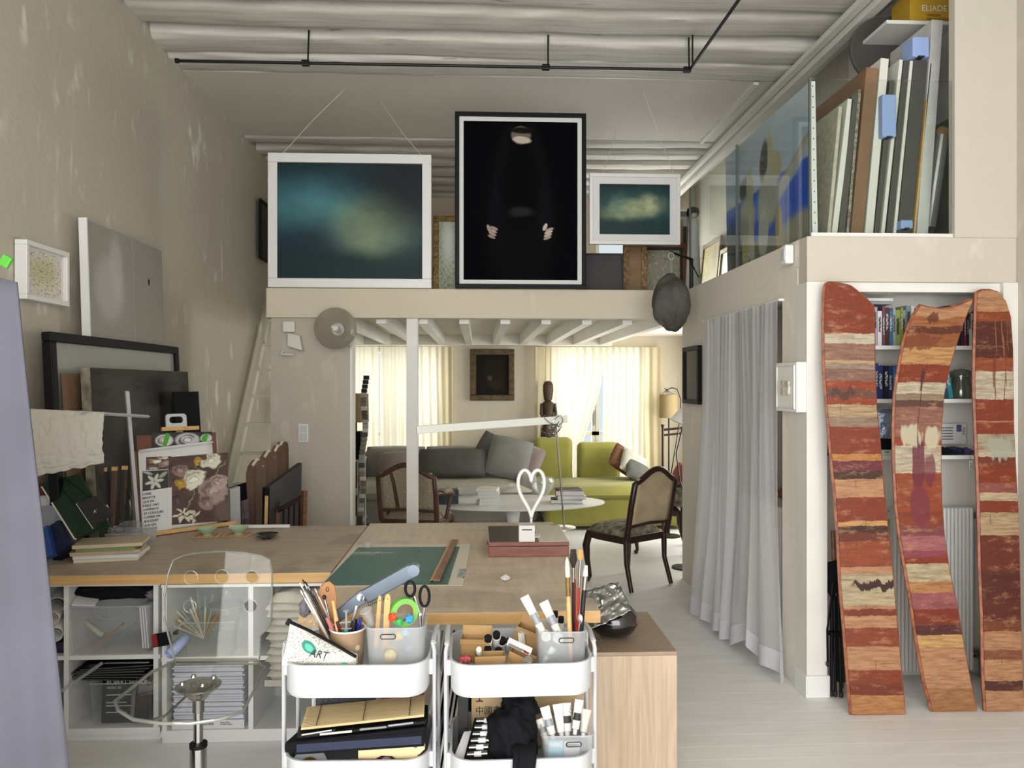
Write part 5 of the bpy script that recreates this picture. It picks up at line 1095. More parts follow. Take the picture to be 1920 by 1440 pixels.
MB().tube([F(1258, 890, Y=Ya), F(1268, 830, Y=Ya), F(1276, 780, Y=Ya), F(1277, 750, Y=Ya), F(1270, 730, Y=Ya), F(1260, 727, Y=Ya), F(1250, 731, Y=Ya), F(1246, 728, Y=Ya)], .006, 6).build('stem', 'black_metal', al)
MB().tube([F(1258, 890, Y=Ya), Vector((F(1255, 900, Y=Ya).x, Ya, .01))], .006, 6).build('pole', 'black_metal', al)
for k in range(7): c_ = F(1250, 731, Y=Ya); MB().tube([c_, c_ + Vector((-.07+.024*k, 0, -.045-.02*math.sin(k*math.pi/6)))], .0025, 5).build('spoke', 'black_metal', al)
MB().lathe([(0, 0), (.12, 0), (.12, .012), (0, .02)], 20, Matrix.Translation((F(1255, 900, Y=Ya).x, Ya, 0))).build('base', 'black_metal', al)
cl_ = thing('reading_lamp', 'reading lamp with a white cone shade beside the store wall', 'lamp', (1.95, 6.6, 0)); Yr = 6.62; c_ = F(1283, 775, Y=Yr); 
MB().lathe([(.10, -.10), (.018, .10), (.0, .10)], 24, Matrix.Translation(c_) @ Matrix.Rotation(math.radians(24), 4, 'Y')).build('lamp_shade', 'white_gloss', cl_, smooth=60)
MB().tube([c_ + Vector((.0, 0, -.06)), F(1268, 850, Y=Yr), F(1275, 900, Y=Yr), F(1284, 935, Y=Yr), F(1283, 1000, Y=Yr), Vector((F(1283, 1000, Y=Yr).x, Yr, .01))], .006, 6).build('stem', 'black_metal', cl_); MB().lathe([(0, 0), (.11, 0), (.11, .012), (0, .02)], 20, Matrix.Translation((F(1283, 1000, Y=Yr).x, Yr, 0))).build('base', 'black_metal', cl_)
# patterned pole and glass side table beside the stub
tp = thing('totem_pole', 'slim pole sculpture of stacked grey and white blocks beside the wall stub', 'sculpture', (-.98, 6.75, 0)); Yp = 6.75
zz0 = 0.0; cols = ['3a3530', '8d8880', 'b0aba2', '5d564e', '746d64']; 
for k, c_ in enumerate(cols): M_('totem_%d' % k, c_, .6)
x0_, xt_ = F(677, 980, Y=Yp).x, F(686, 706, Y=Yp).x; zt_ = F(686, 704, Y=Yp).z
nb = 44
for k in range(nb):
    z0_ = zt_*k/nb; z1_ = zt_*(k+1)/nb; f_ = (z0_-F(677, 980, Y=Yp).z)/(zt_-F(677, 980, Y=Yp).z); cx = x0_ + (xt_-x0_)*f_ + .012*math.sin(k*.45)
    MB().box((cx, Yp, (z0_+z1_)/2), (.048, .045, (z1_-z0_)*.97)).build('block', 'black' if k > nb-5 else 'totem_%d' % random.randrange(5), tp, bevel=.003)
gt = thing('glass_shelf_stand', 'chrome and glass shelf stand beside the wall stub', 'shelf', (-1.12, 7.0, 0)); xg0, xg1 = -1.42, F(690, 950, Y=7.0).x-.06
for z in (.35, .62, .93): MB().bx(xg0, xg1, 6.95, 7.35, z, z+.012).build('glass_shelf', 'frosted', gt)
for x in (xg0+.02, xg1-.02):
    for y in (6.97, 7.33): MB().cyl((x, y, 0), (x, y, .945), .012).build('chrome_post', 'chrome', gt)
bx_ = F(667, 890, Y=7.05); tag(MB().bx(xg1-.22, xg1-.02, 7.05, 7.22, .943, 1.20).build('dark_speaker', 'black_soft', bevel=.006), 'small black speaker on the glass shelf stand', 'speaker')
# dark flat picture on the side wall
framed('dark_picture', 'glossy black framed picture on the plaster beside the curtained opening', 'picture', mat_at((XM-.003, 5.92, F(1300, 757, X=XM).z), rz=-R90), .44, F(1300, 650, X=XM).z-F(1300, 757, X=XM).z, .035, .035, 'black', M_('dark_gloss', '30363a', .12, nz=(2, .2)))
# ================================================================ on the right hand table
paint('mat_green', '3f6a64', [('n', 3, 14, .4, .7, '4c7770', .8), ('e', .12, .80, .14, .05, 0, '8ea39a', .4, .5), ('e', .62, .86, .015, .02, 0, '101010', .2), ('n', 40, 40, .66, .72, 'b5c0b8', .5)], .45)
P_ = [F(600, 1101, Z=TZ+.001), F(868, 1098, Z=TZ+.001), F(883, 1020, Z=TZ+.001), F(668, 1022, Z=TZ+.001)]
sh_ = thing('poster_sheet', 'cream poster sheet printed with a big green panel on the paint splashed table', 'poster', P_[0])
mb = MB().slabpoly([p + Vector((0, 0, .0015)) for p in P_], (0, 0, -.0015)); mb.build('paper_sheet', 'paper_cream', sh_)
Q_ = [F(602, 1098, Z=TZ+.003), F(840, 1096, Z=TZ+.003), F(862, 1025, Z=TZ+.003), F(672, 1026, Z=TZ+.003)]
MB().quad(*Q_).build('green_panel', 'mat_green', sh_)
text('lettering', 'VIVANT', basis(F(861, 1066, Z=TZ+.0032), F(853, 1092, Z=TZ)-F(861, 1066, Z=TZ), Vector((.05, .01, 0))), .05, M_('print_blue', '2f6a86', .5), sh_)
text('lettering', 'PIERRE BONNARD\nUN JARDIN, A LE CANNET', basis(F(662, 1036, Z=TZ+.0034), (1, 0, 0), (0, 1, 0)), .018, 'slab_pale', sh_)
R0, R1 = F(814, 1088, Z=TZ+.012), F(850, 1013, Z=TZ+.012)
mb = MB(); dR = (R1-R0); pR = Vector((dR.y, -dR.x, 0)).normalized()*.026
rl_ = thing('wooden_ruler', 'long wooden ruler with a pale sloping edge lying across the poster', 'ruler', R0)
grain('ruler_wood', '7d5a45', '93705a', (9, 2, 9), .5)
MB().slabpoly([R0-pR*.2+Vector((0,0,.006)), R0+pR+Vector((0,0,.006)), R1+pR+Vector((0,0,.006)), R1-pR*.2+Vector((0,0,.006))], (0, 0, -.011)).build('plank', 'ruler_wood', rl_)
MB().slabpoly([R0-pR*.75+Vector((0,0,-.001)), R0-pR*.2+Vector((0,0,.006)), R1-pR*.2+Vector((0,0,.006)), R1-pR*.75+Vector((0,0,-.001))], (0, 0, -.003)).build('bevel_edge', 'pine', rl_)
c_ = F(690, 1026, Z=TZ+.004); t = thing('bottle_cap', 'small clear plastic cap on the poster sheet', 'bottle top', (c_.x, c_.y, TZ+.004))
MB().lathe([(.024, .0), (.024, .028), (.022, .028), (.022, .002), (0, .002)], 18, Matrix.Translation((c_.x, c_.y, TZ+.004))).build('cap_body', 'clear_plastic', t); MB().lathe([(0, .027), (.023, .027), (.023, .030), (0, .030)], 18, Matrix.Translation((c_.x, c_.y, TZ+.004))).build('cap_lid', 'frosted', t)
c_ = F(948, 1089, Z=TZ); tag(crumple('paper_scrap', 'crumpled white paper scrap on the splashed table', (c_.x, c_.y, TZ+.014), .022, 'paper', 12, 'paper', sub=3), 'crumpled white paper scrap on the splashed table', 'paper')
c_ = F(800, 1108, Z=TZ); cf = MB()
def film(u, v):
    x = -.33 + .80*u; y = 2.88 + .26*v + .03*math.sin(u*7); n = mnoise.fractal(Vector((u*9, v*6, 2)), 1, 2, 4)
    return Vector((x, y, TZ+.006+.008*abs(n)))
tag(cf.grid(film, 60, 26).build('plastic_film', mixmat('film', 'c8c6c0', .80, .3, .08, gloss=.5), smooth=80), 'thin clear plastic film spread along the table front', 'film')
# wooden box, white box and heart
B0, B1, B2 = F(916, 1045, Z=TZ), F(1068, 1045, Z=TZ), F(1060, 985, Z=TZ+.075)
bw = B1.x-B0.x; bd_ = .44; by = B0.y; grain('box_wood', '6d3f33', '85544a', (3, 20, 20), .3, coat=.3); M_('box_lid_dark', '3a2a26', .3)
t = thing('wooden_box', 'flat reddish wooden box with a dark inlaid lid on the splashed table', 'box', (B0.x, by, TZ+.001))
MB().bx(B0.x, B1.x, by, by+bd_, TZ+.001, TZ+.052).build('box_body', 'box_wood', t, bevel=.003); MB().bx(B0.x-.001, B1.x+.001, by-.001, by+bd_, TZ+.054, TZ+.075).build('lid', 'box_wood', t, bevel=.003)
MB().bx(B0.x+.008, B0.x+bw*.62, by+.008, by+bd_-.01, TZ+.0745, TZ+.0762).build('lid_panel', 'box_lid_dark', t); MB().bx(B0.x+bw*.63, B1.x-.004, by+.006, by+bd_-.006, TZ+.0745, TZ+.0762).build('lid_sheet', 'paper_cream', t)
MB().cyl((B0.x-.004, by+.01, TZ+.06), (B0.x-.004, by+.01, TZ+.075), .004, n=8).build('hinge', 'gold_leaf', t)
zb = TZ+.077; c_ = F(988, 1016, Z=zb); t = thing('white_carton', 'little white printed carton on the wooden box', 'box', (c_.x, c_.y, zb))
MB().bx(c_.x-.040, c_.x+.040, c_.y, c_.y+.075, zb, zb+.082).build('carton', 'paper', t, bevel=.001); MB().bx(c_.x-.026, c_.x+.026, c_.y-.0008, c_.y, zb+.058, zb+.064).build('printed_band', 'charcoal', t)
text('lettering', 'COEUR', mat_at((c_.x-.02, c_.y+.02, zb+.0822)), .016, 'charcoal', t)
hc = F(996, 980, Y=c_.y+.14); hz = zb; t = thing('heart_ornament', 'white open heart ornament on a slim stem behind the carton', 'ornament', (hc.x, c_.y+.14, hz)); yh = c_.y+.14
s_ = .0021*.9
hp = []
for i in range(44):
    a_ = 2*math.pi*i/44; hp.append(Vector((hc.x + .0047*16*math.sin(a_)**3*.92, yh, F(1000, 918, Y=yh).z + .0086*(13*math.cos(a_)-5*math.cos(2*a_)-2*math.cos(3*a_)-math.cos(4*a_)))))
MB().tube(hp, .010, 8, closed=True).build('heart_ring', 'white_gloss', t, smooth=60)
zlow = min(p.z for p in hp); MB().cyl((hc.x, yh, hz+.004), (hc.x, yh, zlow+.004), .007).build('stem', 'white_gloss', t); MB().lathe([(0, 0), (.05, 0), (.05, .006), (0, .010)], 24, Matrix.Translation((hc.x, yh, hz))).build('foot', 'white_gloss', t)
# desk lamp with long flat arm
Yd = 4.50; t = thing('desk_lamp', 'desk lamp with a long flat translucent arm over the splashed table', 'lamp', (F(1058, 985, Y=Yd).x, Yd, TZ))
d0, d1 = F(781, 806, Y=Yd-.25), F(1063, 786, Y=Yd); M_('lamp_arm', 'c9ccc4', .3)
dd = d1-d0; MB().box((d0+d1)/2, (dd.length, .045, .022), Matrix(basis((0, 0, 0), dd, (0, 0, 1)).to_3x3()) @ Matrix.Rotation(0, 3, 'X')).build('light_arm', 'lamp_arm', t, bevel=.003)
st0 = F(1043, 802, Y=Yd); st1 = Vector((F(1058, 985, Y=Yd).x, Yd, TZ+.012))
MB().tube([st1, st0, F(1040, 780, Y=Yd)], .006, 8).build('stem', 'chrome', t); MB().lathe([(0, 0), (.09, 0), (.09, .008), (.02, .014), (0, .014)], 28, Matrix.Translation((st1.x-.02, Yd, TZ+.001))).build('base', 'chrome', t)
random.seed(5)
for k in range(9):
    c0_ = F(1038, 797, Y=Yd) + Vector((random.uniform(-.03, .03), random.uniform(-.03, .03), random.uniform(-.03, .03))); ax_ = Vector((random.uniform(-1, 1), random.uniform(-1, 1), random.uniform(-1, 1))).normalized(); e1 = ax_.orthogonal().normalized(); e2 = ax_.cross(e1); r_ = random.uniform(.045, .075)
    MB().tube([c0_ + e1*r_*math.cos(i*.524) + e2*r_*math.sin(i*.524)*.7 for i in range(12)], .0025, 5, closed=True).build('wire_loop', 'steel', t)
# ================================================================ white cube shelves under the long table
def cube_shelf(name, label, x0, x1, y0, dep, div):
    t_ = thing(name, label, 'shelf', ((x0+x1)/2, y0, 0)); zt_ = TZ-.047; th = .03
    MB().bx(x0, x1, y0, y0+dep, .03, .03+th).build('bottom_board', 'white_gloss', t_); MB().bx(x0, x1, y0, y0+dep, zt_-.012, zt_).build('top_board', 'white_gloss', t_); MB().bx(x0, x1, y0+.003, y0+dep, zt_/2+.012, zt_/2+.032).build('middle_board', 'white_gloss', t_)
    for x in div: MB().bx(x-.011, x+.011, y0+.001, y0+dep, .06, zt_-.012).build('divider', 'white_gloss', t_)
    MB().bx(x0, x1, y0+dep-.01, y0+dep, .03, zt_).build('back_panel', M_('shelf_back', 'bcbcba', .6) if 'shelf_back' not in MT else 'shelf_back', t_); MB().bx(x0, x1, y0+.012, y0+dep, 0, .03).build('plinth', 'white_gloss', t_)
    return t_
YS = 3.53
xa, xb, xc = F(120, 1200, Y=YS).x, F(128, 1200, Y=YS).x, F(300, 1200, Y=YS).x
cube_shelf('cube_shelf', 'white open cube shelf under the long table by the grey drape', -2.05, F(300, 1200, Y=YS).x, YS, .38, [-2.04, F(124, 1200, Y=YS).x, F(292, 1200, Y=YS).x]); YS2 = 3.49
cube_shelf('cube_shelf', 'white open cube shelf behind the acrylic chair', F(302, 1200, Y=YS2).x, -.71, YS2, .38, [F(308, 1200, Y=YS2).x, F(470, 1200, Y=YS2).x, -.721])
ZM = (TZ-.047)/2+.033; ZB_ = .061
def bin_(name, label, u0, u1, z0, h, Y0, dep, handle=True):
    x0, x1 = F(u0, 1200, Y=Y0).x, F(u1, 1200, Y=Y0).x; t_ = thing(name, label, 'box', ((x0+x1)/2, Y0, z0)); e = .012
    m = MB(); 
    for (a, b_, c, d) in (((x0+e, Y0+e), (x1-e, Y0+e), (x1, Y0), (x0, Y0)), ((x0+e, Y0+dep-e), (x1-e, Y0+dep-e), (x1, Y0+dep), (x0, Y0+dep)), ((x0+e, Y0+e), (x0+e, Y0+dep-e), (x0, Y0+dep), (x0, Y0)), ((x1-e, Y0+e), (x1-e, Y0+dep-e), (x1, Y0+dep), (x1, Y0))):
        m.quad(Vector((*a, z0)), Vector((*b_, z0)), Vector((*c, z0+h)), Vector((*d, z0+h)))
    m.quad(Vector((x0+e, Y0+e, z0)), Vector((x1-e, Y0+e, z0)), Vector((x1-e, Y0+dep-e, z0)), Vector((x0+e, Y0+dep-e, z0))); m.build('tub', 'clear_plastic', t_)
    r = MB().tube([(x0, Y0, z0+h), (x1, Y0, z0+h), (x1, Y0+dep, z0+h), (x0, Y0+dep, z0+h)], .004, 6, closed=True); r.build('rim', 'frosted', t_)
    if handle: cx = (x0+x1)/2; MB().tube([Vector((cx + .07*math.cos(a_), Y0-.003, z0+h-.012 + .045*math.sin(a_))) for a_ in [math.pi + math.pi*i/12 for i in range(13)]], .002, 5).build('finger_grip', 'frosted', t_)
    return x0, x1
x0, x1 = bin_('storage_bin', 'clear plastic bin with a wooden ruler in the upper cube by the drape', 131, 282, ZM, .22, YS+.01, .33); x2, x3 = bin_('storage_bin', 'clear plastic bin of black books in the lower cube', 168, 284, ZB_, .20, YS+.01, .33, False)
def stick(name, label, cat, u0, v0, u1, v1, Y, r_, mat, flat=.25, cap=None, dY=.05):
    p, q_ = F(u0, v0, Y=Y), F(u1, v1, Y=Y+dY); t_ = thing(name, label, cat, p); MB().tube([p, q_], r_, 8, flat=flat).build('body', mat, t_)
    if cap: MB().tube([q_, q_ + (q_-p).normalized()*.012], r_*1.02, 8, flat=flat).build('end', cap, t_)
stick('wooden_ruler', 'short yellow wooden ruler in the clear bin', 'ruler', 176, 1215, 228, 1172, YS+.05, .018, 'pine', .15, 'kraft'); stick('clear_ruler', 'greenish clear ruler beside the wooden ruler in the bin', 'ruler', 195, 1214, 252, 1170, YS+.09, .014, M_('green_acrylic', 'a9b8a8', .2), .2, 'frosted'); stick('white_roller', 'white handled paint roller in the clear bin', 'roller', 190, 1190, 163, 1168, YS+.10, .012, 'paper_cream', 1, 'paper')
for k in range(3): tag(MB().box((x1-.03-.012*k, YS+.17, ZM+.115), (.006, .26, .20), (0, -.08, 0)).build('paper_sheaf', 'paper'), ['white sheaf of paper against the wall of the clear bin', 'second sheaf of paper in the clear bin', 'inner sheaf of paper in the clear bin'][k], 'papers')
t = thing('dark_bag', 'black fabric bag folded on top of the clear bin', 'bag', (-1.75, YS+.17, ZM+.222)); MB().pillow(Matrix.Translation((-1.72, YS+.19, ZM+.272)), .40, .30, .10, 12, 3, .02, 3).build('bag_body', 'black_soft', t, smooth=80); MB().tube([Vector((-1.85, YS+.05, ZM+.285)), Vector((-1.72, YS+.04, ZM+.31)), Vector((-1.6, YS+.06, ZM+.285))], .006, 6).build('bag_strap', 'black', t)
crumple('cloth_bundle', 'grey crumpled cloth beside the black bag', (-1.52, YS+.07, ZM+.262), .045, M_('grey_cloth', '6d6a70', .9), 8, 'cloth', .7, sub=3)
tag(MB().box((-1.83, YS+.05, ZM+.245), (.10, .10, .008), (.3, .1, .2)).build('label_card', 'paper'), 'white label card under the black bag', 'card')
t = thing('black_book', 'black book lettered ROBERT WILSON in the lower clear bin', 'book', M=mat_at((x2+.035, YS+.045, ZB_+.004), rx=-.06)); wb_ = x3-x2-.07
MB().bx(0, wb_, 0, .02, 0, .27).build('cover', 'black_soft', t); MB().bx(.004, wb_-.002, .002, .018, .003, .272).build('pages', 'paper', t)
text('title', 'ROBERT WILSON', Matrix.Translation((.02, -.001, .175)) @ Matrix.Rotation(R90, 4, 'X'), .030, 'paper', t, width=.85); text('subtitle', 'VIDEO 50', Matrix.Translation((.02, -.001, .155)) @ Matrix.Rotation(R90, 4, 'X'), .016, 'slab_pale', t)
for k, z in enumerate((.125, .09, .075, .045)): MB().bx(.02, .02+wb_*(.55-.1*(k % 2)), -.0008, 0, z, z+.004).build('print_line', 'slab_pale', t)
for k in range(6):
    t_ = thing('black_folder', ['black folder lowest of the folders on the lower bin', 'black folder second on the lower bin', 'black folder third on the lower bin', 'charcoal folder fourth on the lower bin', 'black folder fifth on the lower bin', 'black folder on top of the lower bin'][k], 'folder', M=mat_at((-1.73+.012*(k % 3), YS+.19, .272+.011*k), rz=.05*(k-2)))
    MB().bx(-.16, .16, -.17, .15, 0, .008).build('cover', ['black_soft', 'charcoal'][k == 3], t_); MB().bx(-.155, .163, -.172, .148, .002, .006).build('sheets', 'slab_grey', t_)
t = thing('clear_tray', 'clear acrylic sheet tilted in the lower cube by the drape', 'sheet', (-1.95, YS, ZB_)); e0, e1 = F(95, 1310, Y=YS-.04), F(192, 1243, Y=YS-.02); e2, e3 = F(192, 1236, Y=YS+.2), F(95, 1250, Y=YS+.2)
MB().slabpoly([e0, e1, e2, e3], (0, .002, -.006)).build('sheet', 'clear_plastic', t); MB().tube([e0, e1], .007, 4).build('thick_edge', 'frosted', t)
crumple('clear_bag', 'clear wrapped bundle in the lower cube beside the drape', (-1.98, YS+.15, ZB_+.09), .10, 'clear_plastic', 15, 'bag', .9)
for k, (u, v, r_) in enumerate(((103, 1190, .033), (98, 1160, .028), (106, 1135, .036))):
    p = F(u, v, Y=YS+.02); t_ = thing('paper_roll', ['white paper roll with an open end in the upper cube by the drape', 'cream paper roll above the white roll', 'plastic wrapped paper roll topmost of the rolls by the drape'][k], 'roll', p); q_ = p + Vector((-.10, .30, .03)); m_ = ['paper', 'paper_cream', 'bubble'][k]
    MB().tube([p, q_], r_, 18, cap=False).build('sheet', m_, t_, smooth=True, solid=.004); MB().tube([p + Vector((0, -.002, 0)), p + Vector((-.003, .009, 0))], r_*.62, 14, cap=False).build('inner_coil', m_, t_, smooth=True)
tag(MB().bx(-2.03, F(122, 1200, Y=YS).x-.005, YS+.04, YS+.34, ZM, ZM+.05).build('navy_box', 'navy', bevel=.003), 'flat navy box below the paper rolls', 'box')
# second shelf contents, seen through the chair
xs0, xs1 = F(312, 1200, Y=YS2).x, F(465, 1200, Y=YS2).x
for k in range(34):
    if k % 1 == 0:
        o = MB().box(((xs0+xs1)/2 + .004*math.sin(k*1.7), YS2+.15+.008*math.cos(k*2.3), .105+.0073*k), ((xs1-xs0)*.86, .27, .0071), (0, 0, .012*math.sin(k*3.1))).build('paper_ream', M_('ream_white', 'd6d8e4', .7) if 'ream_white' not in MT else 'ream_white')
        tag(o, 'thin white paper bundle in the tall stack behind the acrylic chair', 'papers', 'paper bundles stacked in the cube shelf')
t = thing('paper_box', 'white printed paper box under the tall paper stack', 'box', (-1.1, YS2, ZB_)); MB().bx(xs0+.02, xs1-.02, YS2+.01, YS2+.3, ZB_, ZB_+.040).build('carton', 'paper', t)
text('lettering', 'clairalfa', Matrix.Translation((xs0+.15, YS2+.009, ZB_+.018)) @ Matrix.Rotation(R90, 4, 'X'), .020, 'charcoal', t); text('lettering', 'papier 80 g\nA4 500 feuilles', Matrix.Translation((xs0+.24, YS2+.009, ZB_+.026)) @ Matrix.Rotation(R90, 4, 'X'), .009, 'charcoal', t)
tag(MB().bx(xs0+.002, xs0+.04, YS2+.06, YS2+.3, ZB_, ZB_+.10).build('grey_folder', 'slab_grey'), 'grey folder beside the white paper box', 'folder')
c_ = F(365, 1130, Y=YS2+.1); bq = thing('dried_bouquet', 'wrapped bunch of dried flowers in the upper cube behind the acrylic chair', 'bouquet', (c_.x, YS2+.1, ZM))
for k in range(26):
    a_ = random.uniform(-.9, .9); l_ = random.uniform(.13, .24); b0 = Vector((c_.x+.02, YS2+.16, ZM+.03)); b1 = b0 + Vector((l_*math.sin(a_)*.8-.03, random.uniform(-.10, .06), l_*math.cos(a_)))
    MB().tube([b0, b1], [.0018, .004], 5).build('flower_stem', ['kraft', 'paper_cream', 'green_acrylic'][k % 3], bq)
bin_('storage_bin', 'small clear bin with tools in the upper cube behind the acrylic chair', 345, 440, ZM, .15, YS2+.02, .25, False)
t = thing('clear_jar', 'squat clear jar lid lying on the small bin', 'jar', (c_.x+.13, YS2+.10, ZM+.155)); MB().lathe([(.07, 0), (.085, .01), (.085, .035), (.05, .06), (.02, .10), (.02, .11), (0, .11)], 24, Matrix.Translation((F(420, 1150, Y=YS2+.1).x, YS2+.14, ZM+.16))).build('jar_body', 'clear_plastic', t, smooth=50); MB().lathe([(.078, .034), (.088, .034), (.088, .042), (.078, .042)], 24, Matrix.Translation((F(420, 1150, Y=YS2+.1).x, YS2+.14, ZM+.16))).build('jar_rim', 'frosted', t)
t = thing('tape_measure', 'red and black tape box hanging at the shelf edge', 'tape', F(300, 1200, Y=YS2-.06)); c_ = F(303, 1199, Y=YS2-.05)
MB().box(c_, (.075, .03, .055), (0, -.15, 0)).build('case', 'black_soft', t, bevel=.004); MB().box(c_ + Vector((-.024, -.0155, .002)), (.022, .002, .055), (0, -.15, 0)).build('red_label', 'red_cover', t); MB().tube([c_ + Vector((.03, 0, .02)), F(352, 1160, Y=YS2-.02)], .014, 6, flat=.3).build('handle', 'frosted', t); MB().box(F(330, 1185, Y=YS2-.03), (.02, .02, .02)).build('clip', 'steel', t)
t = thing('film_roll', 'pale blue rolled film leaning out of the white shelf', 'roll', F(318, 1225, Y=YS2-.05)); p, q_ = F(316, 1228, Y=YS2-.05), F(350, 1195, Y=YS2+.03); M_('pale_blue', 'aebbe6', .4); MB().tube([p, q_], .022, 14, cap=False).build('sheet', 'pale_blue', t, smooth=True, solid=.003); MB().tube([p, p.lerp(q_, .1)], .012, 12, cap=False).build('inner_coil', 'pale_blue', t, smooth=True)
# linen bundle and papers at the end of the shelf
cl_ = thing('canvas_bundle', 'bundle of folded off-white canvas at the end of the cube shelf', 'fabric', (-.87, YS2-.02, 0)); M_('raw_canvas', 'c4c1b6', .9, nz=(5, .08), bump=(20, .5))
for k in range(11): MB().pillow(Matrix.Translation((-.85+.012*math.sin(k*2), YS2+.12, .31+.034*k)), .25, .30, .062, 10, 9, .014, k).build('fold', 'raw_canvas', cl_, smooth=80)
MB().bx(-.985, -.725, YS2+.0, YS2+.26, .255, .285).build('fringe', M_('fringe', 'b8b4a6', .9, bump=(60, 1)), cl_)
tag(MB().box((-.615, 3.1, .42), (.015, .50, .62), (0, .04, 0)).build('white_sheet_board', 'slab_pale'), 'large pale sheet standing under the splashed table', 'board')
for k in range(9):
    tag(MB().box((-.20+.017*k, 3.10, .30), (.008, .45, .52-.02*(k % 3)), (0, .16, 0)).build('folder', ['paper', 'slab_pale', 'paper_cream', 'charcoal'][k % 4]), ['white', 'pale grey', 'cream', 'black'][k % 4] + ' folder standing between the two trolleys under the table', 'folder', 'folders standing under the splashed table')
tag(MB().box((-.02, 3.12, .22), (.10, .5, .44)).build('black_case', 'black_soft', bevel=.01), 'black case under the splashed table behind the trolleys', 'case')
# ================================================================ acrylic swivel chair
ac = thing('acrylic_chair', 'clear acrylic swivel chair with round holes in its back and chrome base', 'chair', (F(370, 1300, Y=2.72).x, 2.72, 0)); cx = F(372, 1300, Y=2.72).x; Y0c = 2.72
seat_z = .565
SE = [(215, 1318), (222, 1335), (250, 1352), (300, 1359), (355, 1360), (410, 1352), (455, 1338), (475, 1300), (490, 1265), (498, 1255), (480, 1240), (330, 1240), (302, 1255), (285, 1262)]
sp = [F(u, v, Z=seat_z) for u, v in SE]
MB().slabpoly([p for p in sp], (0, 0, .010)).build('seat', 'acrylic', ac); MB().tube([p + Vector((0, 0, .005)) for p in sp], .0058, 6, closed=True).build('seat_edge', 'acrylic_edge', ac, smooth=60)
Yb0 = F(400, 1240, Z=seat_z).y
Yk = lambda v: Yb0 + .03 + (1240-v)*.00055
BO = [(330, 1245), (318, 1200), (308, 1160), (308, 1120), (316, 1075), (325, 1050), (345, 1041), (380, 1036), (420, 1034), (460, 1036), (490, 1042), (506, 1050), (510, 1075), (510, 1120), (508, 1165), (502, 1178), (488, 1192), (488, 1225), (484, 1245)]
bo = [F(u, v, Y=Yk(v)) for u, v in BO]
holes = [(358, 1083, 13), (416, 1081, 13), (473, 1082, 12), (356, 1137, 12), (470, 1136, 12)]
bm = bmesh.new(); vs_ = [bm.verts.new(p) for p in bo]; es = [bm.edges.new((vs_[i], vs_[(i+1) % len(vs_)])) for i in range(len(vs_))]
hv = []
for u, v, r_ in holes:
    c_ = [bm.verts.new(F(u + r_*math.cos(2*math.pi*i/16), v + r_*math.sin(2*math.pi*i/16), Y=Yk(v + r_*math.sin(2*math.pi*i/16)))) for i in range(16)]
    es += [bm.edges.new((c_[i], c_[(i+1) % 16])) for i in range(16)]
bmesh.ops.triangle_fill(bm, use_beauty=True, edges=es)
off = ac.location
for v in bm.verts: v.co -= off
me = bpy.data.meshes.new('backrest'); bm.to_mesh(me); bm.free(); me.materials.append(MT['acrylic']); o = bpy.data.objects.new('backrest', me); COL.objects.link(o); o.parent = ac
m = o.modifiers.new('thick', 'SOLIDIFY'); m.thickness = .010; m.offset = 0
MB().tube(bo, .0045, 6, closed=True).build('back_edge', 'acrylic_edge', ac, smooth=60)
for u, v, r_ in holes:
    MB().tube([F(u + r_*math.cos(2*math.pi*i/20), v + r_*math.sin(2*math.pi*i/20), Y=Yk(v)-.004) for i in range(20)], .0025, 5, closed=True).build('hole_rim', 'clear_plastic', ac)
pm = F(372, 1298, Z=seat_z-.03); Mp = Matrix.Translation((pm.x, pm.y, 0))
MB().lathe([(0, seat_z-.05), (.03, seat_z-.05), (.045, seat_z-.03), (.072, seat_z-.012), (.076, seat_z-.004), (0, seat_z-.002)], 32, Mp @ Matrix.Diagonal((1.05, 1, 1, 1))).build('mount_plate', 'chrome', ac, smooth=40)
for a_ in (.6, 2.2, 3.7, 5.3): MB().lathe([(0, seat_z+.010), (.011, seat_z+.010), (.008, seat_z+.018), (0, seat_z+.020)], 12, Matrix.Translation((pm.x+.055*math.cos(a_), pm.y+.05*math.sin(a_), 0))).build('bolt', 'chrome', ac, smooth=40)
MB().cyl((pm.x, pm.y, .30), (pm.x, pm.y, seat_z-.04), .0165, n=20).build('gas_piston', 'chrome', ac, smooth=40); MB().cyl((pm.x, pm.y, seat_z-.10), (pm.x, pm.y, seat_z-.045), .020, n=20).build('collar', 'steel', ac, smooth=40); MB().cyl((pm.x, pm.y, .10), (pm.x, pm.y, .345), .029, n=24).build('lower_tube', 'chrome', ac, smooth=40); MB().cyl((pm.x, pm.y, .338), (pm.x, pm.y, .352), .031, n=24).build('tube_ring', 'black', ac, smooth=40)
lv = MB().tube([Vector((pm.x-.03, pm.y-.02, seat_z-.03)), F(310, 1342, Z=seat_z-.05), F(286, 1352, Z=seat_z-.055)], [.004, .005, .009], 8); lv.build('height_lever', 'steel', ac)
for k in range(5):
    a_ = 2*math.pi*k/5+.3; e_ = Vector((pm.x+.28*math.cos(a_), pm.y+.28*math.sin(a_), .07)); MB().tube([Vector((pm.x, pm.y, .13)), e_], [.022, .014], 8).build('base_arm', 'chrome', ac); MB().lathe([(0, -.012), (.026, -.012), (.028, 0), (.026, .012), (0, .012)], 16, Matrix.Translation((e_.x, e_.y, .029)) @ Matrix.Rotation(R90, 4, 'X')).build('caster', 'black', ac)
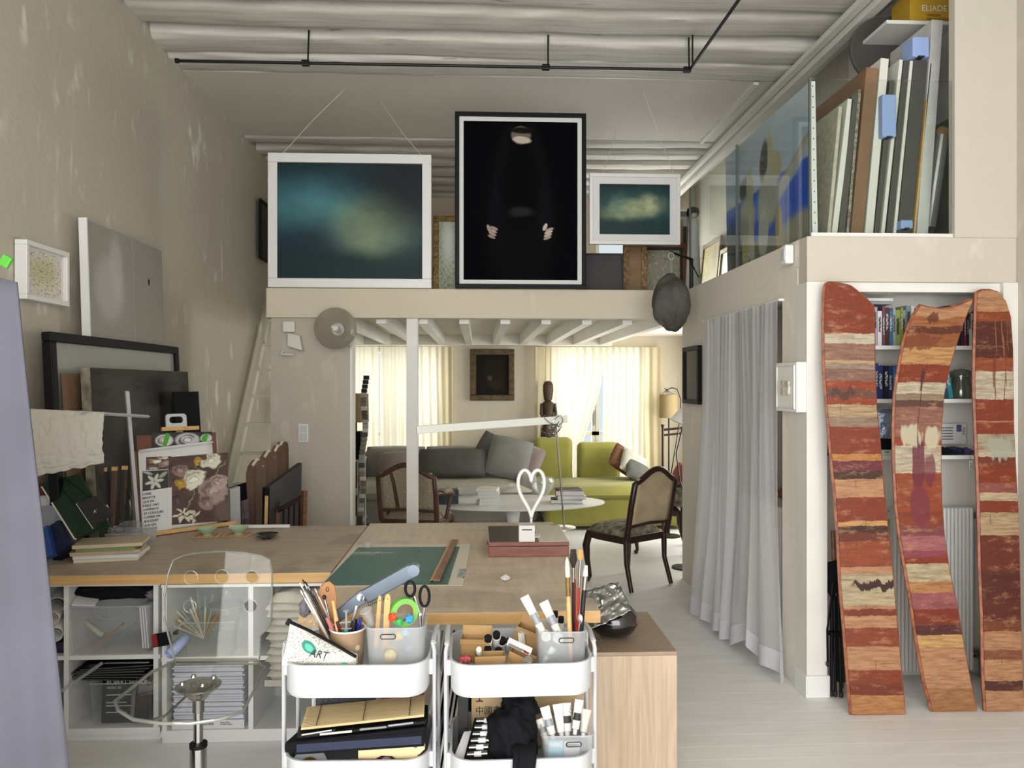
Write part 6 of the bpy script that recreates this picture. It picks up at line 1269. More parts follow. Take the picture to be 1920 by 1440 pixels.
# ================================================================ trolleys
def rr(wd, dp, r_, n=7): return rrect(wd/2, dp/2, r_, n=n)
def loft(mb, rings):
    n = len(rings[0]); vs_ = [p for r_ in rings for p in r_]; fs = []
    for i in range(len(rings)-1):
        for k in range(n): fs.append((i*n+k, i*n+(k+1) % n, (i+1)*n+(k+1) % n, (i+1)*n+k))
    return mb.add(vs_, fs)
TW, TD, THt = .452, .345, .105
def tray(z):
    """open rounded tray, rim top at z"""
    m_ = MB(); O = rr(TW, TD, .075); Ob = rr(TW-.012, TD-.012, .07); I = rr(TW-.008, TD-.008, .071); Ib = rr(TW-.02, TD-.02, .066); rimo = rr(TW+.008, TD+.008, .079)
    zz_ = lambda pts, h: [Vector((x, y, h)) for x, y in pts]
    loft(m_, [zz_(Ob, z-THt), zz_(O, z-THt+.012), zz_(O, z-.006), zz_(rimo, z-.005), zz_(rimo, z), zz_(I, z), zz_(I, z-THt+.014), zz_(Ib, z-THt+.003)])
    n = len(O); k = len(m_.v); m_.f.append([k-n+i for i in range(n)]); m_.f.append([n-1-i for i in range(n)]); return m_
TRZ = [.775, .478, .185]
tr = thing('utility_trolley', 'white metal three tier trolley carrying the art pouch', 'trolley', M=mat_at((0, 0, 0)))
for z in TRZ: tray(z).build('tray', 'white_plastic', tr, smooth=35)
for sx in (-1, 1):
    for sy in (-1, 1):
        x, y = sx*(TW/2+.016), sy*.085
        MB().tube([(x, y, .06), (x, y, .79), (x-sx*.006, y, .818)], .0115, 10, flat=.6, up=(1, 0, 0)).build('upright', 'white_plastic', tr, smooth=50)
        for z in TRZ: MB().box((x-sx*.010, y, z-.035), (.016, .03, .05)).build('bracket', 'white_plastic', tr, bevel=.003)
        MB().lathe([(0, -.011), (.026, -.011), (.028, 0), (.026, .011), (0, .011)], 16, Matrix.Translation((x, y, .029)) @ Matrix.Rotation(R90, 4, 'X')).build('caster', 'charcoal', tr)
    MB().tube([(sx*(TW/2+.012), -.085, .812), (sx*(TW/2+.012), 0, .822), (sx*(TW/2+.012), .085, .812)], .009, 8).build('handle', 'white_plastic', tr, smooth=50)
tx1, tx2 = (F(530, 1245, Z=.775).x + F(805, 1245, Z=.775).x)/2, (F(842, 1245, Z=.775).x + F(1115, 1245, Z=.775).x)/2
TY1, TY2 = 2.345+TD/2, 2.33+TD/2
tr.matrix_world = mat_at((tx1, TY1, 0), rz=math.radians(-1.5))
copy_tree(tr, None, mat_at((tx2, TY2, 0), rz=math.radians(1.0)), 'white metal three tier trolley carrying cartons of paint tubes')
F1 = .775-THt+.005      # tray floor
F2 = .478-THt+.005
# ---- left trolley, top tray
paint('speckle', 'd9d9d0', [('v', 26, .16, .12, '3a8f86', .0), ('n', 24, 24, .60, .62, '3a3a48', .9), ('n', 19, 20, .615, .635, 'c84a6a', .9), ('n', 17, 18, .62, .64, '2f6a9a', .9), ('n', 13, 14, .61, .64, 'd8d24a', .8), ('n', 15, 12, .63, .65, '4aa090', .9), ('e', .34, .66, .12, .16, -30, '2f7f74', .1), ('e', .34, .66, .07, .09, -30, '58b09a', .1), ('e', .85, .36, .045, .10, 0, '6cc0a8', .15)], .7, 1.7)
pz = thing('art_pouch', 'speckled white zip pouch lettered ART tucked against the kraft cup', 'pouch', F(590, 1240, Y=2.42)); Yq = 2.39
A_, B_, C_, D_ = F(528, 1247, Y=Yq), F(668, 1250, Y=Yq), F(668, 1232, Y=Yq), F(545, 1168, Y=Yq+.03)
def pouch(u, v):
    lo = A_.lerp(B_, u); hi = D_.lerp(C_, u); p = lo.lerp(hi, v); return p + Vector((0, -.03*math.sin(math.pi*u)**.6*math.sin(math.pi*v)**.7, 0))
gq = MB().grid(pouch, 24, 14); gq.build('pouch_front', 'speckle', pz, smooth=80); gq = MB().grid(lambda u, v: pouch(u, v)*1 + Vector((0, 2*(Yq+.012-pouch(u, v).y)*.6 + .012, 0)), 24, 14); gq.build('pouch_back', 'speckle', pz, smooth=80)
MB().tube([D_ + Vector((-.008, 0, .006)), D_.lerp(C_, .3) + Vector((0, -.004, .008)), D_.lerp(C_, .7) + Vector((0, -.004, .006)), C_ + Vector((.0, 0, .0))], .006, 8, flat=.8).build('zip', 'black', pz, smooth=50); MB().box(D_ + Vector((-.006, -.004, .004)), (.014, .012, .02), (0, .5, 0)).build('zip_pull', 'black', pz, bevel=.003)
Mt_ = basis(pouch(.36, .42) + Vector((0, -.004, 0)), B_-A_, (0, 0, 1)); text('lettering', 'ART', Mt_ @ Matrix.Rotation(-.15, 4, 'Z'), .034, 'charcoal', pz, shear=.2, ext=.001, width=.9)
def openbox(name, label, cat, cx, cy, z0, wd, dp, ht, mat, flare=.0, th=.0025, r_=None, rim=None, rz=0, slot=None):
    t_ = thing(name, label, cat, M=mat_at((cx, cy, z0), rz=rz)); m_ = MB(); r_ = r_ or min(wd, dp)*.2
    zz_ = lambda pts, h: [Vector((x, y, h)) for x, y in pts]
    loft(m_, [zz_(rr(wd-flare, dp-flare, r_), .001), zz_(rr(wd, dp, r_), ht), zz_(rr(wd-2*th, dp-2*th, r_*.95), ht), zz_(rr(wd-flare-2*th, dp-flare-2*th, r_*.95), .004)]); n = len(rr(wd, dp, r_)); k = len(m_.v); m_.f.append([k-n+i for i in range(n)]); m_.f.append([n-1-i for i in range(n)])
    m_.build('container', mat, t_, smooth=40)
    if slot: MB().tube([Vector((slot*wd+x, -dp/2-.001+flare*.1, ht-.026+z)) for x, z in rrect(.024, .0075, .0074)], .0016, 5, closed=True).build('hand_slot', 'charcoal', t_)
    if rim: MB().tube([Vector((x, y, ht)) for x, y in rr(wd, dp, r_)], th, 6, closed=True).build('rim', rim, t_, smooth=60)
    return t_
# paper cup printed with dots
M_('cup_kraft', '9a8066', .6); cc = F(650, 1240, Y=2.47); t = thing('brush_cup', 'kraft paper cup with printed dots full of brushes and pens', 'cup', (cc.x, 2.47, F1))
zt_ = F(650, 1188, Y=2.43).z; rt_, rb_ = .058, .045
MB().lathe([(0, F1), (rb_, F1), (rt_, zt_), (rt_-.002, zt_), (rb_-.002, F1+.004), (0, F1+.004)], 32, Matrix.Translation((cc.x, 2.49, 0))).build('cup_body', 'cup_kraft', t, smooth=40); MB().tube([Vector((cc.x+rt_*math.cos(a_*.2618), 2.49+rt_*math.sin(a_*.2618), zt_)) for a_ in range(24)], .0032, 6, closed=True).build('rim', 'paper', t, smooth=60)
for k, (a_, z_, c__) in enumerate(((-70, .55, '3d4468'), (-50, .30, '4a4f74'), (-45, .68, 'b9b49c'), (-95, .3, '7f8aa0'))):
    rr_ = rb_+(rt_-rb_)*z_; v = Vector((math.cos(math.radians(a_)), math.sin(math.radians(a_)), 0)); MB().lathe([(0, 0), (.009, 0), (.009, .0008), (0, .0012)], 14, Matrix.Translation(Vector((cc.x, 2.49, F1+(zt_-F1)*z_)) + v*rr_) @ v.to_track_quat('Z', 'Y').to_matrix().to_4x4()).build('printed_dot', M_('dot_%d' % k, c__, .6), t)
def brush(name, label, base, tip, r_, hmat, fmat, bmat, fl=.16, bl=.14, br=1.3, cat='brush', flat=1.0, pointed=True):
    base, tip = Vector(base), Vector(tip); d_ = tip-base; t_ = thing(name, label, cat, base); L_ = d_.length; e_ = d_.normalized()
    a1, a2 = base + d_*(1-fl-bl), base + d_*(1-bl)
    MB().tube([base, base.lerp(a1, .5), a1], [r_*.7, r_*1.15, r_], 8).build('handle', hmat, t_, smooth=60); MB().tube([a1, a2], [r_*1.0, r_*1.1], 10).build('ferrule', fmat, t_, smooth=60)
    MB().tube([a2, a2.lerp(tip, .4), a2.lerp(tip, .8), tip], [r_*1.05, r_*br, r_*br*.75, r_*(.15 if pointed else br*.7)], 10, flat=flat).build('bristles', bmat, t_, smooth=70); return t_
M_('bristle_dark', '2d2622', .9); M_('bristle_tan', 'b08a52', .9); M_('bristle_white', 'c9c7b8', .9); M_('red_lacquer', 'a8231c', .3); M_('black_lacquer', '141216', .25); M_('white_lacquer', 'd6d3cc', .3); M_('plum_lacquer', '4a1a2a', .3)
bs = Vector((cc.x, 2.49, F1+.012))
for k, (u, v, hm, lab) in enumerate(((562, 1092, 'white_lacquer', 'white handled thin brush slanting out of the kraft cup'), (567, 1086, 'black_lacquer', 'black handled thin brush slanting out of the kraft cup'), (572, 1090, 'black_lacquer', 'black pencil beside the thin brushes in the kraft cup'), (563, 1106, 'white_lacquer', 'cream pencil lowest of the leaning bunch'), (580, 1100, 'plum_lacquer', 'plum coloured pencil in the kraft cup'), (590, 1103, 'white_lacquer', 'pale pink handled brush near the palette'))):
    brush('paintbrush', lab, bs + Vector((.012*(k % 3), .01*(k % 2)-.006, 0)), F(u, v, Y=2.50+.012*k), .0036, hm, 'steel', hm, .05, .05, .9)
brush('paintbrush', 'makeup style brush with dark round tip in the kraft cup', bs + Vector((-.015, 0, 0)), F(607, 1115, Y=2.50), .0035, 'white_lacquer', 'steel', 'bristle_dark', .3, .06, 2.2)
brush('paintbrush', 'stubby wooden handled brush upright in the kraft cup', bs + Vector((.0, -.02, .0)), F(624, 1125, Y=2.46), .0085, 'bristle_white', 'steel', 'pine', .1, .45, .9, pointed=False)
t = thing('palette_paddle', 'orange brown wooden paddle standing behind the brushes', 'paddle', F(612, 1185, Y=2.55)); Yp_ = 2.56
MB().slabpoly([F(u, v, Y=Yp_) for u, v in ((600, 1200), (592, 1130), (597, 1108), (607, 1093), (617, 1090), (627, 1098), (631, 1120), (630, 1200))], (0, .008, 0)).build('blade', M_('paddle_wood', 'a5754b', .5, nz=(6, .15)), t, bevel=.002); MB().tube([F(614 + 3*math.cos(i*.524), 1105 + 4*math.sin(i*.524), Y=Yp_-.001) for i in range(12)], .0012, 5, closed=True).build('thumb_hole', 'dark_wood', t)
def pen(name, label, u, v, du, dv, Y, r_, mat, cap, cat='pen'):
    p = F(u, v, Y=Y); b_ = Vector((cc.x + random.uniform(-.02, .03), 2.49 + random.uniform(-.02, .02), F1+.008)); t_ = thing(name, label, cat, b_); MB().tube([b_, b_.lerp(p, .72)], r_, 8).build('barrel', mat, t_, smooth=50); MB().tube([b_.lerp(p, .70), p], [r_*1.08, r_*.9], 8).build('cap', cap, t_, smooth=50)
M_('teal_plastic', '3fa59b', .3); M_('blue_plastic', '23308f', .3); M_('marker_grey', '8a8f94', .3)
pen('marker_pen', 'blue capped marker in the kraft cup beside the frosted bin', 677, 1158, 0, 0, 2.50, .0055, 'white_lacquer', 'blue_plastic'); pen('marker_pen', 'black capped marker beside the blue capped marker', 668, 1161, 0, 0, 2.51, .005, 'white_lacquer', 'black'); pen('marker_pen', 'dark navy pen between the markers and the syringe', 660, 1165, 0, 0, 2.48, .004, 'navy', 'navy'); pen('paint_tube', 'small pink paint tube in the kraft cup', 613, 1158, 0, 0, 2.46, .007, 'white_lacquer', M_('pink_cap', 'b86a66', .4), 'tube'); pen('paint_tube', 'small brown paint tube in the kraft cup', 632, 1165, 0, 0, 2.455, .006, 'white_lacquer', 'plum_lacquer', 'tube')
p = F(649, 1146, Y=2.46); b_ = Vector((cc.x+.0, 2.465, F1+.03)); t = thing('syringe', 'clear syringe with teal barrel standing in the kraft cup', 'syringe', b_); MB().tube([b_, b_.lerp(p, .7)], .0065, 10).build('barrel', 'teal_plastic', t, smooth=50); MB().tube([b_.lerp(p, .7), p], .0035, 8).build('plunger', 'frosted', t); MB().tube([p, p + (p-b_).normalized()*.003], .010, 10).build('thumb_rest', 'frosted', t); MB().box(b_.lerp(p, .72), (.034, .008, .003), (0, 0, 0)).build('finger_flange', 'frosted', t)
p = F(668, 1140, Y=2.53); stick('scalpel', 'slim silver scalpel blade in the kraft cup', 'scalpel', 655, 1190, 667, 1142, 2.52, .005, 'steel', .3, 'chrome', .0)
crumple('plastic_wrap', 'white plastic wrapping tucked behind the speckled pouch', F(582, 1170, Y=2.50), .032, 'clear_plastic', 21, 'wrapping', 1.0, sub=3); crumple('cloth_bundle', 'dark grey rag behind the pouch in the trolley', F(572, 1140, Y=2.56), .022, 'grey_cloth', 25, 'cloth', 1.6, sub=3)
# frosted bin with scissors, tape, sticks
fb = F(745, 1240, Y=2.50); zt_ = F(745, 1172, Y=2.43).z
openbox('frosted_bin', 'frosted plastic bin with a hand slot holding scissors and green tape', 'bin', F(745, 1240, Y=2.46).x, 2.47, F1, .19, .15, zt_-F1, 'frosted', .02, rim='frosted', slot=-.12)
tx = F(757, 1147, Y=2.47); t = thing('masking_tape', 'roll of bright green masking tape in the frosted bin', 'tape', tx); Mr = Matrix.Translation(tx) @ Matrix.Rotation(math.radians(62), 4, 'Z') @ Matrix.Rotation(R90, 4, 'X') @ Matrix.Rotation(.15, 4, 'Y')
Mr = Matrix.Translation(tx) @ Euler((R90, 0, math.radians(22))).to_matrix().to_4x4(); M_('tape_green', '6fb04e', .5); M_('tape_green_dark', '4f9a2c', .5)
MB().lathe([(.030, -.014), (.046, -.014), (.046, .014), (.030, .014), (.030, -.014)], 36, Mr).build('tape_coil', 'tape_green', t, smooth=40); MB().lathe([(.0285, -.0135), (.0300, -.0135), (.0300, .0135), (.0285, .0135), (.0285, -.0135)], 30, Mr).build('core', 'kraft', t, smooth=40)
t = thing('scissors', 'black handled scissors standing in the frosted bin', 'scissors', F(790, 1180, Y=2.50)); 
for u, v, r1, r2, dy in ((769, 1104, 9, 14, 0), (796, 1118, 9, 19, .01)): MB().tube([F(u + r1*math.cos(i*.393), v + r2*math.sin(i*.393), Y=2.50+dy) for i in range(16)], .0048, 8, closed=True).build('finger_loop', 'black', t, smooth=60)
MB().tube([F(776, 1118, Y=2.50), F(786, 1150, Y=2.50), F(790, 1200, Y=2.50)], [.006, .005, .003], 8, flat=.4).build('blade', 'steel', t); MB().tube([F(796, 1136, Y=2.51), F(792, 1160, Y=2.51), F(788, 1200, Y=2.51)], [.006, .005, .003], 8, flat=.4).build('blade', 'steel', t); MB().cyl(F(788, 1152, Y=2.493), F(788, 1152, Y=2.517), .004, n=10).build('pivot', 'chrome', t)
for k, (u0, v0, u1, v1, lab) in enumerate(((722, 1185, 727, 1119, 'rounded wooden stick standing in the frosted bin'), (705, 1185, 712, 1122, 'thin wooden stick behind the rounded one in the bin'))): 
    p, q_ = F(u0, v0, Y=2.45+.02*k), F(u1, v1, Y=2.45+.02*k); t_ = thing('wooden_stick', lab, 'stick', p); MB().tube([p + Vector((0, 0, -.05)), p.lerp(q_, .9), q_, q_ + (q_-p)*.08], [.010-.003*k, .010-.003*k, .009-.003*k, .004], 10, flat=.3).build('stick', 'pine', t_, smooth=50); MB().cyl(q_ + Vector((0, -.004, -.006)), q_ + Vector((0, .004, -.006)), .0015, n=8).build('hole', 'dark_wood', t_)
t = thing('foil_cup', 'round gold foil medal cup inside the frosted bin', 'cup', F(733, 1228, Y=2.405)); Mg = Matrix.Translation(F(733, 1226, Y=2.408)) @ Matrix.Rotation(R90, 4, 'X'); M_('gold_foil', 'b99a3e', .35, .6, nz=(30, .3)); M_('gold_pale', 'd8c46a', .4, .4, bump=(60, 1))
pl = []
MB().lathe([(.0, -.012), (.022, -.012), (.027, .006), (.0265, .006), (.021, -.010), (0, -.010)], 36, Mg).build('fluted_wall', 'gold_foil', t, smooth=30); MB().lathe([(0, .004), (.010, .004), (.019, .0), (.021, -.008), (0, -.009)], 24, Mg @ Matrix.Translation((-.002, -.006, 0))).build('crumpled_centre', 'gold_pale', t)
for k, (u, v, c__, lab, r_) in enumerate(((736, 1157, 'c8431f', 'orange red foil wrapper in the frosted bin', .014), (748, 1166, '3aa05a', 'green foil wrapper below the orange one', .013), (768, 1160, '3a8fc4', 'blue foil wrapper beside the green tape', .014), (760, 1185, '7ac0e0', 'light blue diamond wrapper seen through the bin', .012), (748, 1192, 'd8b83a', 'yellow foil wrapper seen through the bin slot', .016), (765, 1215, '7a8a9a', 'mauve printed packet deep in the bin', .018))):
    crumple('sweet_wrapper', lab, F(u, v, Y=2.44+.008*(k % 3)), r_, M_('wrapper_%d' % k, c__, .3, nz=(40, .3)), 30+k, 'wrapper', 1.1, .6, 3)
t = thing('clear_cup', 'crumpled clear cup leaning in the frosted bin', 'cup', F(700, 1150, Y=2.44)); MB().lathe([(.011, 0), (.019, .055), (.018, .055), (.010, .002), (0, .002)], 18, Matrix.Translation(F(697, 1172, Y=2.44)) @ Euler((.2, -.35, 0)).to_matrix().to_4x4()).build('cup_wall', 'clear_plastic', t, smooth=50); MB().lathe([(.0185, .053), (.021, .053), (.021, .057), (.0185, .057)], 18, Matrix.Translation(F(697, 1172, Y=2.44)) @ Euler((.2, -.35, 0)).to_matrix().to_4x4()).build('cup_rim', 'frosted', t)
# long grey blue tool across
t = thing('strapping_tool', 'blue grey metal long arm stapler lying across the trolley', 'tool', F(640, 1180, Y=2.58)); M_('tool_blue', '74808f', .35, .4); Yt_ = 2.60
g0, g1, g2 = F(625, 1165, Y=Yt_), F(680, 1118, Y=Yt_), F(775, 1068, Y=Yt_-.02)
MB().slabpoly([g0 + Vector((-.01, 0, .02)), g0 + Vector((.0, 0, -.02)), g1 + Vector((.012, 0, -.022)), g1 + Vector((-.006, 0, .020))], (0, .022, 0)).build('lower_arm', 'tool_blue', t, bevel=.004); MB().slabpoly([g1 + Vector((-.012, 0, .012)), g1 + Vector((.02, 0, -.026)), g2 + Vector((.006, 0, -.028)), g2 + Vector((-.016, 0, .016))], (0, .03, 0)).build('upper_arm', 'tool_blue', t, bevel=.005)
MB().cyl(g2 + Vector((0, -.004, -.004)), g2 + Vector((0, .036, -.004)), .021, n=24).build('nose_roller', 'tool_blue', t, smooth=40); MB().cyl(g1 + Vector((-.006, -.008, -.002)), g1 + Vector((-.006, .034, -.002)), .013, n=18).build('pivot_bolt', 'chrome', t, smooth=40)
sp_ = [g1 + Vector((.015+.06*i/60, -.002 + .008*math.cos(i*.9), -.012+.022*i/60 + .008*math.sin(i*.9) - .016)) for i in range(61)]; MB().tube(sp_, .0015, 5).build('spring', 'steel', t)
# ---- left trolley, middle tray
M_('bamboo', 'cdb588', .6, nz=(4, .1), sc3=(1, 40, 40)); t = thing('bamboo_mat', 'folded bamboo brush mat on the black case in the middle tray', 'mat', F(680, 1330, Y=2.5))
bm0, bm1, bm2, bm3 = F(565, 1366, Y=2.36), F(795, 1341, Y=2.36), F(797, 1305, Y=2.62), F(576, 1328, Y=2.62)
for k in range(15):
    f_ = k/14; zadd = Vector((0, 0, 0)); MB().tube([bm0.lerp(bm3, f_), bm1.lerp(bm2, f_)], .0062, 6, flat=.7).build('bamboo_slat', 'bamboo', t)
for f_ in (.12, .5, .88): MB().tube([bm0.lerp(bm1, f_) + Vector((0, 0, .0055)), bm3.lerp(bm2, f_) + Vector((0, 0, .0055))], .0012, 5).build('binding', 'charcoal', t)
t = thing('pen_case', 'black soft case with pens on its flap in the middle tray', 'case', F(670, 1390, Y=2.4)); 
c0, c1, c2, c3 = F(533, 1392, Y=2.365), F(800, 1362, Y=2.365), F(800, 1345, Y=2.60), F(560, 1368, Y=2.60)
MB().slabpoly([c0, c1, c2, c3], (0, 0, -.035)).build('case_body', 'black_soft', t, bevel=.008); MB().slabpoly([F(556, 1380, Y=2.37), F(798, 1352, Y=2.37), c2 + Vector((0, 0, .012)), c3 + Vector((0, 0, .012))], (0, 0, -.010)).build('flap', 'black', t, bevel=.003)
for k, (u0, v0, u1, v1, m_, lab) in enumerate(((566, 1378, 622, 1369, 'steel', 'silver pen lying on the black case by the bamboo mat'), (600, 1377, 660, 1371, 'white_lacquer', 'thin white pen lying on the black case'), (675, 1368, 725, 1363, 'frosted', 'clear barrel pen lying on the black case'), (728, 1361, 775, 1355, 'marker_grey', 'grey pen with clear end on the black case'))): stick('pen', lab, 'pen', u0, v0, u1, v1, 2.36, .0034, m_, 1, 'black', .0)
t = thing('black_notebook', 'thick black notebook below the soft case in the middle tray', 'notebook', F(670, 1410, Y=2.36)); MB().slabpoly([F(552, 1416, Y=2.362), F(795, 1400, Y=2.362), F(795, 1372, Y=2.362), F(552, 1392, Y=2.362)], (0, .2, 0)).build('cover', 'black_soft', t, bevel=.003); MB().slabpoly([F(556, 1411, Y=2.3615), F(790, 1395, Y=2.3615), F(790, 1380, Y=2.3615), F(556, 1396, Y=2.3615)], (0, .1, 0)).build('page_block', 'navy', t)
p = F(580, 1428, Y=2.37); t = thing('tape_roll', 'wide silver grey tape roll at the front of the middle tray', 'tape', p); Mr = Matrix.Translation(F(580, 1435, Y=2.395) + Vector((0, 0, -.012))) @ Euler((R90*.55, 0, .12)).to_matrix().to_4x4(); M_('tape_silver', '9aa2ac', .35, .2); MB().lathe([(.033, -.02), (.058, -.02), (.058, .02), (.033, .02), (.033, -.02)], 40, Mr).build('tape_coil', 'tape_silver', t, smooth=40); MB().lathe([(.031, -.019), (.033, -.019), (.033, .019), (.031, .019), (.031, -.019)], 30, Mr).build('core', 'kraft', t, smooth=40)
t = thing('tape_dispenser', 'cream plastic tape dispenser at the front of the middle tray', 'dispenser', F(720, 1420, Y=2.37)); M_('cream_plastic', 'd6c196', .4)
MB().slabpoly([F(u, v, Y=2.37) for u, v in ((671, 1424), (671, 1403), (680, 1396), (700, 1393), (730, 1392), (760, 1396), (778, 1402), (785, 1408), (783, 1424), (742, 1424), (735, 1419), (715, 1418), (704, 1424))], (0, .028, 0)).build('shell', 'cream_plastic', t, bevel=.004); MB().slabpoly([F(u, v, Y=2.372) for u, v in ((785, 1416), (797, 1404), (793, 1396), (780, 1402))], (0, .024, 0)).build('cutter', 'cream_plastic', t, bevel=.001); MB().cyl(F(724, 1432, Y=2.372), F(724, 1432, Y=2.394), .020, n=24).build('tape_spool', M_('spool_mauve', '7d5a6a', .4), t)
tag(MB().bx(tx1-.02, tx1+.18, 2.38, 2.40, F2, F2+.03).build('silver_ruler', 'steel'), 'flat steel ruler in front of the notebook in the middle tray', 'ruler')
t = thing('mesh_basket', 'grey wire mesh pocket at the back of the middle tray', 'basket', F(620, 1320, Y=2.64)); MB().bx(tx1-.19, tx1+.02, 2.655, 2.658, F2, F2+.24).build('mesh_panel', M_('mesh_grey', '5c5e66', .4, .5, nz=(220, .5)), t); MB().tube([(tx1-.19, 2.656, F2+.24), (tx1+.02, 2.656, F2+.24)], .003, 6).build('wire_rim', 'steel', t)
tag(MB().bx(tx1+.04, tx1+.19, 2.645, 2.66, F2, F2+.235).build('pink_folder', M_('pink_card', '9a3a62', .5)), 'magenta folder behind the bamboo mat', 'folder')
# ---- right trolley, top tray
def carton(name, label, c, dims, R, mat='cardboard', flaps=True):
    t_ = thing(name, label, 'carton', M=Matrix.Translation(c) @ Euler(R).to_matrix().to_4x4()); x, y, z = dims[0]/2, dims[1]/2, dims[2]; th = .002
    MB().bx(-x, x, -y, -y+th, 0, z).bx(-x, x, y-th, y, 0, z).bx(-x, -x+th, -y, y, 0, z).bx(x-th, x, -y, y, 0, z).bx(-x, x, -y, y, 0, th).build('carton_body', mat, t_)
    if flaps: MB().box((0, -y-.008, z-.004), (2*x, .02, .0018), (.5, 0, 0)).build('flap', mat, t_); MB().box((0, y+.002, z+.014), (2*x, .0018, .03), (-.25, 0, 0)).build('flap', mat, t_)
    return t_
zz2 = F1
carton('small_carton', 'open kraft carton standing behind the dark capped tubes', F(893, 1225, Y=2.52) * 1 - Vector((0, 0, .02)), (.10, .06, .075), (0, 0, -.12)); carton('small_carton', 'open kraft carton at the back beside the frosted cup', F(990, 1205, Y=2.58) - Vector((0, 0, .02)), (.11, .06, .07), (0, .3, -.3)); carton('small_carton', 'low kraft carton in front of the dark capped tubes', F(918, 1240, Y=2.42) - Vector((0, 0, .025)), (.10, .05, .05), (0, 0, .05), flaps=False); carton('small_carton', 'tilted kraft carton beside the printed tube box', F(970, 1240, Y=2.44) - Vector((0, 0, .03)), (.085, .05, .06), (0, .35, -.35), flaps=False)
for k, (u, v) in enumerate(((915, 1195), (931, 1188), (942, 1199), (915, 1216), (935, 1219), (953, 1199))):
    p = F(u, v, Y=2.475+.02*(k % 3)); b_ = p + Vector((.0, .05, -.06)); t_ = thing('paint_bottle', 'white paint bottle with a black ribbed cap among the kraft cartons', 'bottle', b_, 'black capped paint bottles in the trolley'); r_ = .0125 if k < 5 else .008
    e_ = (p-b_).normalized(); MB().tube([b_, b_.lerp(p, .75)], r_*1.12, 16).build('bottle_body', 'white_lacquer', t_, smooth=50); MB().tube([b_.lerp(p, .74), p], r_, 18, cap=True).build('cap', 'black', t_, smooth=40); MB().tube([b_.lerp(p, .70), b_.lerp(p, .77)], r_*1.16, 18).build('collar', 'white_gloss', t_, smooth=40)
t = thing('printed_tube_box', 'white printed paint tube box lying across the cartons', 'box', M=Matrix.Translation(F(974, 1212, Y=2.43)) @ Euler((.5, .42, -.1)).to_matrix().to_4x4()); MB().bx(-.042, .042, -.01, .01, -.008, .008).build('carton', 'paper', t, bevel=.001)
for k in range(3): MB().bx(-.036, .012+.006*k, -.0106, -.010, -.005+.004*k, -.003+.004*k).build('print_line', 'charcoal', t)
MB().bx(.018, .036, -.0107, -.010, -.004, .003).build('red_mark', 'red_cover', t)
t = thing('white_tube', 'white capped tube standing among the cartons', 'tube', F(977, 1195, Y=2.54)); p = F(977, 1186, Y=2.54); MB().tube([p + Vector((.005, 0, -.06)), p], .011, 4).build('tube_body', 'white_lacquer', t); MB().tube([p, p + Vector((-.001, 0, .008))], .009, 8).build('cap', 'frosted', t)
t = thing('white_jar', 'little white capped bottle in front of the dark caps', 'bottle', F(900, 1218, Y=2.41)); p = F(898, 1218, Y=2.41); MB().tube([p + Vector((0, .03, -.03)), p], .009, 14).build('bottle_body', 'white_lacquer', t, smooth=50); MB().tube([p, p + Vector((0, -.004, .004))], .0075, 14).build('cap', 'white_gloss', t)
crumple('net_bag', 'red and white netting bag in the tray corner beside the cartons', F(872, 1236, Y=2.41), .022, M_('red_net', 'a84a52', .7, nz=(90, .5)), 41, 'bag', .7, .5, 3); crumple('plastic_wrap', 'white plastic wrapping in front of the low carton', F(940, 1243, Y=2.40), .028, 'clear_plastic', 43, 'wrapping', .5, .6, 3); crumple('plastic_wrap', 'crumpled film beside the tilted carton', F(988, 1240, Y=2.40), .018, 'bubble', 44, 'wrapping', .8, .6, 3)
zc_ = F(1050, 1182, Y=2.42).z; cxf = F(1051, 1240, Y=2.46).x
openbox('frosted_cup', 'frosted square cup of tubes and big brushes beside the kraft cartons', 'cup', cxf, 2.47, F1, .158, .14, zc_-F1, 'frosted', .012, r_=.022, rim='frosted', slot=.08)
def ptube(name, label, p0, p1, r_, mat='white_lacquer', cap='black', cat='paint tube', band=None):
    """squeezed paint tube: flat crimped end at p1, cap at p0"""
    p0, p1 = Vector(p0), Vector(p1); t_ = thing(name, label, cat, p0); n = 7; pts_ = [p0.lerp(p1, i/(n-1)) for i in range(n)]; d_ = (p1-p0).normalized()
    e_ = d_.cross(Vector((0, 1, 0))).normalized(); g_ = e_.cross(d_).normalized(); m_ = MB(); vs_ = []; K = 14
    for i, p in enumerate(pts_):
        f_ = i/(n-1); a_ = r_*(1+.25*f_); b_ = r_*(1-f_*.92)
        for k in range(K): th = 2*math.pi*k/K; vs_.append(p + e_*a_*math.cos(th) + g_*b_*math.sin(th))
    fs = [(i*K+k, i*K+(k+1) % K, (i+1)*K+(k+1) % K, (i+1)*K+k) for i in range(n-1) for k in range(K)] + [tuple(range(K-1, -1, -1)), tuple((n-1)*K+k for k in range(K))]
    m_.add(vs_, fs).build('tube_body', mat, t_, smooth=60); MB().tube([p0 - d_*.018, p0 - d_*.002], [r_*.55, r_*.62], 12).build('cap', cap, t_, smooth=40)
    if band: q0, q1 = p0.lerp(p1, .3), p0.lerp(p1, .55); MB().tube([q0 - g_*r_*.02, q1], [r_*1.09, r_*1.02], 14, cap=False).build('printed_band', band, t_, smooth=60)
    return t_
ptube('paint_tube', 'large white paint tube leaning out of the frosted cup', F(1020, 1190, Y=2.45), F(983, 1118, Y=2.47), .012, band='marker_grey'); ptube('paint_tube', 'white paint tube with fine print beside the large tube', F(1048, 1190, Y=2.46), F(1019, 1128, Y=2.50), .013, band='marker_grey')
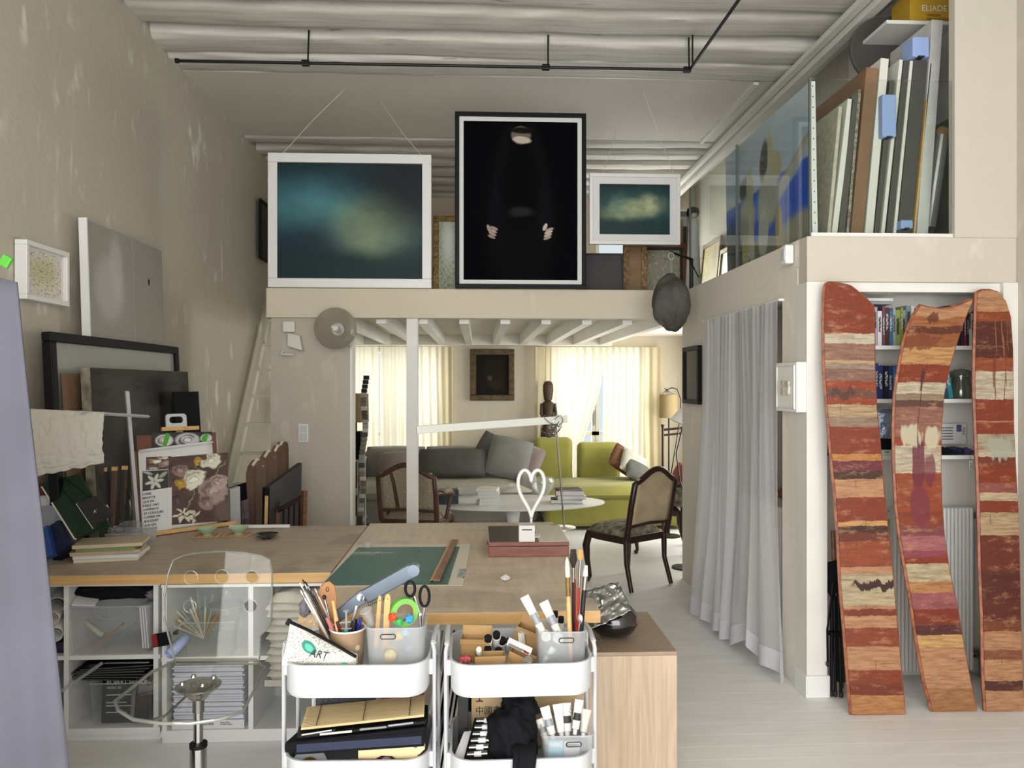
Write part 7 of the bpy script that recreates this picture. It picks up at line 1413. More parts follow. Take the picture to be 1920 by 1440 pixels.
brush('paintbrush', 'big white bristle brush with a pale wooden handle in the frosted cup', (cxf+.035, 2.45, F1+.012), F(1063, 1044, Y=2.46), .0075, 'pine', 'gold_leaf', 'bristle_white', .16, .17, 1.15)
brush('paintbrush', 'bushy dark fan brush behind the white bristle brush', (cxf+.045, 2.49, F1+.012), F(1075, 1030, Y=2.50), .0045, 'black_lacquer', 'steel', 'bristle_dark', .12, .15, 3.0, pointed=False, flat=.35); brush('paintbrush', 'red handled brush with an orange fan tip', (cxf+.05, 2.47, F1+.012), F(1089, 1030, Y=2.48), .004, 'red_lacquer', 'steel', 'bristle_tan', .22, .09, 2.6, pointed=False, flat=.35)
brush('paintbrush', 'flat black handled brush with a pale flat tip in the frosted cup', (cxf+.055, 2.45, F1+.012), F(1099, 1060, Y=2.45), .0075, 'black_lacquer', 'steel', 'bristle_white', .12, .10, 1.0, pointed=False, flat=.4); brush('paintbrush', 'short red brush between the white and black brushes', (cxf+.052, 2.50, F1+.012), F(1078, 1085, Y=2.52), .0045, 'red_lacquer', 'red_lacquer', 'red_lacquer', .1, .1, .9)
for k, (u, v) in enumerate(((1041, 1146), (1052, 1156))): p = F(u, v, Y=2.53); t_ = thing('paint_bottle', 'small black capped tube at the back of the frosted cup', 'bottle', p - Vector((0, 0, .1)), 'black caps at the back of the frosted cup'); MB().tube([p + Vector((0, .01, -.10)), p + Vector((0, 0, -.02))], .011, 14).build('bottle_body', 'white_lacquer', t_, smooth=50); MB().tube([p + Vector((0, 0, -.02)), p], .0095, 14).build('cap', 'black', t_, smooth=40)
t = thing('spoon', 'shiny metal spoon at the rim of the frosted cup', 'spoon', F(1085, 1200, Y=2.43)); p = F(1087, 1160, Y=2.43); MB().lathe([(0, -.004), (.008, -.002), (.012, .003), (.0115, .004), (.007, 0), (0, -.002)], 16, Matrix.Translation(p) @ Euler((R90*.8, 0, .3)).to_matrix().to_4x4() @ Matrix.Diagonal((.8, 1.3, 1, 1))).build('bowl', 'chrome', t, smooth=50); MB().tube([p + Vector((0, 0, -.012)), F(1080, 1230, Y=2.46)], .0025, 6).build('handle', 'chrome', t)
for k, (u, v, r_, m_, lab) in enumerate(((1024, 1194, .016, 'white_lacquer', 'white jar seen through the frosted cup'), (1047, 1197, .017, 'paper', 'white swirl lid seen through the cup slot'))): p = F(u, v, Y=2.425); t_ = thing('jar', lab, 'jar', p); MB().cyl(p + Vector((0, .025, 0)), p, r_, n=20).build('jar_body', m_, t_, smooth=40); MB().tube([p + Vector((r_*.6*math.cos(i*.4)*(i/24), -.0008, r_*.6*math.sin(i*.4)*(i/24))) for i in range(3, 25)], .0008, 4).build('swirl', 'marker_grey', t_)
ptube('paint_tube', 'teal labelled tube lying inside the frosted cup', F(1022, 1238, Y=2.42), F(1038, 1215, Y=2.42), .008, band='teal_plastic', cap='white_gloss')
# ---- right trolley, middle tray
ck = thing('black_jacket', 'black fleece garment spilling over the middle tray below the kraft cartons', 'clothing', F(975, 1400, Y=2.4))
def fleece(cen, rx, ry, rz, seed, nm):
    bm = bmesh.new(); bmesh.ops.create_icosphere(bm, subdivisions=5, radius=1)
    for v in bm.verts:
        p = v.co.copy(); n_ = mnoise.fractal(p*1.6 + Vector((seed, 0, 0)), 1, 2, 4)*.22; fold = .06*math.sin(p.x*9 + p.z*4 + seed)
        q_ = p*(1+n_+fold); v.co = Vector((q_.x*rx, q_.y*ry, q_.z*rz)) + Vector(cen) - ck.location
    me = bpy.data.meshes.new(nm); bm.to_mesh(me); bm.free(); me.materials.append(MT['black_soft']); me.polygons.foreach_set('use_smooth', [True]*len(me.polygons)); o = bpy.data.objects.new(nm, me); COL.objects.link(o); o.parent = ck; return o
fleece(F(960, 1375, Y=2.45), .088, .09, .088, 3, 'garment_body'); fleece(F(975, 1322, Y=2.50), .058, .07, .045, 7, 'hood')
def hang(u, v):
    x = F(958 + 48*u, 1400, Y=2.34).x; a_ = v
    y = 2.39 - .075*min(1, a_*2.5) ; z = F(970, 1392, Y=2.39).z + .0 - max(0, a_-.3)*.16
    return Vector((x + .008*math.sin(u*9+v*3), y - .006*math.sin(u*11), z))
MB().grid(hang, 16, 14).build('sleeve', 'black_soft', ck, smooth=80, solid=.012)
t = thing('chinese_painting_box', 'tan box lettered with Chinese characters at the back of the middle tray', 'box', (tx2-.09, 2.62, F2)); xL_, xR_ = F(884, 1340, Y=2.60).x, F(1080, 1340, Y=2.60).x; zh = F2+.245; M_('tan_box', 'b39a72', .6)
MB().bx(xL_, xR_, 2.60, 2.625, F2, zh).build('box_front', 'tan_box', t); MB().bx(xL_+.002, xR_-.002, 2.598, 2.6, F2+.003, F2+.01).build('base_line', 'card_brown', t)
text('lettering', '中國畫', Matrix.Translation((F(891, 1338, Y=2.60).x, 2.5985, F(891, 1338, Y=2.6).z)) @ Matrix.Rotation(R90, 4, 'X'), .030, 'charcoal', t, width=1.0)
em = F(899, 1314, Y=2.5985); MB().slabpoly([em + Vector((x, 0, z)) for x, z in ((-.013, -.004), (.013, -.004), (.010, .002), (.006, -.001), (0, .010), (-.006, -.001), (-.010, .002))], (0, .001, 0)).build('emblem', M_('emblem_red', '4c1c1c', .6), t)
t = thing('tube_set', 'tilted display box of silver paint tubes beside the black garment', 'paint set', F(880, 1420, Y=2.40)); q0, q1, q2, q3 = F(868, 1427, Y=2.37), F(918, 1424, Y=2.37), F(945, 1345, Y=2.52), F(890, 1345, Y=2.52)
nq = (q1-q0).cross(q3-q0).normalized(); nq = nq if nq.y < 0 else -nq
MB().slabpoly([q0, q1, q2, q3], -nq*.02).build('case', 'black', t, bevel=.002)
for k in range(6): f0 = .06+.155*k; a_, b_ = q0.lerp(q3, f0+.06).lerp(q1.lerp(q2, f0+.06), .10), q0.lerp(q3, f0+.06).lerp(q1.lerp(q2, f0+.06), .85); pt_ = MB().tube([a_ + nq*.004, b_ + nq*.004], [.007, .009], 10); tt_ = pt_.build('silver_tube', 'steel', t, smooth=50); MB().tube([a_.lerp(b_, .35) + nq*.004, a_.lerp(b_, .7) + nq*.004], [.0084, .0092], 10, cap=False).build('tube_label', 'paper', tt_, smooth=50)
tag(MB().slabpoly([F(848, 1428, Y=2.38), F(868, 1428, Y=2.38), F(885, 1370, Y=2.50), F(870, 1372, Y=2.50)], (0, .004, -.003)).build('white_pad', 'paper'), 'white paper pad leaning beside the tube box', 'pad')
tag(MB().bx(tx2-.205, tx2-.17, 2.55, 2.60, F2, F2+.22).build('dark_frame_sample', 'charcoal', bevel=.002), 'dark framed panel at the side of the middle tray', 'panel')
zc2 = F(1060, 1380, Y=2.40).z; cx2 = F(1062, 1380, Y=2.44).x
openbox('frosted_bin', 'frosted bin of white acrylic tubes in the middle tray', 'bin', cx2, 2.45, F2, .165, .15, zc2-F2+.01, 'frosted', .012, r_=.02, rim='frosted', slot=.1)
for k, (u0, v0, u1, v1, r_, bd__, lab) in enumerate(((1035, 1376, 1021, 1325, .013, 'marker_grey', 'white paint tube with a grey band in the frosted bin'), (1052, 1372, 1045, 1320, .013, None, 'plain white tube upright in the frosted bin'), (1063, 1370, 1060, 1318, .016, 'charcoal', 'wide white tube with a dark label in the frosted bin'), (1079, 1366, 1086, 1312, .012, 'charcoal', 'tube lettered in black standing at the bin corner'), (1023, 1384, 1011, 1348, .012, 'marker_grey', 'silver printed tube lying beside the black garment'), (1094, 1372, 1100, 1330, .013, None, 'translucent tube at the back corner of the bin'))): ptube('paint_tube', lab, F(u0, v0, Y=2.44+.012*(k % 3)), F(u1, v1, Y=2.46+.012*(k % 3)), r_, cap='white_gloss', band=bd__)
text('lettering', 'GESSO', basis(F(1073, 1338, Y=2.43), F(1078, 1314, Y=2.43)-F(1073, 1338, Y=2.43), (-1, 0, 0)), .016, 'charcoal', bpy.data.objects['paint_tube.00%d' % 6] if 'paint_tube.006' in bpy.data.objects else ck)
for k, (u, v, w_, h_, m_, lab) in enumerate(((1042, 1410, 30, 44, M_('aqua', '7fc0d2', .4), 'aqua packet seen through the frosted bin'), (1072, 1412, 30, 46, 'paper', 'white label packet behind the slot of the frosted bin'), (1090, 1425, 18, 22, M_('coral', 'd86a74', .5), 'coral printed packet low in the frosted bin'))):
    p = F(u, v, Y=2.40); t_ = thing('packet', lab, 'packet', p); MB().box(p, (w_*.0017, .012, h_*.0017)).build('pouch', m_, t_, bevel=.004); MB().box(p + Vector((0, -.0066, h_*.0006)), (w_*.0014, .001, .012)).build('header', 'paper' if k != 1 else 'charcoal', t_)
# ================================================================ oak plinth with black vase and foil
grain('oak_veneer', 'a8937c', 'bba68f', (26, 26, 1.4), .5)
t = thing('oak_plinth', 'square oak veneer plinth box beside the trolley', 'plinth', (.53, 3.15, 0)); xr_ = F(1270, 1222, Z=.6).x
MB().bx(xr_-.50, xr_, 2.90, 3.41, 0, .585).build('body', 'oak_veneer', t, bevel=.002); MB().bx(xr_-.50, xr_, 2.90, 3.41, .5855, .60).build('top_panel', grain('oak_top', '8a7764', '9d8a76', (3, 20, 20), .5), t, bevel=.002)
vc = F(1150, 1178, Y=3.10); t = thing('black_vase', 'round glossy black vase on the oak plinth', 'vase', (vc.x, 3.10, .601)); MB().lathe([(0, 0), (.05, 0), (.085, .02), (.105, .055), (.098, .095), (.07, .125), (.045, .135), (.043, .13), (.066, .118), (0, .09)], 36, Matrix.Translation((vc.x, 3.10, .601))).build('vase_body', 'black_glaze', t, smooth=60); MB().tube([Vector((vc.x+.044*math.cos(i*.2618), 3.10+.044*math.sin(i*.2618), .601+.134)) for i in range(24)], .003, 6, closed=True).build('lip', 'black_glaze', t, smooth=60)
fq = [F(1098, 1180, Y=2.97), F(1183, 1142, Y=3.0), F(1158, 1088, Y=3.08), F(1098, 1105, Y=3.08)]
def foilf(u, v):
    p = fq[0].lerp(fq[1], u).lerp(fq[3].lerp(fq[2], u), v); n = mnoise.fractal(Vector((u*4, v*4, 9)), 1, 2, 4); return p + Vector((.006*n, -.02-.010*abs(n), .006*mnoise.noise(Vector((u*6, v*5, 1)))))
M_('foil', '8f8f8c', .28, 1.0); o = MB().grid(foilf, 40, 34).build('crumpled_foil', 'foil', smooth=30, solid=.001); tag(o, 'crumpled silver foil sheet propped on the black vase', 'foil')
# ================================================================ sheer curtain of the store
mixmat('sheer_grey', 'f2f2f6', .42, .40)
def store_curtain(name, label, y0, y1, bx0, bx1, by0, by1, folds, seed):
    """hangs from the rod on the plaster face and billows into the room towards the hem"""
    def f(u, v):
        yt = y0 + (y1-y0)*u; xt = XM-.03
        xb = bx0 + (bx1-bx0)*u; yb = by0 + (by1-by0)*u
        s_ = v**1.6; x = xt + (xb-xt)*s_; y = yt + (yb-yt)*s_
        a_ = .012 + .034*v*(.5+.9*abs(mnoise.noise(Vector((u*2.3, seed, 1))))); ph = u*folds*2*math.pi + 5*mnoise.noise(Vector((u*1.7, v*.35, seed)))
        x += a_*math.sin(ph) + .006*math.sin(u*folds*31)*(1-v) - .05*math.sin(math.pi*min(1, v*1.1))*mnoise.noise(Vector((u*2.2, v*.6, seed+9))); y += a_*.7*math.cos(ph*.6+seed)
        z = 2.115*(1-v) + .012 + .16*abs(mnoise.noise(Vector((u*2.6, seed, 2))))*v**4
        return Vector((x, y, z))
    t_ = thing(name, label, 'curtain', ((bx0+XM)/2, (y0+y1)/2, 0))
    MB().grid(f, 60, 40).build('cloth', 'sheer_grey', t_, smooth=80)
    MB().grid(lambda u, v: f(u, .945+.055*v) + Vector((-.002, 0, 0)), 60, 3).build('hem', mixmat('sheer_hem', 'e4e4ea', .08, .4) if 'sheer_hem' not in MT else 'sheer_hem', t_, smooth=80)
    return t_
store_curtain('sheer_curtain', 'grey white sheer curtain half at the living room side of the store opening', 4.92, 5.58, 1.58, 1.53, 4.62, 5.40, 3.5, 1)
store_curtain('sheer_curtain', 'grey white sheer curtain half nearer the white corner post', 4.185, 4.95, 1.665, 1.57, 3.99, 4.74, 4, 8)
cr = thing('curtain_rod', 'thin white rod across the top of the store opening', 'rod', (XM-.02, 4.9, 2.12)); MB().cyl((XM-.025, 4.16, 2.128), (XM-.025, 5.62, 2.128), .006).build('rod', 'white_gloss', cr)
for y in (4.165, 5.615): MB().cyl((XM-.028, y, 2.128), (XM, y, 2.128), .009).build('bracket', 'white_gloss', cr)
# things in the store behind the curtain
tag(MB().bx(1.95, 2.5, 4.75, 5.5, 0, .85).build('white_cabinet', 'white_paint', bevel=.006), 'white low cabinet seen through the sheer curtain', 'cabinet'); tag(MB().bx(2.1, 2.4, 4.5, 4.8, 0, .7).build('travel_chest', 'slab_grey', bevel=.01), 'grey travel chest seen through the sheer curtain', 'chest')
crumple('pink_cloth', 'pink cloth on the white cabinet behind the sheer curtain', (2.15, 5.0, .90), .12, 'pink_linen', 60, 'cloth', .5, .4, 3)
# white relief box on the plaster
a, b = F(1455, 681, X=XM-.055), F(1455, 770, X=XM-.055); ya = YM+.02
rb = thing('white_relief', 'white plaster relief box hung beside the corner post', 'relief', (XM, (a.y+ya)/2, b.z)); y0_, y1_ = YM+.005, a.y
MB().bx(XM-.055, XM, y0_, y1_, b.z, a.z).build('box_body', 'white_gloss', rb, bevel=.004)
for q in (0,):
    pr = [(XM-.056, y0_+.02, b.z+.02), (XM-.056, y1_-.02, b.z+.02), (XM-.056, y1_-.02, a.z-.02), (XM-.056, y0_+.02, a.z-.02)]
    MB().tube(pr, .006, 4, closed=True).build('raised_border', 'white_gloss', rb)
MB().bx(XM-.07, XM-.055, y0_+.07, y1_-.06, b.z+.09, a.z-.10).build('relief_centre', M_('relief_cut', 'cfcabb', .8, nz=(30, .3), bump=(50, 1)), rb, bevel=.006)
# ================================================================ bookcase in the niche
bc = thing('niche_bookcase', 'white shelves fitted in the niche behind the painted boards', 'bookshelf', (2.3, 4.05, .9)); X0n, X1n = XM+.118, 2.788
zs = [F(1700, 648, Y=3.98).z, F(1700, 748, Y=3.98).z, F(1700, 854, Y=3.98).z]
for z in zs: MB().bx(X0n, X1n, 3.975, 4.158, z-.022, z).build('shelf', 'white_gloss', bc, bevel=.002)
on_a = 'on the top niche shelf beside the sloping topped board'
PAL = ['c9cfd2', '8a9a5a', '7a6a8a', 'd5d5d0', '2f6a72', 'c2a860', '8d9440', '38424a', 'a8a0b4', '6a4a5c', '9aa0a8', '54302c', 'd8d2c2', '3f6a8c', '7a8a90', 'b84a50']
def row(u0, u1, z, hmin, hmax, pal, where, group, lean=0.0, seed=1):
    random.seed(seed); x = F(u0, 600, Y=4.0).x; xe = F(u1, 600, Y=4.0).x
    while x < xe:
        wd = random.uniform(.012, .030); h = random.uniform(hmin, hmax); book(x, x+wd, 4.0 + random.uniform(0, .012), .13, z + (wd*math.sin(abs(lean)) if lean else .0005), h, random.choice(pal), where, group, lean); x += wd*(1.0 if not lean else 1.03) + .0006
row(1566, 1732, zs[0], .185, .225, PAL, on_a, 'books on the top niche shelf', seed=3)
row(1778, 1838, zs[0], .17, .225, ['3a2430', '1c1a1c', '5a2a3a', '8a2a52', 'd5d5d0', '2a2a30'], 'on the top niche shelf beside the arched dark red board', 'books on the top niche shelf', seed=8)
row(1638, 1700, zs[1], .17, .205, ['3f6a9c', '8a8f94', '2a3a6a', '4a5a7a', 'c9cfd2', '24304a', '1c2030'], 'on the middle niche shelf beside the first board', 'books on the middle niche shelf', seed=14)
row(1765, 1788, zs[1], .17, .20, ['20485a', '6a1f2a', '2f8a96', '1f3a2a'], 'leaning on the middle niche shelf beside the glass jar', 'books on the middle niche shelf', -.16, seed=17)
random.seed(19)
for k, c__ in enumerate(('8a8f94', 'd5d5d0')):
    p = F(1652, 600, Y=4.0); t_ = thing('book', ['grey book lying flat on the upright books of the top niche shelf', 'white book lying on top of the flat grey book'][k], 'book', M=mat_at((p.x, 4.06, zs[0]+.228+.018*k), rz=.05*k)); MB().bx(-.10, .07, -.055, .06, 0, .003).bx(-.10, .07, -.055, .06, .013, .016).bx(-.10, .07, -.055, -.052, .003, .013).build('cover', bookmat(c__), t_); MB().bx(-.097, .067, -.052, .057, .003, .013).build('pages', 'paper_cream', t_)
p = F(1806, 748, Y=4.03); t = thing('glass_jar', 'smoky glass jar with a domed lid on the middle niche shelf', 'jar', (p.x, 4.05, zs[1])); mixmat('green_glass', '5f6a5c', .45, .3, .1, gloss=.2); MB().lathe([(0, .001), (.055, .001), (.062, .02), (.058, .07), (.045, .09), (.045, .12)], 24, Matrix.Translation((p.x, 4.05, zs[1]))).build('jar_body', 'green_glass', t, smooth=50); MB().lathe([(.062, .118), (.064, .125), (.055, .150), (.03, .162), (0, .166)], 24, Matrix.Translation((p.x, 4.05, zs[1]))).build('lid', 'green_glass', t, smooth=50)
# third shelf odds and ends
p = F(1668, 830, Y=4.05); t = thing('foil_bag', 'silver blue foil bag on the third niche shelf', 'bag', (p.x, 4.06, zs[2])); MB().pillow(Matrix.Translation((p.x, 4.08, zs[2]+.13)) @ Matrix.Rotation(R90, 4, 'X'), .13, .25, .05, 12, 4, .02, 5).build('bag_body', M_('foil_blue', '8f9cb0', .3, .6, bump=(40, .8)), t, smooth=80); MB().bx(p.x-.06, p.x+.06, 4.075, 4.085, zs[2]+.245, zs[2]+.262).build('seal', 'foil_blue', t)
t = thing('black_case', 'flat black case beside the foil bag on the third niche shelf', 'case', (F(1660, 850, Y=4.0).x, 4.0, zs[2])); xx = F(1640, 850, Y=4.0).x; MB().bx(xx, xx+.10, 3.985, 4.03, zs[2]+.0005, zs[2]+.09).build('body', 'black_soft', t, bevel=.006); MB().tube([(xx+.02, 3.984, zs[2]+.07), (xx+.09, 3.984, zs[2]+.04)], .006, 6, flat=.3).build('metal_trim', 'steel', t)
t = thing('dice_tray', 'small speckled tray on the third niche shelf edge', 'tray', (xx+.06, 3.98, zs[2])); MB().bx(xx+.02, xx+.13, 3.978, 3.99, zs[2]+.0005, zs[2]+.028).build('tray_front', 'speckle', t); MB().bx(xx+.02, xx+.13, 3.978, 3.984, zs[2]+.028, zs[2]+.031).build('rim', 'paper', t)
p = F(1787, 815, Y=4.12); t = thing('printed_card', 'white printed card propped on the third niche shelf', 'card', (p.x, 4.12, zs[2])); MB().bx(p.x-.075, p.x+.075, 4.12, 4.122, zs[2]+.05, zs[2]+.165).build('card', 'paper', t)
for k in range(5): MB().bx(p.x-.065, p.x+.0, 4.1193, 4.12, zs[2]+.075+.016*k, zs[2]+.081+.016*k).build('print_line', 'tool_blue' if 'tool_blue' in MT else 'navy', t)
MB().bx(p.x+.02, p.x+.05, 4.1193, 4.12, zs[2]+.12, zs[2]+.16).build('print_block', M_('violet_print', '5c5090', .5), t); text('lettering', 'FIAC', basis((p.x+.055, 4.119, zs[2]+.145), (0, 0, -1), (1, 0, 0)), .022, 'navy', t)
for k, (u, m_, lab, r_) in enumerate(((1788, 'navy', 'crumpled navy cloth on the third niche shelf', .05), (1812, M_('violet_cloth', '4a4470', .9), 'violet cloth beside the navy cloth on the third niche shelf', .04), (1772, 'black_soft', 'black cloth on the third niche shelf behind the second board', .045), (1820, M_('brown_twigs', '6a5a48', .9), 'bundle of brown twigs on the edge of the third niche shelf', .03))):
    crumple('cloth_bundle', lab, (F(u, 850, Y=4.03).x, 4.03+.015*(k % 2), zs[2]+r_*.40), r_, m_, 70+k, 'cloth', .5, .6, 3)
p = F(1820, 872, Y=3.965); t = thing('hanging_tag', 'paper tag lettered HELP hanging from the third niche shelf', 'tag', p); MB().box(p, (.018, .002, .05)).build('tag_card', 'paper', t); text('lettering', 'HELP', basis(p + Vector((.006, -.0016, -.022)), (0, 0, 1), (-1, 0, 0)), .016, 'charcoal', t); MB().tube([p + Vector((0, 0, .024)), Vector((p.x, 3.974, zs[2]-.002))], .0008, 4).build('string', 'charcoal', t)
p = F(1556, 640, Y=4.0); t = thing('cable_basket', 'dark basket of cables beside the corner post on the third niche shelf', 'basket', (XM+.19, 4.05, zs[2])); MB().bx(XM+.125, XM+.215, 3.985, 4.14, zs[2]+.0005, zs[2]+.10).build('basket_body', 'black_soft', t, bevel=.006)
for k in range(5): MB().tube([Vector((XM+.13+.015*k, 3.99, zs[2]+.10)), Vector((XM+.15+.01*k, 4.0, zs[2]+.135+.01*math.sin(k*2))), Vector((XM+.19, 4.02, zs[2]+.10))], .004, 6).build('cable', ['red_cover', 'charcoal', 'marker_grey'][k % 3], t)
# ---------------------------------------------------------------- radiator
rd_ = thing('radiator', 'white ribbed panel radiator in the niche behind the painted boards', 'radiator', (2.3, 4.09, .17)); zr0, zr1 = F(1700, 1257, Y=4.08).z, F(1700, 952, Y=4.08).z; xr0, xr1 = F(1672, 1100, Y=4.08).x, F(1822, 1100, Y=4.08).x; n_ = 21
for k in range(n_):
    x = xr0 + (xr1-xr0)*(k+.5)/n_; MB().box((x, 4.085, (zr0+zr1)/2), ((xr1-xr0)/n_*.82, .05, zr1-zr0)).build('rib', 'white_gloss', rd_, bevel=.006)
MB().bx(xr0, xr1, 4.10, 4.125, zr0+.03, zr0+.07).bx(xr0, xr1, 4.10, 4.125, zr1-.07, zr1-.03).build('header_pipe', 'white_gloss', rd_)
yv = 4.09; pv = F(1832, 1225, Y=yv); MB().tube([Vector((xr1-.01, yv, pv.z)), Vector((pv.x, yv, pv.z))], .010, 10).build('feed_pipe', 'steel', rd_); MB().lathe([(0, -.025), (.022, -.025), (.025, 0), (.022, .025), (0, .025)], 18, Matrix.Translation(pv) @ Matrix.Rotation(R90, 4, 'Y')).build('valve', 'steel', rd_, smooth=50); MB().tube([pv, Vector((pv.x+.02, yv, pv.z)), Vector((pv.x+.02, yv, .001))], .008, 8).build('feed_pipe', 'steel', rd_)
pv = F(1829, 966, Y=yv); MB().lathe([(0, -.03), (.018, -.03), (.02, 0), (.018, .03), (0, .03)], 18, Matrix.Translation(pv) @ Matrix.Rotation(R90, 4, 'Y')).build('valve', 'steel', rd_, smooth=50); MB().tube([Vector((xr1-.01, yv, pv.z)), pv], .010, 8).build('feed_pipe', 'steel', rd_)
# ---------------------------------------------------------------- folded stool and fishing-style tripod
tp_ = thing('folded_tripod', 'folded black tripod easel standing beside the corner post', 'tripod', (F(1565, 1310, Y=3.88).x, 3.86, 0)); Yt = 3.87
for k, (u0, v0, u1, v1) in enumerate(((1558, 1315, 1560, 1075), (1566, 1321, 1563, 1070), (1577, 1316, 1570, 1075))):
    p, q_ = F(u0, v0, Y=Yt-.01*k), F(u1, v1, Y=Yt+.03); p.z = .004; MB().tube([p, q_], .0085, 8).build('leg', 'black', tp_); MB().cyl(p - Vector((0, 0, .003)), p + Vector((0, 0, .025)), .011, n=10).build('rubber_foot', 'charcoal', tp_)
MB().slabpoly([F(u, v, Y=Yt+.012) for u, v in ((1546, 1058), (1575, 1050), (1577, 1085), (1563, 1128), (1548, 1100))], (0, .02, 0)).build('pouch', 'black_soft', tp_, bevel=.004); MB().box(F(1564, 1188, Y=Yt-.01), (.05, .04, .022)).build('collar', 'black', tp_, bevel=.004); MB().tube([F(1564, 1050, Y=Yt+.02), F(1562, 995, Y=Yt+.03)], .0125, 10).build('handle', 'mid_wood', tp_); MB().tube([F(1563, 1090, Y=Yt-.004), F(1551, 1180, Y=Yt-.01), F(1552, 1250, Y=Yt-.01)], .006, 6, flat=.3).build('strap', 'black', tp_); MB().box(F(1551, 1244, Y=Yt-.016), (.02, .006, .02)).build('buckle', 'steel', tp_, bevel=.002)
gf_ = thing('green_stool', 'folded dark green canvas stool behind the black tripod', 'stool', (F(1582, 1250, Y=3.95).x, 3.95, 0)); MB().slabpoly([F(u, v, Y=3.95) for u, v in ((1572, 1280), (1586, 1280), (1578, 1120), (1570, 1120))], (0, .03, 0)).build('canvas', M_('army_green', '26362a', .9), gf_, bevel=.003)
p = F(1582, 1300, Y=3.95); MB().tube([Vector((p.x, 3.965, .002)), F(1574, 1120, Y=3.965)], .009, 8).build('leg', 'mid_wood', gf_)
# ================================================================ three painted boards
def board_mat(name, bands, v0, v1, extra=()):
    """stacked paint bands down the board; positions are picture rows measured along its height"""
    m = bpy.data.materials.new(name); m.use_nodes = True; nt = m.node_tree; N = nt.nodes; L = nt.links; b = N['Principled BSDF']; b.inputs['Roughness'].default_value = .42; b.inputs['Coat Weight'].default_value = .15
    tc = N.new('ShaderNodeTexCoord'); sp = N.new('ShaderNodeSeparateXYZ')
    def noise(s3, det=4, rough=.6):
        mp = N.new('ShaderNodeMapping'); mp.inputs['Scale'].default_value = s3; L.new(tc.outputs['Object'], mp.inputs[0]); n = N.new('ShaderNodeTexNoise'); n.inputs['Scale'].default_value = 1; n.inputs['Detail'].default_value = det; n.inputs['Roughness'].default_value = rough; L.new(mp.outputs[0], n.inputs['Vector']); return n.outputs['Fac']
    def math_(op, a, c, k=None):
        mm = N.new('ShaderNodeMath'); mm.operation = op
        for i, v in enumerate((a, c, k)):
            if v is None: continue
            if isinstance(v, (int, float)): mm.inputs[i].default_value = v
            else: L.new(v, mm.inputs[i])
        return mm.outputs[0]
    def mix(A, B, f):
        mx = N.new('ShaderNodeMix'); mx.data_type = 'RGBA'; L.new(f, mx.inputs['Factor'])
        for k_, v in (('A', A), ('B', B)):
            if isinstance(v, tuple): mx.inputs[k_].default_value = v
            else: L.new(v, mx.inputs[k_])
        return mx.outputs['Result']
    L.new(tc.outputs['UV'], sp.inputs[0]); t = sp.outputs['Y']
    wob = math_('MULTIPLY_ADD', noise((5, 5, 1)), .014, -.007); drip = math_('MULTIPLY_ADD', noise((60, 60, 1.0), 2), .005, -.0025)
    t = math_('ADD', math_('ADD', t, wob), drip)
    r = N.new('ShaderNodeValToRGB'); cr = r.color_ramp; cr.interpolation = 'LINEAR'
    st_ = []
    for i, (v, c) in enumerate(bands): st_.append((max(0, (v-v0)/(v1-v0)), c))
    cr.interpolation = 'CONSTANT'
    while len(cr.elements) < min(32, len(st_)): cr.elements.new(.5)
    for e, (p_, c) in zip(cr.elements, st_[:32]): e.position = p_; e.color = hx(c)
    L.new(t, r.inputs[0]); cur = r.outputs[0]
    f = N.new('ShaderNodeMapRange'); f.inputs[1].default_value = .40; f.inputs[2].default_value = .66; L.new(noise((10, 10, 80), 6, .7), f.inputs[0])
    dk = mix(cur, (.12, .028, .012, 1), math_('MULTIPLY', f.outputs[0], .62)); 
    f2 = N.new('ShaderNodeMapRange'); f2.inputs[1].default_value = .53; f2.inputs[2].default_value = .66; L.new(noise((9, 9, 24), 6, .75), f2.inputs[0])
    cur = mix(dk, hx('d09a70'), math_('MULTIPLY', f2.outputs[0], .5))
    f3 = N.new('ShaderNodeMapRange'); f3.inputs[1].default_value = .665; f3.inputs[2].default_value = .70; L.new(noise((90, 90, 4.5), 3), f3.inputs[0])
    cur = mix(cur, hx('6a2414'), math_('MULTIPLY', f3.outputs[0], .55))
    f4 = N.new('ShaderNodeMapRange'); f4.inputs[1].default_value = .72; f4.inputs[2].default_value = .74; L.new(noise((130, 130, 130), 2), f4.inputs[0]); cur = mix(cur, hx('e0b98a'), math_('MULTIPLY', f4.outputs[0], .7))
    for (u_, v_, ru, rv, col, al) in extra:
        m2 = N.new('ShaderNodeMapping'); m2.vector_type = 'TEXTURE'; m2.inputs['Location'].default_value = (u_, (v_-v0)/(v1-v0), 0); m2.inputs['Scale'].default_value = (ru, rv/(v1-v0), 1)
        nz = N.new('ShaderNodeTexNoise'); nz.inputs['Scale'].default_value = 9; L.new(tc.outputs['UV'], nz.inputs['Vector']); vm = N.new('ShaderNodeVectorMath'); vm.operation = 'MULTIPLY_ADD'; vm.inputs[1].default_value = (.25, .05, 0); L.new(nz.outputs['Color'], vm.inputs[0]); L.new(tc.outputs['UV'], vm.inputs[2]); va = N.new('ShaderNodeVectorMath'); va.operation = 'SUBTRACT'; va.inputs[1].default_value = (.125, .025, 0); L.new(vm.outputs[0], va.inputs[0])
        L.new(va.outputs[0], m2.inputs[0]); ln = N.new('ShaderNodeVectorMath'); ln.operation = 'LENGTH'; L.new(m2.outputs[0], ln.inputs[0]); mr = N.new('ShaderNodeMapRange'); mr.inputs[1].default_value = 1.12; mr.inputs[2].default_value = .88; L.new(ln.outputs['Value'], mr.inputs[0]); cur = mix(cur, hx(col), math_('MULTIPLY', mr.outputs[0], al))
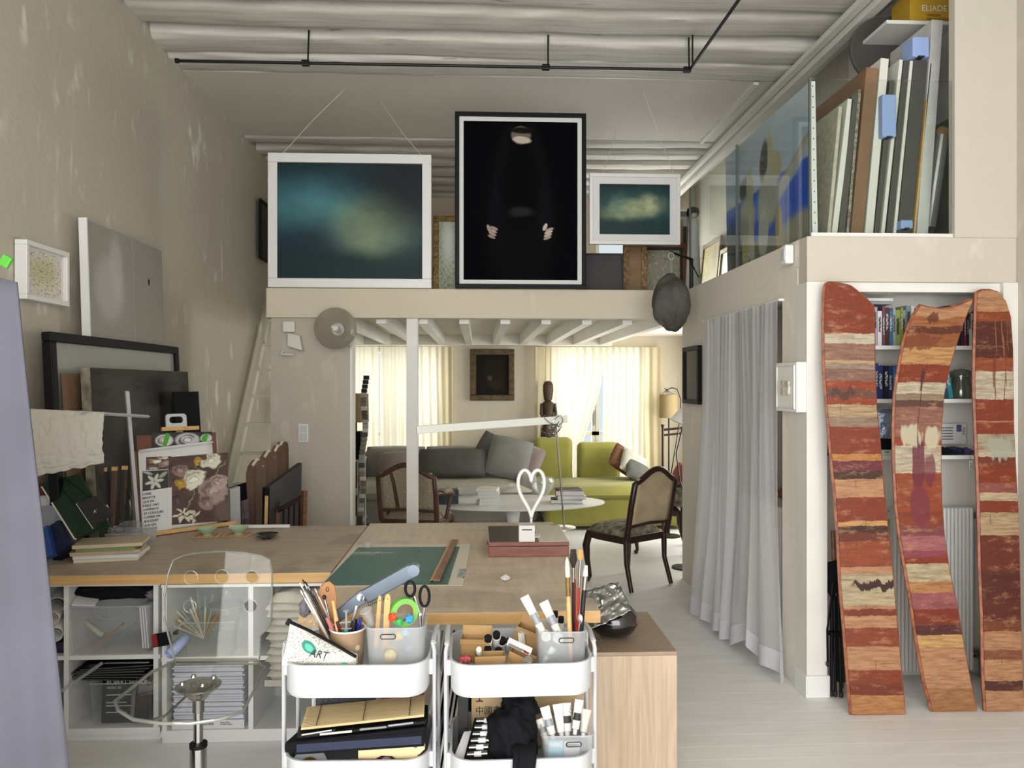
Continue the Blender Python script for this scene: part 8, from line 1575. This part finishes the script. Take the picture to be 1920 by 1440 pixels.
    hs_ = N.new('ShaderNodeHueSaturation'); hs_.inputs['Saturation'].default_value = 1.0; hs_.inputs['Value'].default_value = .7; L.new(cur, hs_.inputs['Color']); L.new(hs_.outputs[0], b.inputs['Base Color'])
    bp = N.new('ShaderNodeBump'); bp.inputs['Strength'].default_value = .35; bp.inputs['Distance'].default_value = .006; L.new(noise((30, 30, 60), 6), bp.inputs['Height']); L.new(bp.outputs[0], b.inputs['Normal'])
    MT[name] = m; return m
RU, CO, CRM, DK, MA, TAN, GT, MG = '8c300c', 'c8946c', 'cdc4ac', '2c120e', '8d6a60', 'bfa680', '9d8873', '6c2034'
board_mat('board_paint_a', [(529, RU), (624, CRM), (643, '9a7362'), (672, 'c8ab86'), (681, 'a89682'), (689, MA), (712, '9f3e18'), (727, '74443a'), (744, '9a3a18'), (757, TAN), (777, GT), (797, RU), (846, 'cc8c48'), (860, MG), (879, DK), (896, CO), (930, RU), (973, 'd2a062'), (985, DK), (997, '6f2612'), (1013, '9c4520'), (1060, CO), (1072, 'c4b592'), (1131, CO), (1140, '802d14'), (1152, CO), (1175, '94401f'), (1208, CO), (1252, '8f3c1c'), (1278, '7c3018'), (1300, 'c68a55')], 529, 1340, [(.75, 1096, .55, 8, '38170f', 1), (.3, 737, .3, 8, '4a2a22', .8)])
board_mat('board_paint_b', [(560, CO), (592, 'a8683a'), (610, '5c2212'), (625, '9a5a30'), (648, 'cc9a62'), (682, RU), (717, CRM), (738, '9a8a70'), (748, '5a3c36'), (762, '98685a'), (800, 'a4685a'), (816, '9a3f1c'), (833, CRM), (886, '9c4420'), (960, '8f3a1a'), (985, '84404a'), (1003, 'b06a6e'), (1030, '984254'), (1042, '8d3018'), (1057, 'c9bc98'), (1090, 'c88e5c'), (1110, 'a45a60'), (1141, '842a16'), (1172, '4c1a20'), (1190, 'd8ac6e'), (1214, CO), (1290, 'b07c50')], 560, 1336, [(.50, 865, .12, 55, '6c1c34', .9), (.52, 950, .22, 40, '7a2a3c', .85), (.75, 880, .14, 30, '74203a', .8), (.35, 818, .22, 22, 'cdc4a8', .9), (.82, 822, .18, 20, 'cdc4a8', .9), (.5, 770, .02, 90, '4a1420', .9), (.3, 640, .4, 14, '7a3a1c', .8), (.35, 595, .12, 12, '5a2412', .85)])
board_mat('board_paint_c', [(540, CO), (580, '94441f'), (596, '4e1a10'), (666, '9a4c2a'), (690, CRM), (742, '8a3318'), (783, 'c0855a'), (787, '8a3318'), (806, 'b0a488'), (838, CRM), (850, '7c3424'), (868, RU), (900, '94504a'), (920, 'c9b892'), (934, '863218'), (955, TAN), (1000, '6a2616'), (1068, '521a14'), (1120, '5c2018'), (1158, '7e4026'), (1178, CO), (1212, '8e5636'), (1232, CO), (1270, '4c2420'), (1290, CO)], 540, 1331, [(.6, 835, .4, 20, 'a9aa98', .8), (.5, 720, .03, 60, '7a3018', .8), (.78, 720, .02, 60, '7a3018', .8), (.55, 630, .02, 35, 'a8704c', .7), (.75, 630, .015, 35, 'a8704c', .7), (.85, 630, .015, 35, 'a8704c', .7)])
M_('copper_edge', '8a4e30', .45, nz=(30, .4))
def ribbon_board(label, rows, mat, yb, yt, zt_, th, v0, v1, name='painted_board', dip=0):
    """rows: (v, left u, right u) from top to bottom"""
    pA, pB = Vector((2.0, yb, 0)), Vector((2.0, yt, zt_)); n = Vector((1, 0, 0)).cross(pB-pA).normalized(); n = n if n.y < 0 else -n
    dense = []
    for (va, la, ra), (vb, lb, rb2) in zip(rows, rows[1:]):
        k = max(1, int(max(abs(vb[0]-va[0]), abs(vb[1]-va[1]))/12))
        for i in range(k):
            f = i/k; dense.append(((va[0]+(vb[0]-va[0])*f, va[1]+(vb[1]-va[1])*f), la+(lb-la)*f, ra+(rb2-ra)*f))
    dense.append(rows[-1]); cols = 10; G = []
    for (vl, vr), l_, r_ in dense:
        k_ = max(0, 1-len(G)/5)*dip; G.append([FP(l_+(r_-l_)*c/cols, vl+(vr-vl)*c/cols + k_*math.sin(math.pi*c/cols), pA, n) for c in range(cols+1)])
    zmin = min(p.z for g_ in G for p in g_); sh__ = Vector((0, 0, .004-zmin))
    for g_ in G:
        for c in range(cols+1): g_[c] = g_[c] + sh__
    t_ = thing(name, label, 'painting', (G[-1][cols//2].x, yb, 0)); m_ = MB(); R_ = len(G); W_ = cols+1
    vs_ = [p for g_ in G for p in g_] + [p - n*th for g_ in G for p in g_]; fs = []; uvs = []
    uvp = lambda i, c: (c/cols, ((dense[i][0][0] + (dense[i][0][1]-dense[i][0][0])*c/cols)-v0)/(v1-v0)); B_ = R_*W_
    for i in range(R_-1):
        for c in range(cols):
            a_, b_, c_, d_ = i*W_+c, (i+1)*W_+c, (i+1)*W_+c+1, i*W_+c+1; fs.append((a_, b_, c_, d_)); uvs.append([uvp(i, c), uvp(i+1, c), uvp(i+1, c+1), uvp(i, c+1)]); fs.append((B_+a_, B_+d_, B_+c_, B_+b_)); uvs.append([uvp(i, c), uvp(i, c+1), uvp(i+1, c+1), uvp(i+1, c)])
    for i in range(R_-1):
        for c, fl in ((0, 0), (cols, 1)):
            a_, b_ = i*W_+c, (i+1)*W_+c; fs.append((a_, B_+a_, B_+b_, b_) if not fl else (b_, B_+b_, B_+a_, a_)); uvs.append([uvp(i, c), uvp(i, c), uvp(i+1, c), uvp(i+1, c)] if not fl else [uvp(i+1, c), uvp(i+1, c), uvp(i, c), uvp(i, c)])
    for i in (0, R_-1):
        for c in range(cols):
            a_, b_ = i*W_+c, i*W_+c+1; fs.append((a_, b_, B_+b_, B_+a_)); uvs.append([uvp(i, c), uvp(i, c+1), uvp(i, c+1), uvp(i, c)])
    m_.add(vs_, fs, None, uvs); m_.build('panel', mat, t_, smooth=45)
    edge = [g_[0]-n*th*.5 for g_ in G] + [p-n*th*.5 for p in G[-1][1:-1]] + [g_[-1]-n*th*.5 for g_ in reversed(G)] + [p-n*th*.5 for p in reversed(G[0][1:-1])]
    MB().tube(edge, th*.36, 5, closed=True).build('worn_edge', 'copper_edge', t_); return t_
S = lambda v: (v, v)
ribbon_board('rust and cream banded painted board with a sloping rounded top beside the corner post', [((530, 530), 1558, 1572), ((531, 536), 1551, 1596), ((536, 556), 1549, 1622), ((556, 574), 1547, 1639), (S(600), 1546, 1640), (S(690), 1547, 1640), (S(770), 1553, 1644), (S(850), 1560, 1652), (S(920), 1567, 1657), (S(1000), 1573, 1666), (S(1100), 1578, 1676), (S(1180), 1585, 1683), (S(1270), 1592, 1691), (S(1338), 1598, 1697)], 'board_paint_a', 3.63, 3.79, 2.12, .03, 529, 1340)
ribbon_board('curved copper painted board with a fish tail top in the middle of the three', [((574, 562), 1726, 1824), ((580, 567), 1723, 1823), ((590, 580), 1717, 1817), ((606, 606), 1708, 1806), (S(640), 1697, 1795), (S(690), 1688, 1780), (S(740), 1680, 1770), (S(800), 1678, 1765), (S(880), 1679, 1764), (S(950), 1683, 1766), (S(1010), 1690, 1771), (S(1070), 1700, 1780), (S(1140), 1712, 1795), (S(1210), 1722, 1807), (S(1280), 1735, 1820), (S(1334), 1750, 1832)], 'board_paint_b', 3.65, 3.79, 2.04, .03, 560, 1336, dip=12)
ribbon_board('narrow dark red painted board with an arched top at the jamb', [((541, 541), 1842, 1858), ((544, 545), 1835, 1872), ((552, 562), 1833, 1886), ((590, 590), 1832, 1895), (S(650), 1830, 1899), (S(720), 1829, 1900), (S(800), 1832, 1901), (S(880), 1836, 1905), (S(950), 1838, 1909), (S(1050), 1840, 1912), (S(1150), 1844, 1914), (S(1250), 1846, 1917), (S(1329), 1850, 1919)], 'board_paint_c', 3.64, 3.79, 2.10, .03, 540, 1331)
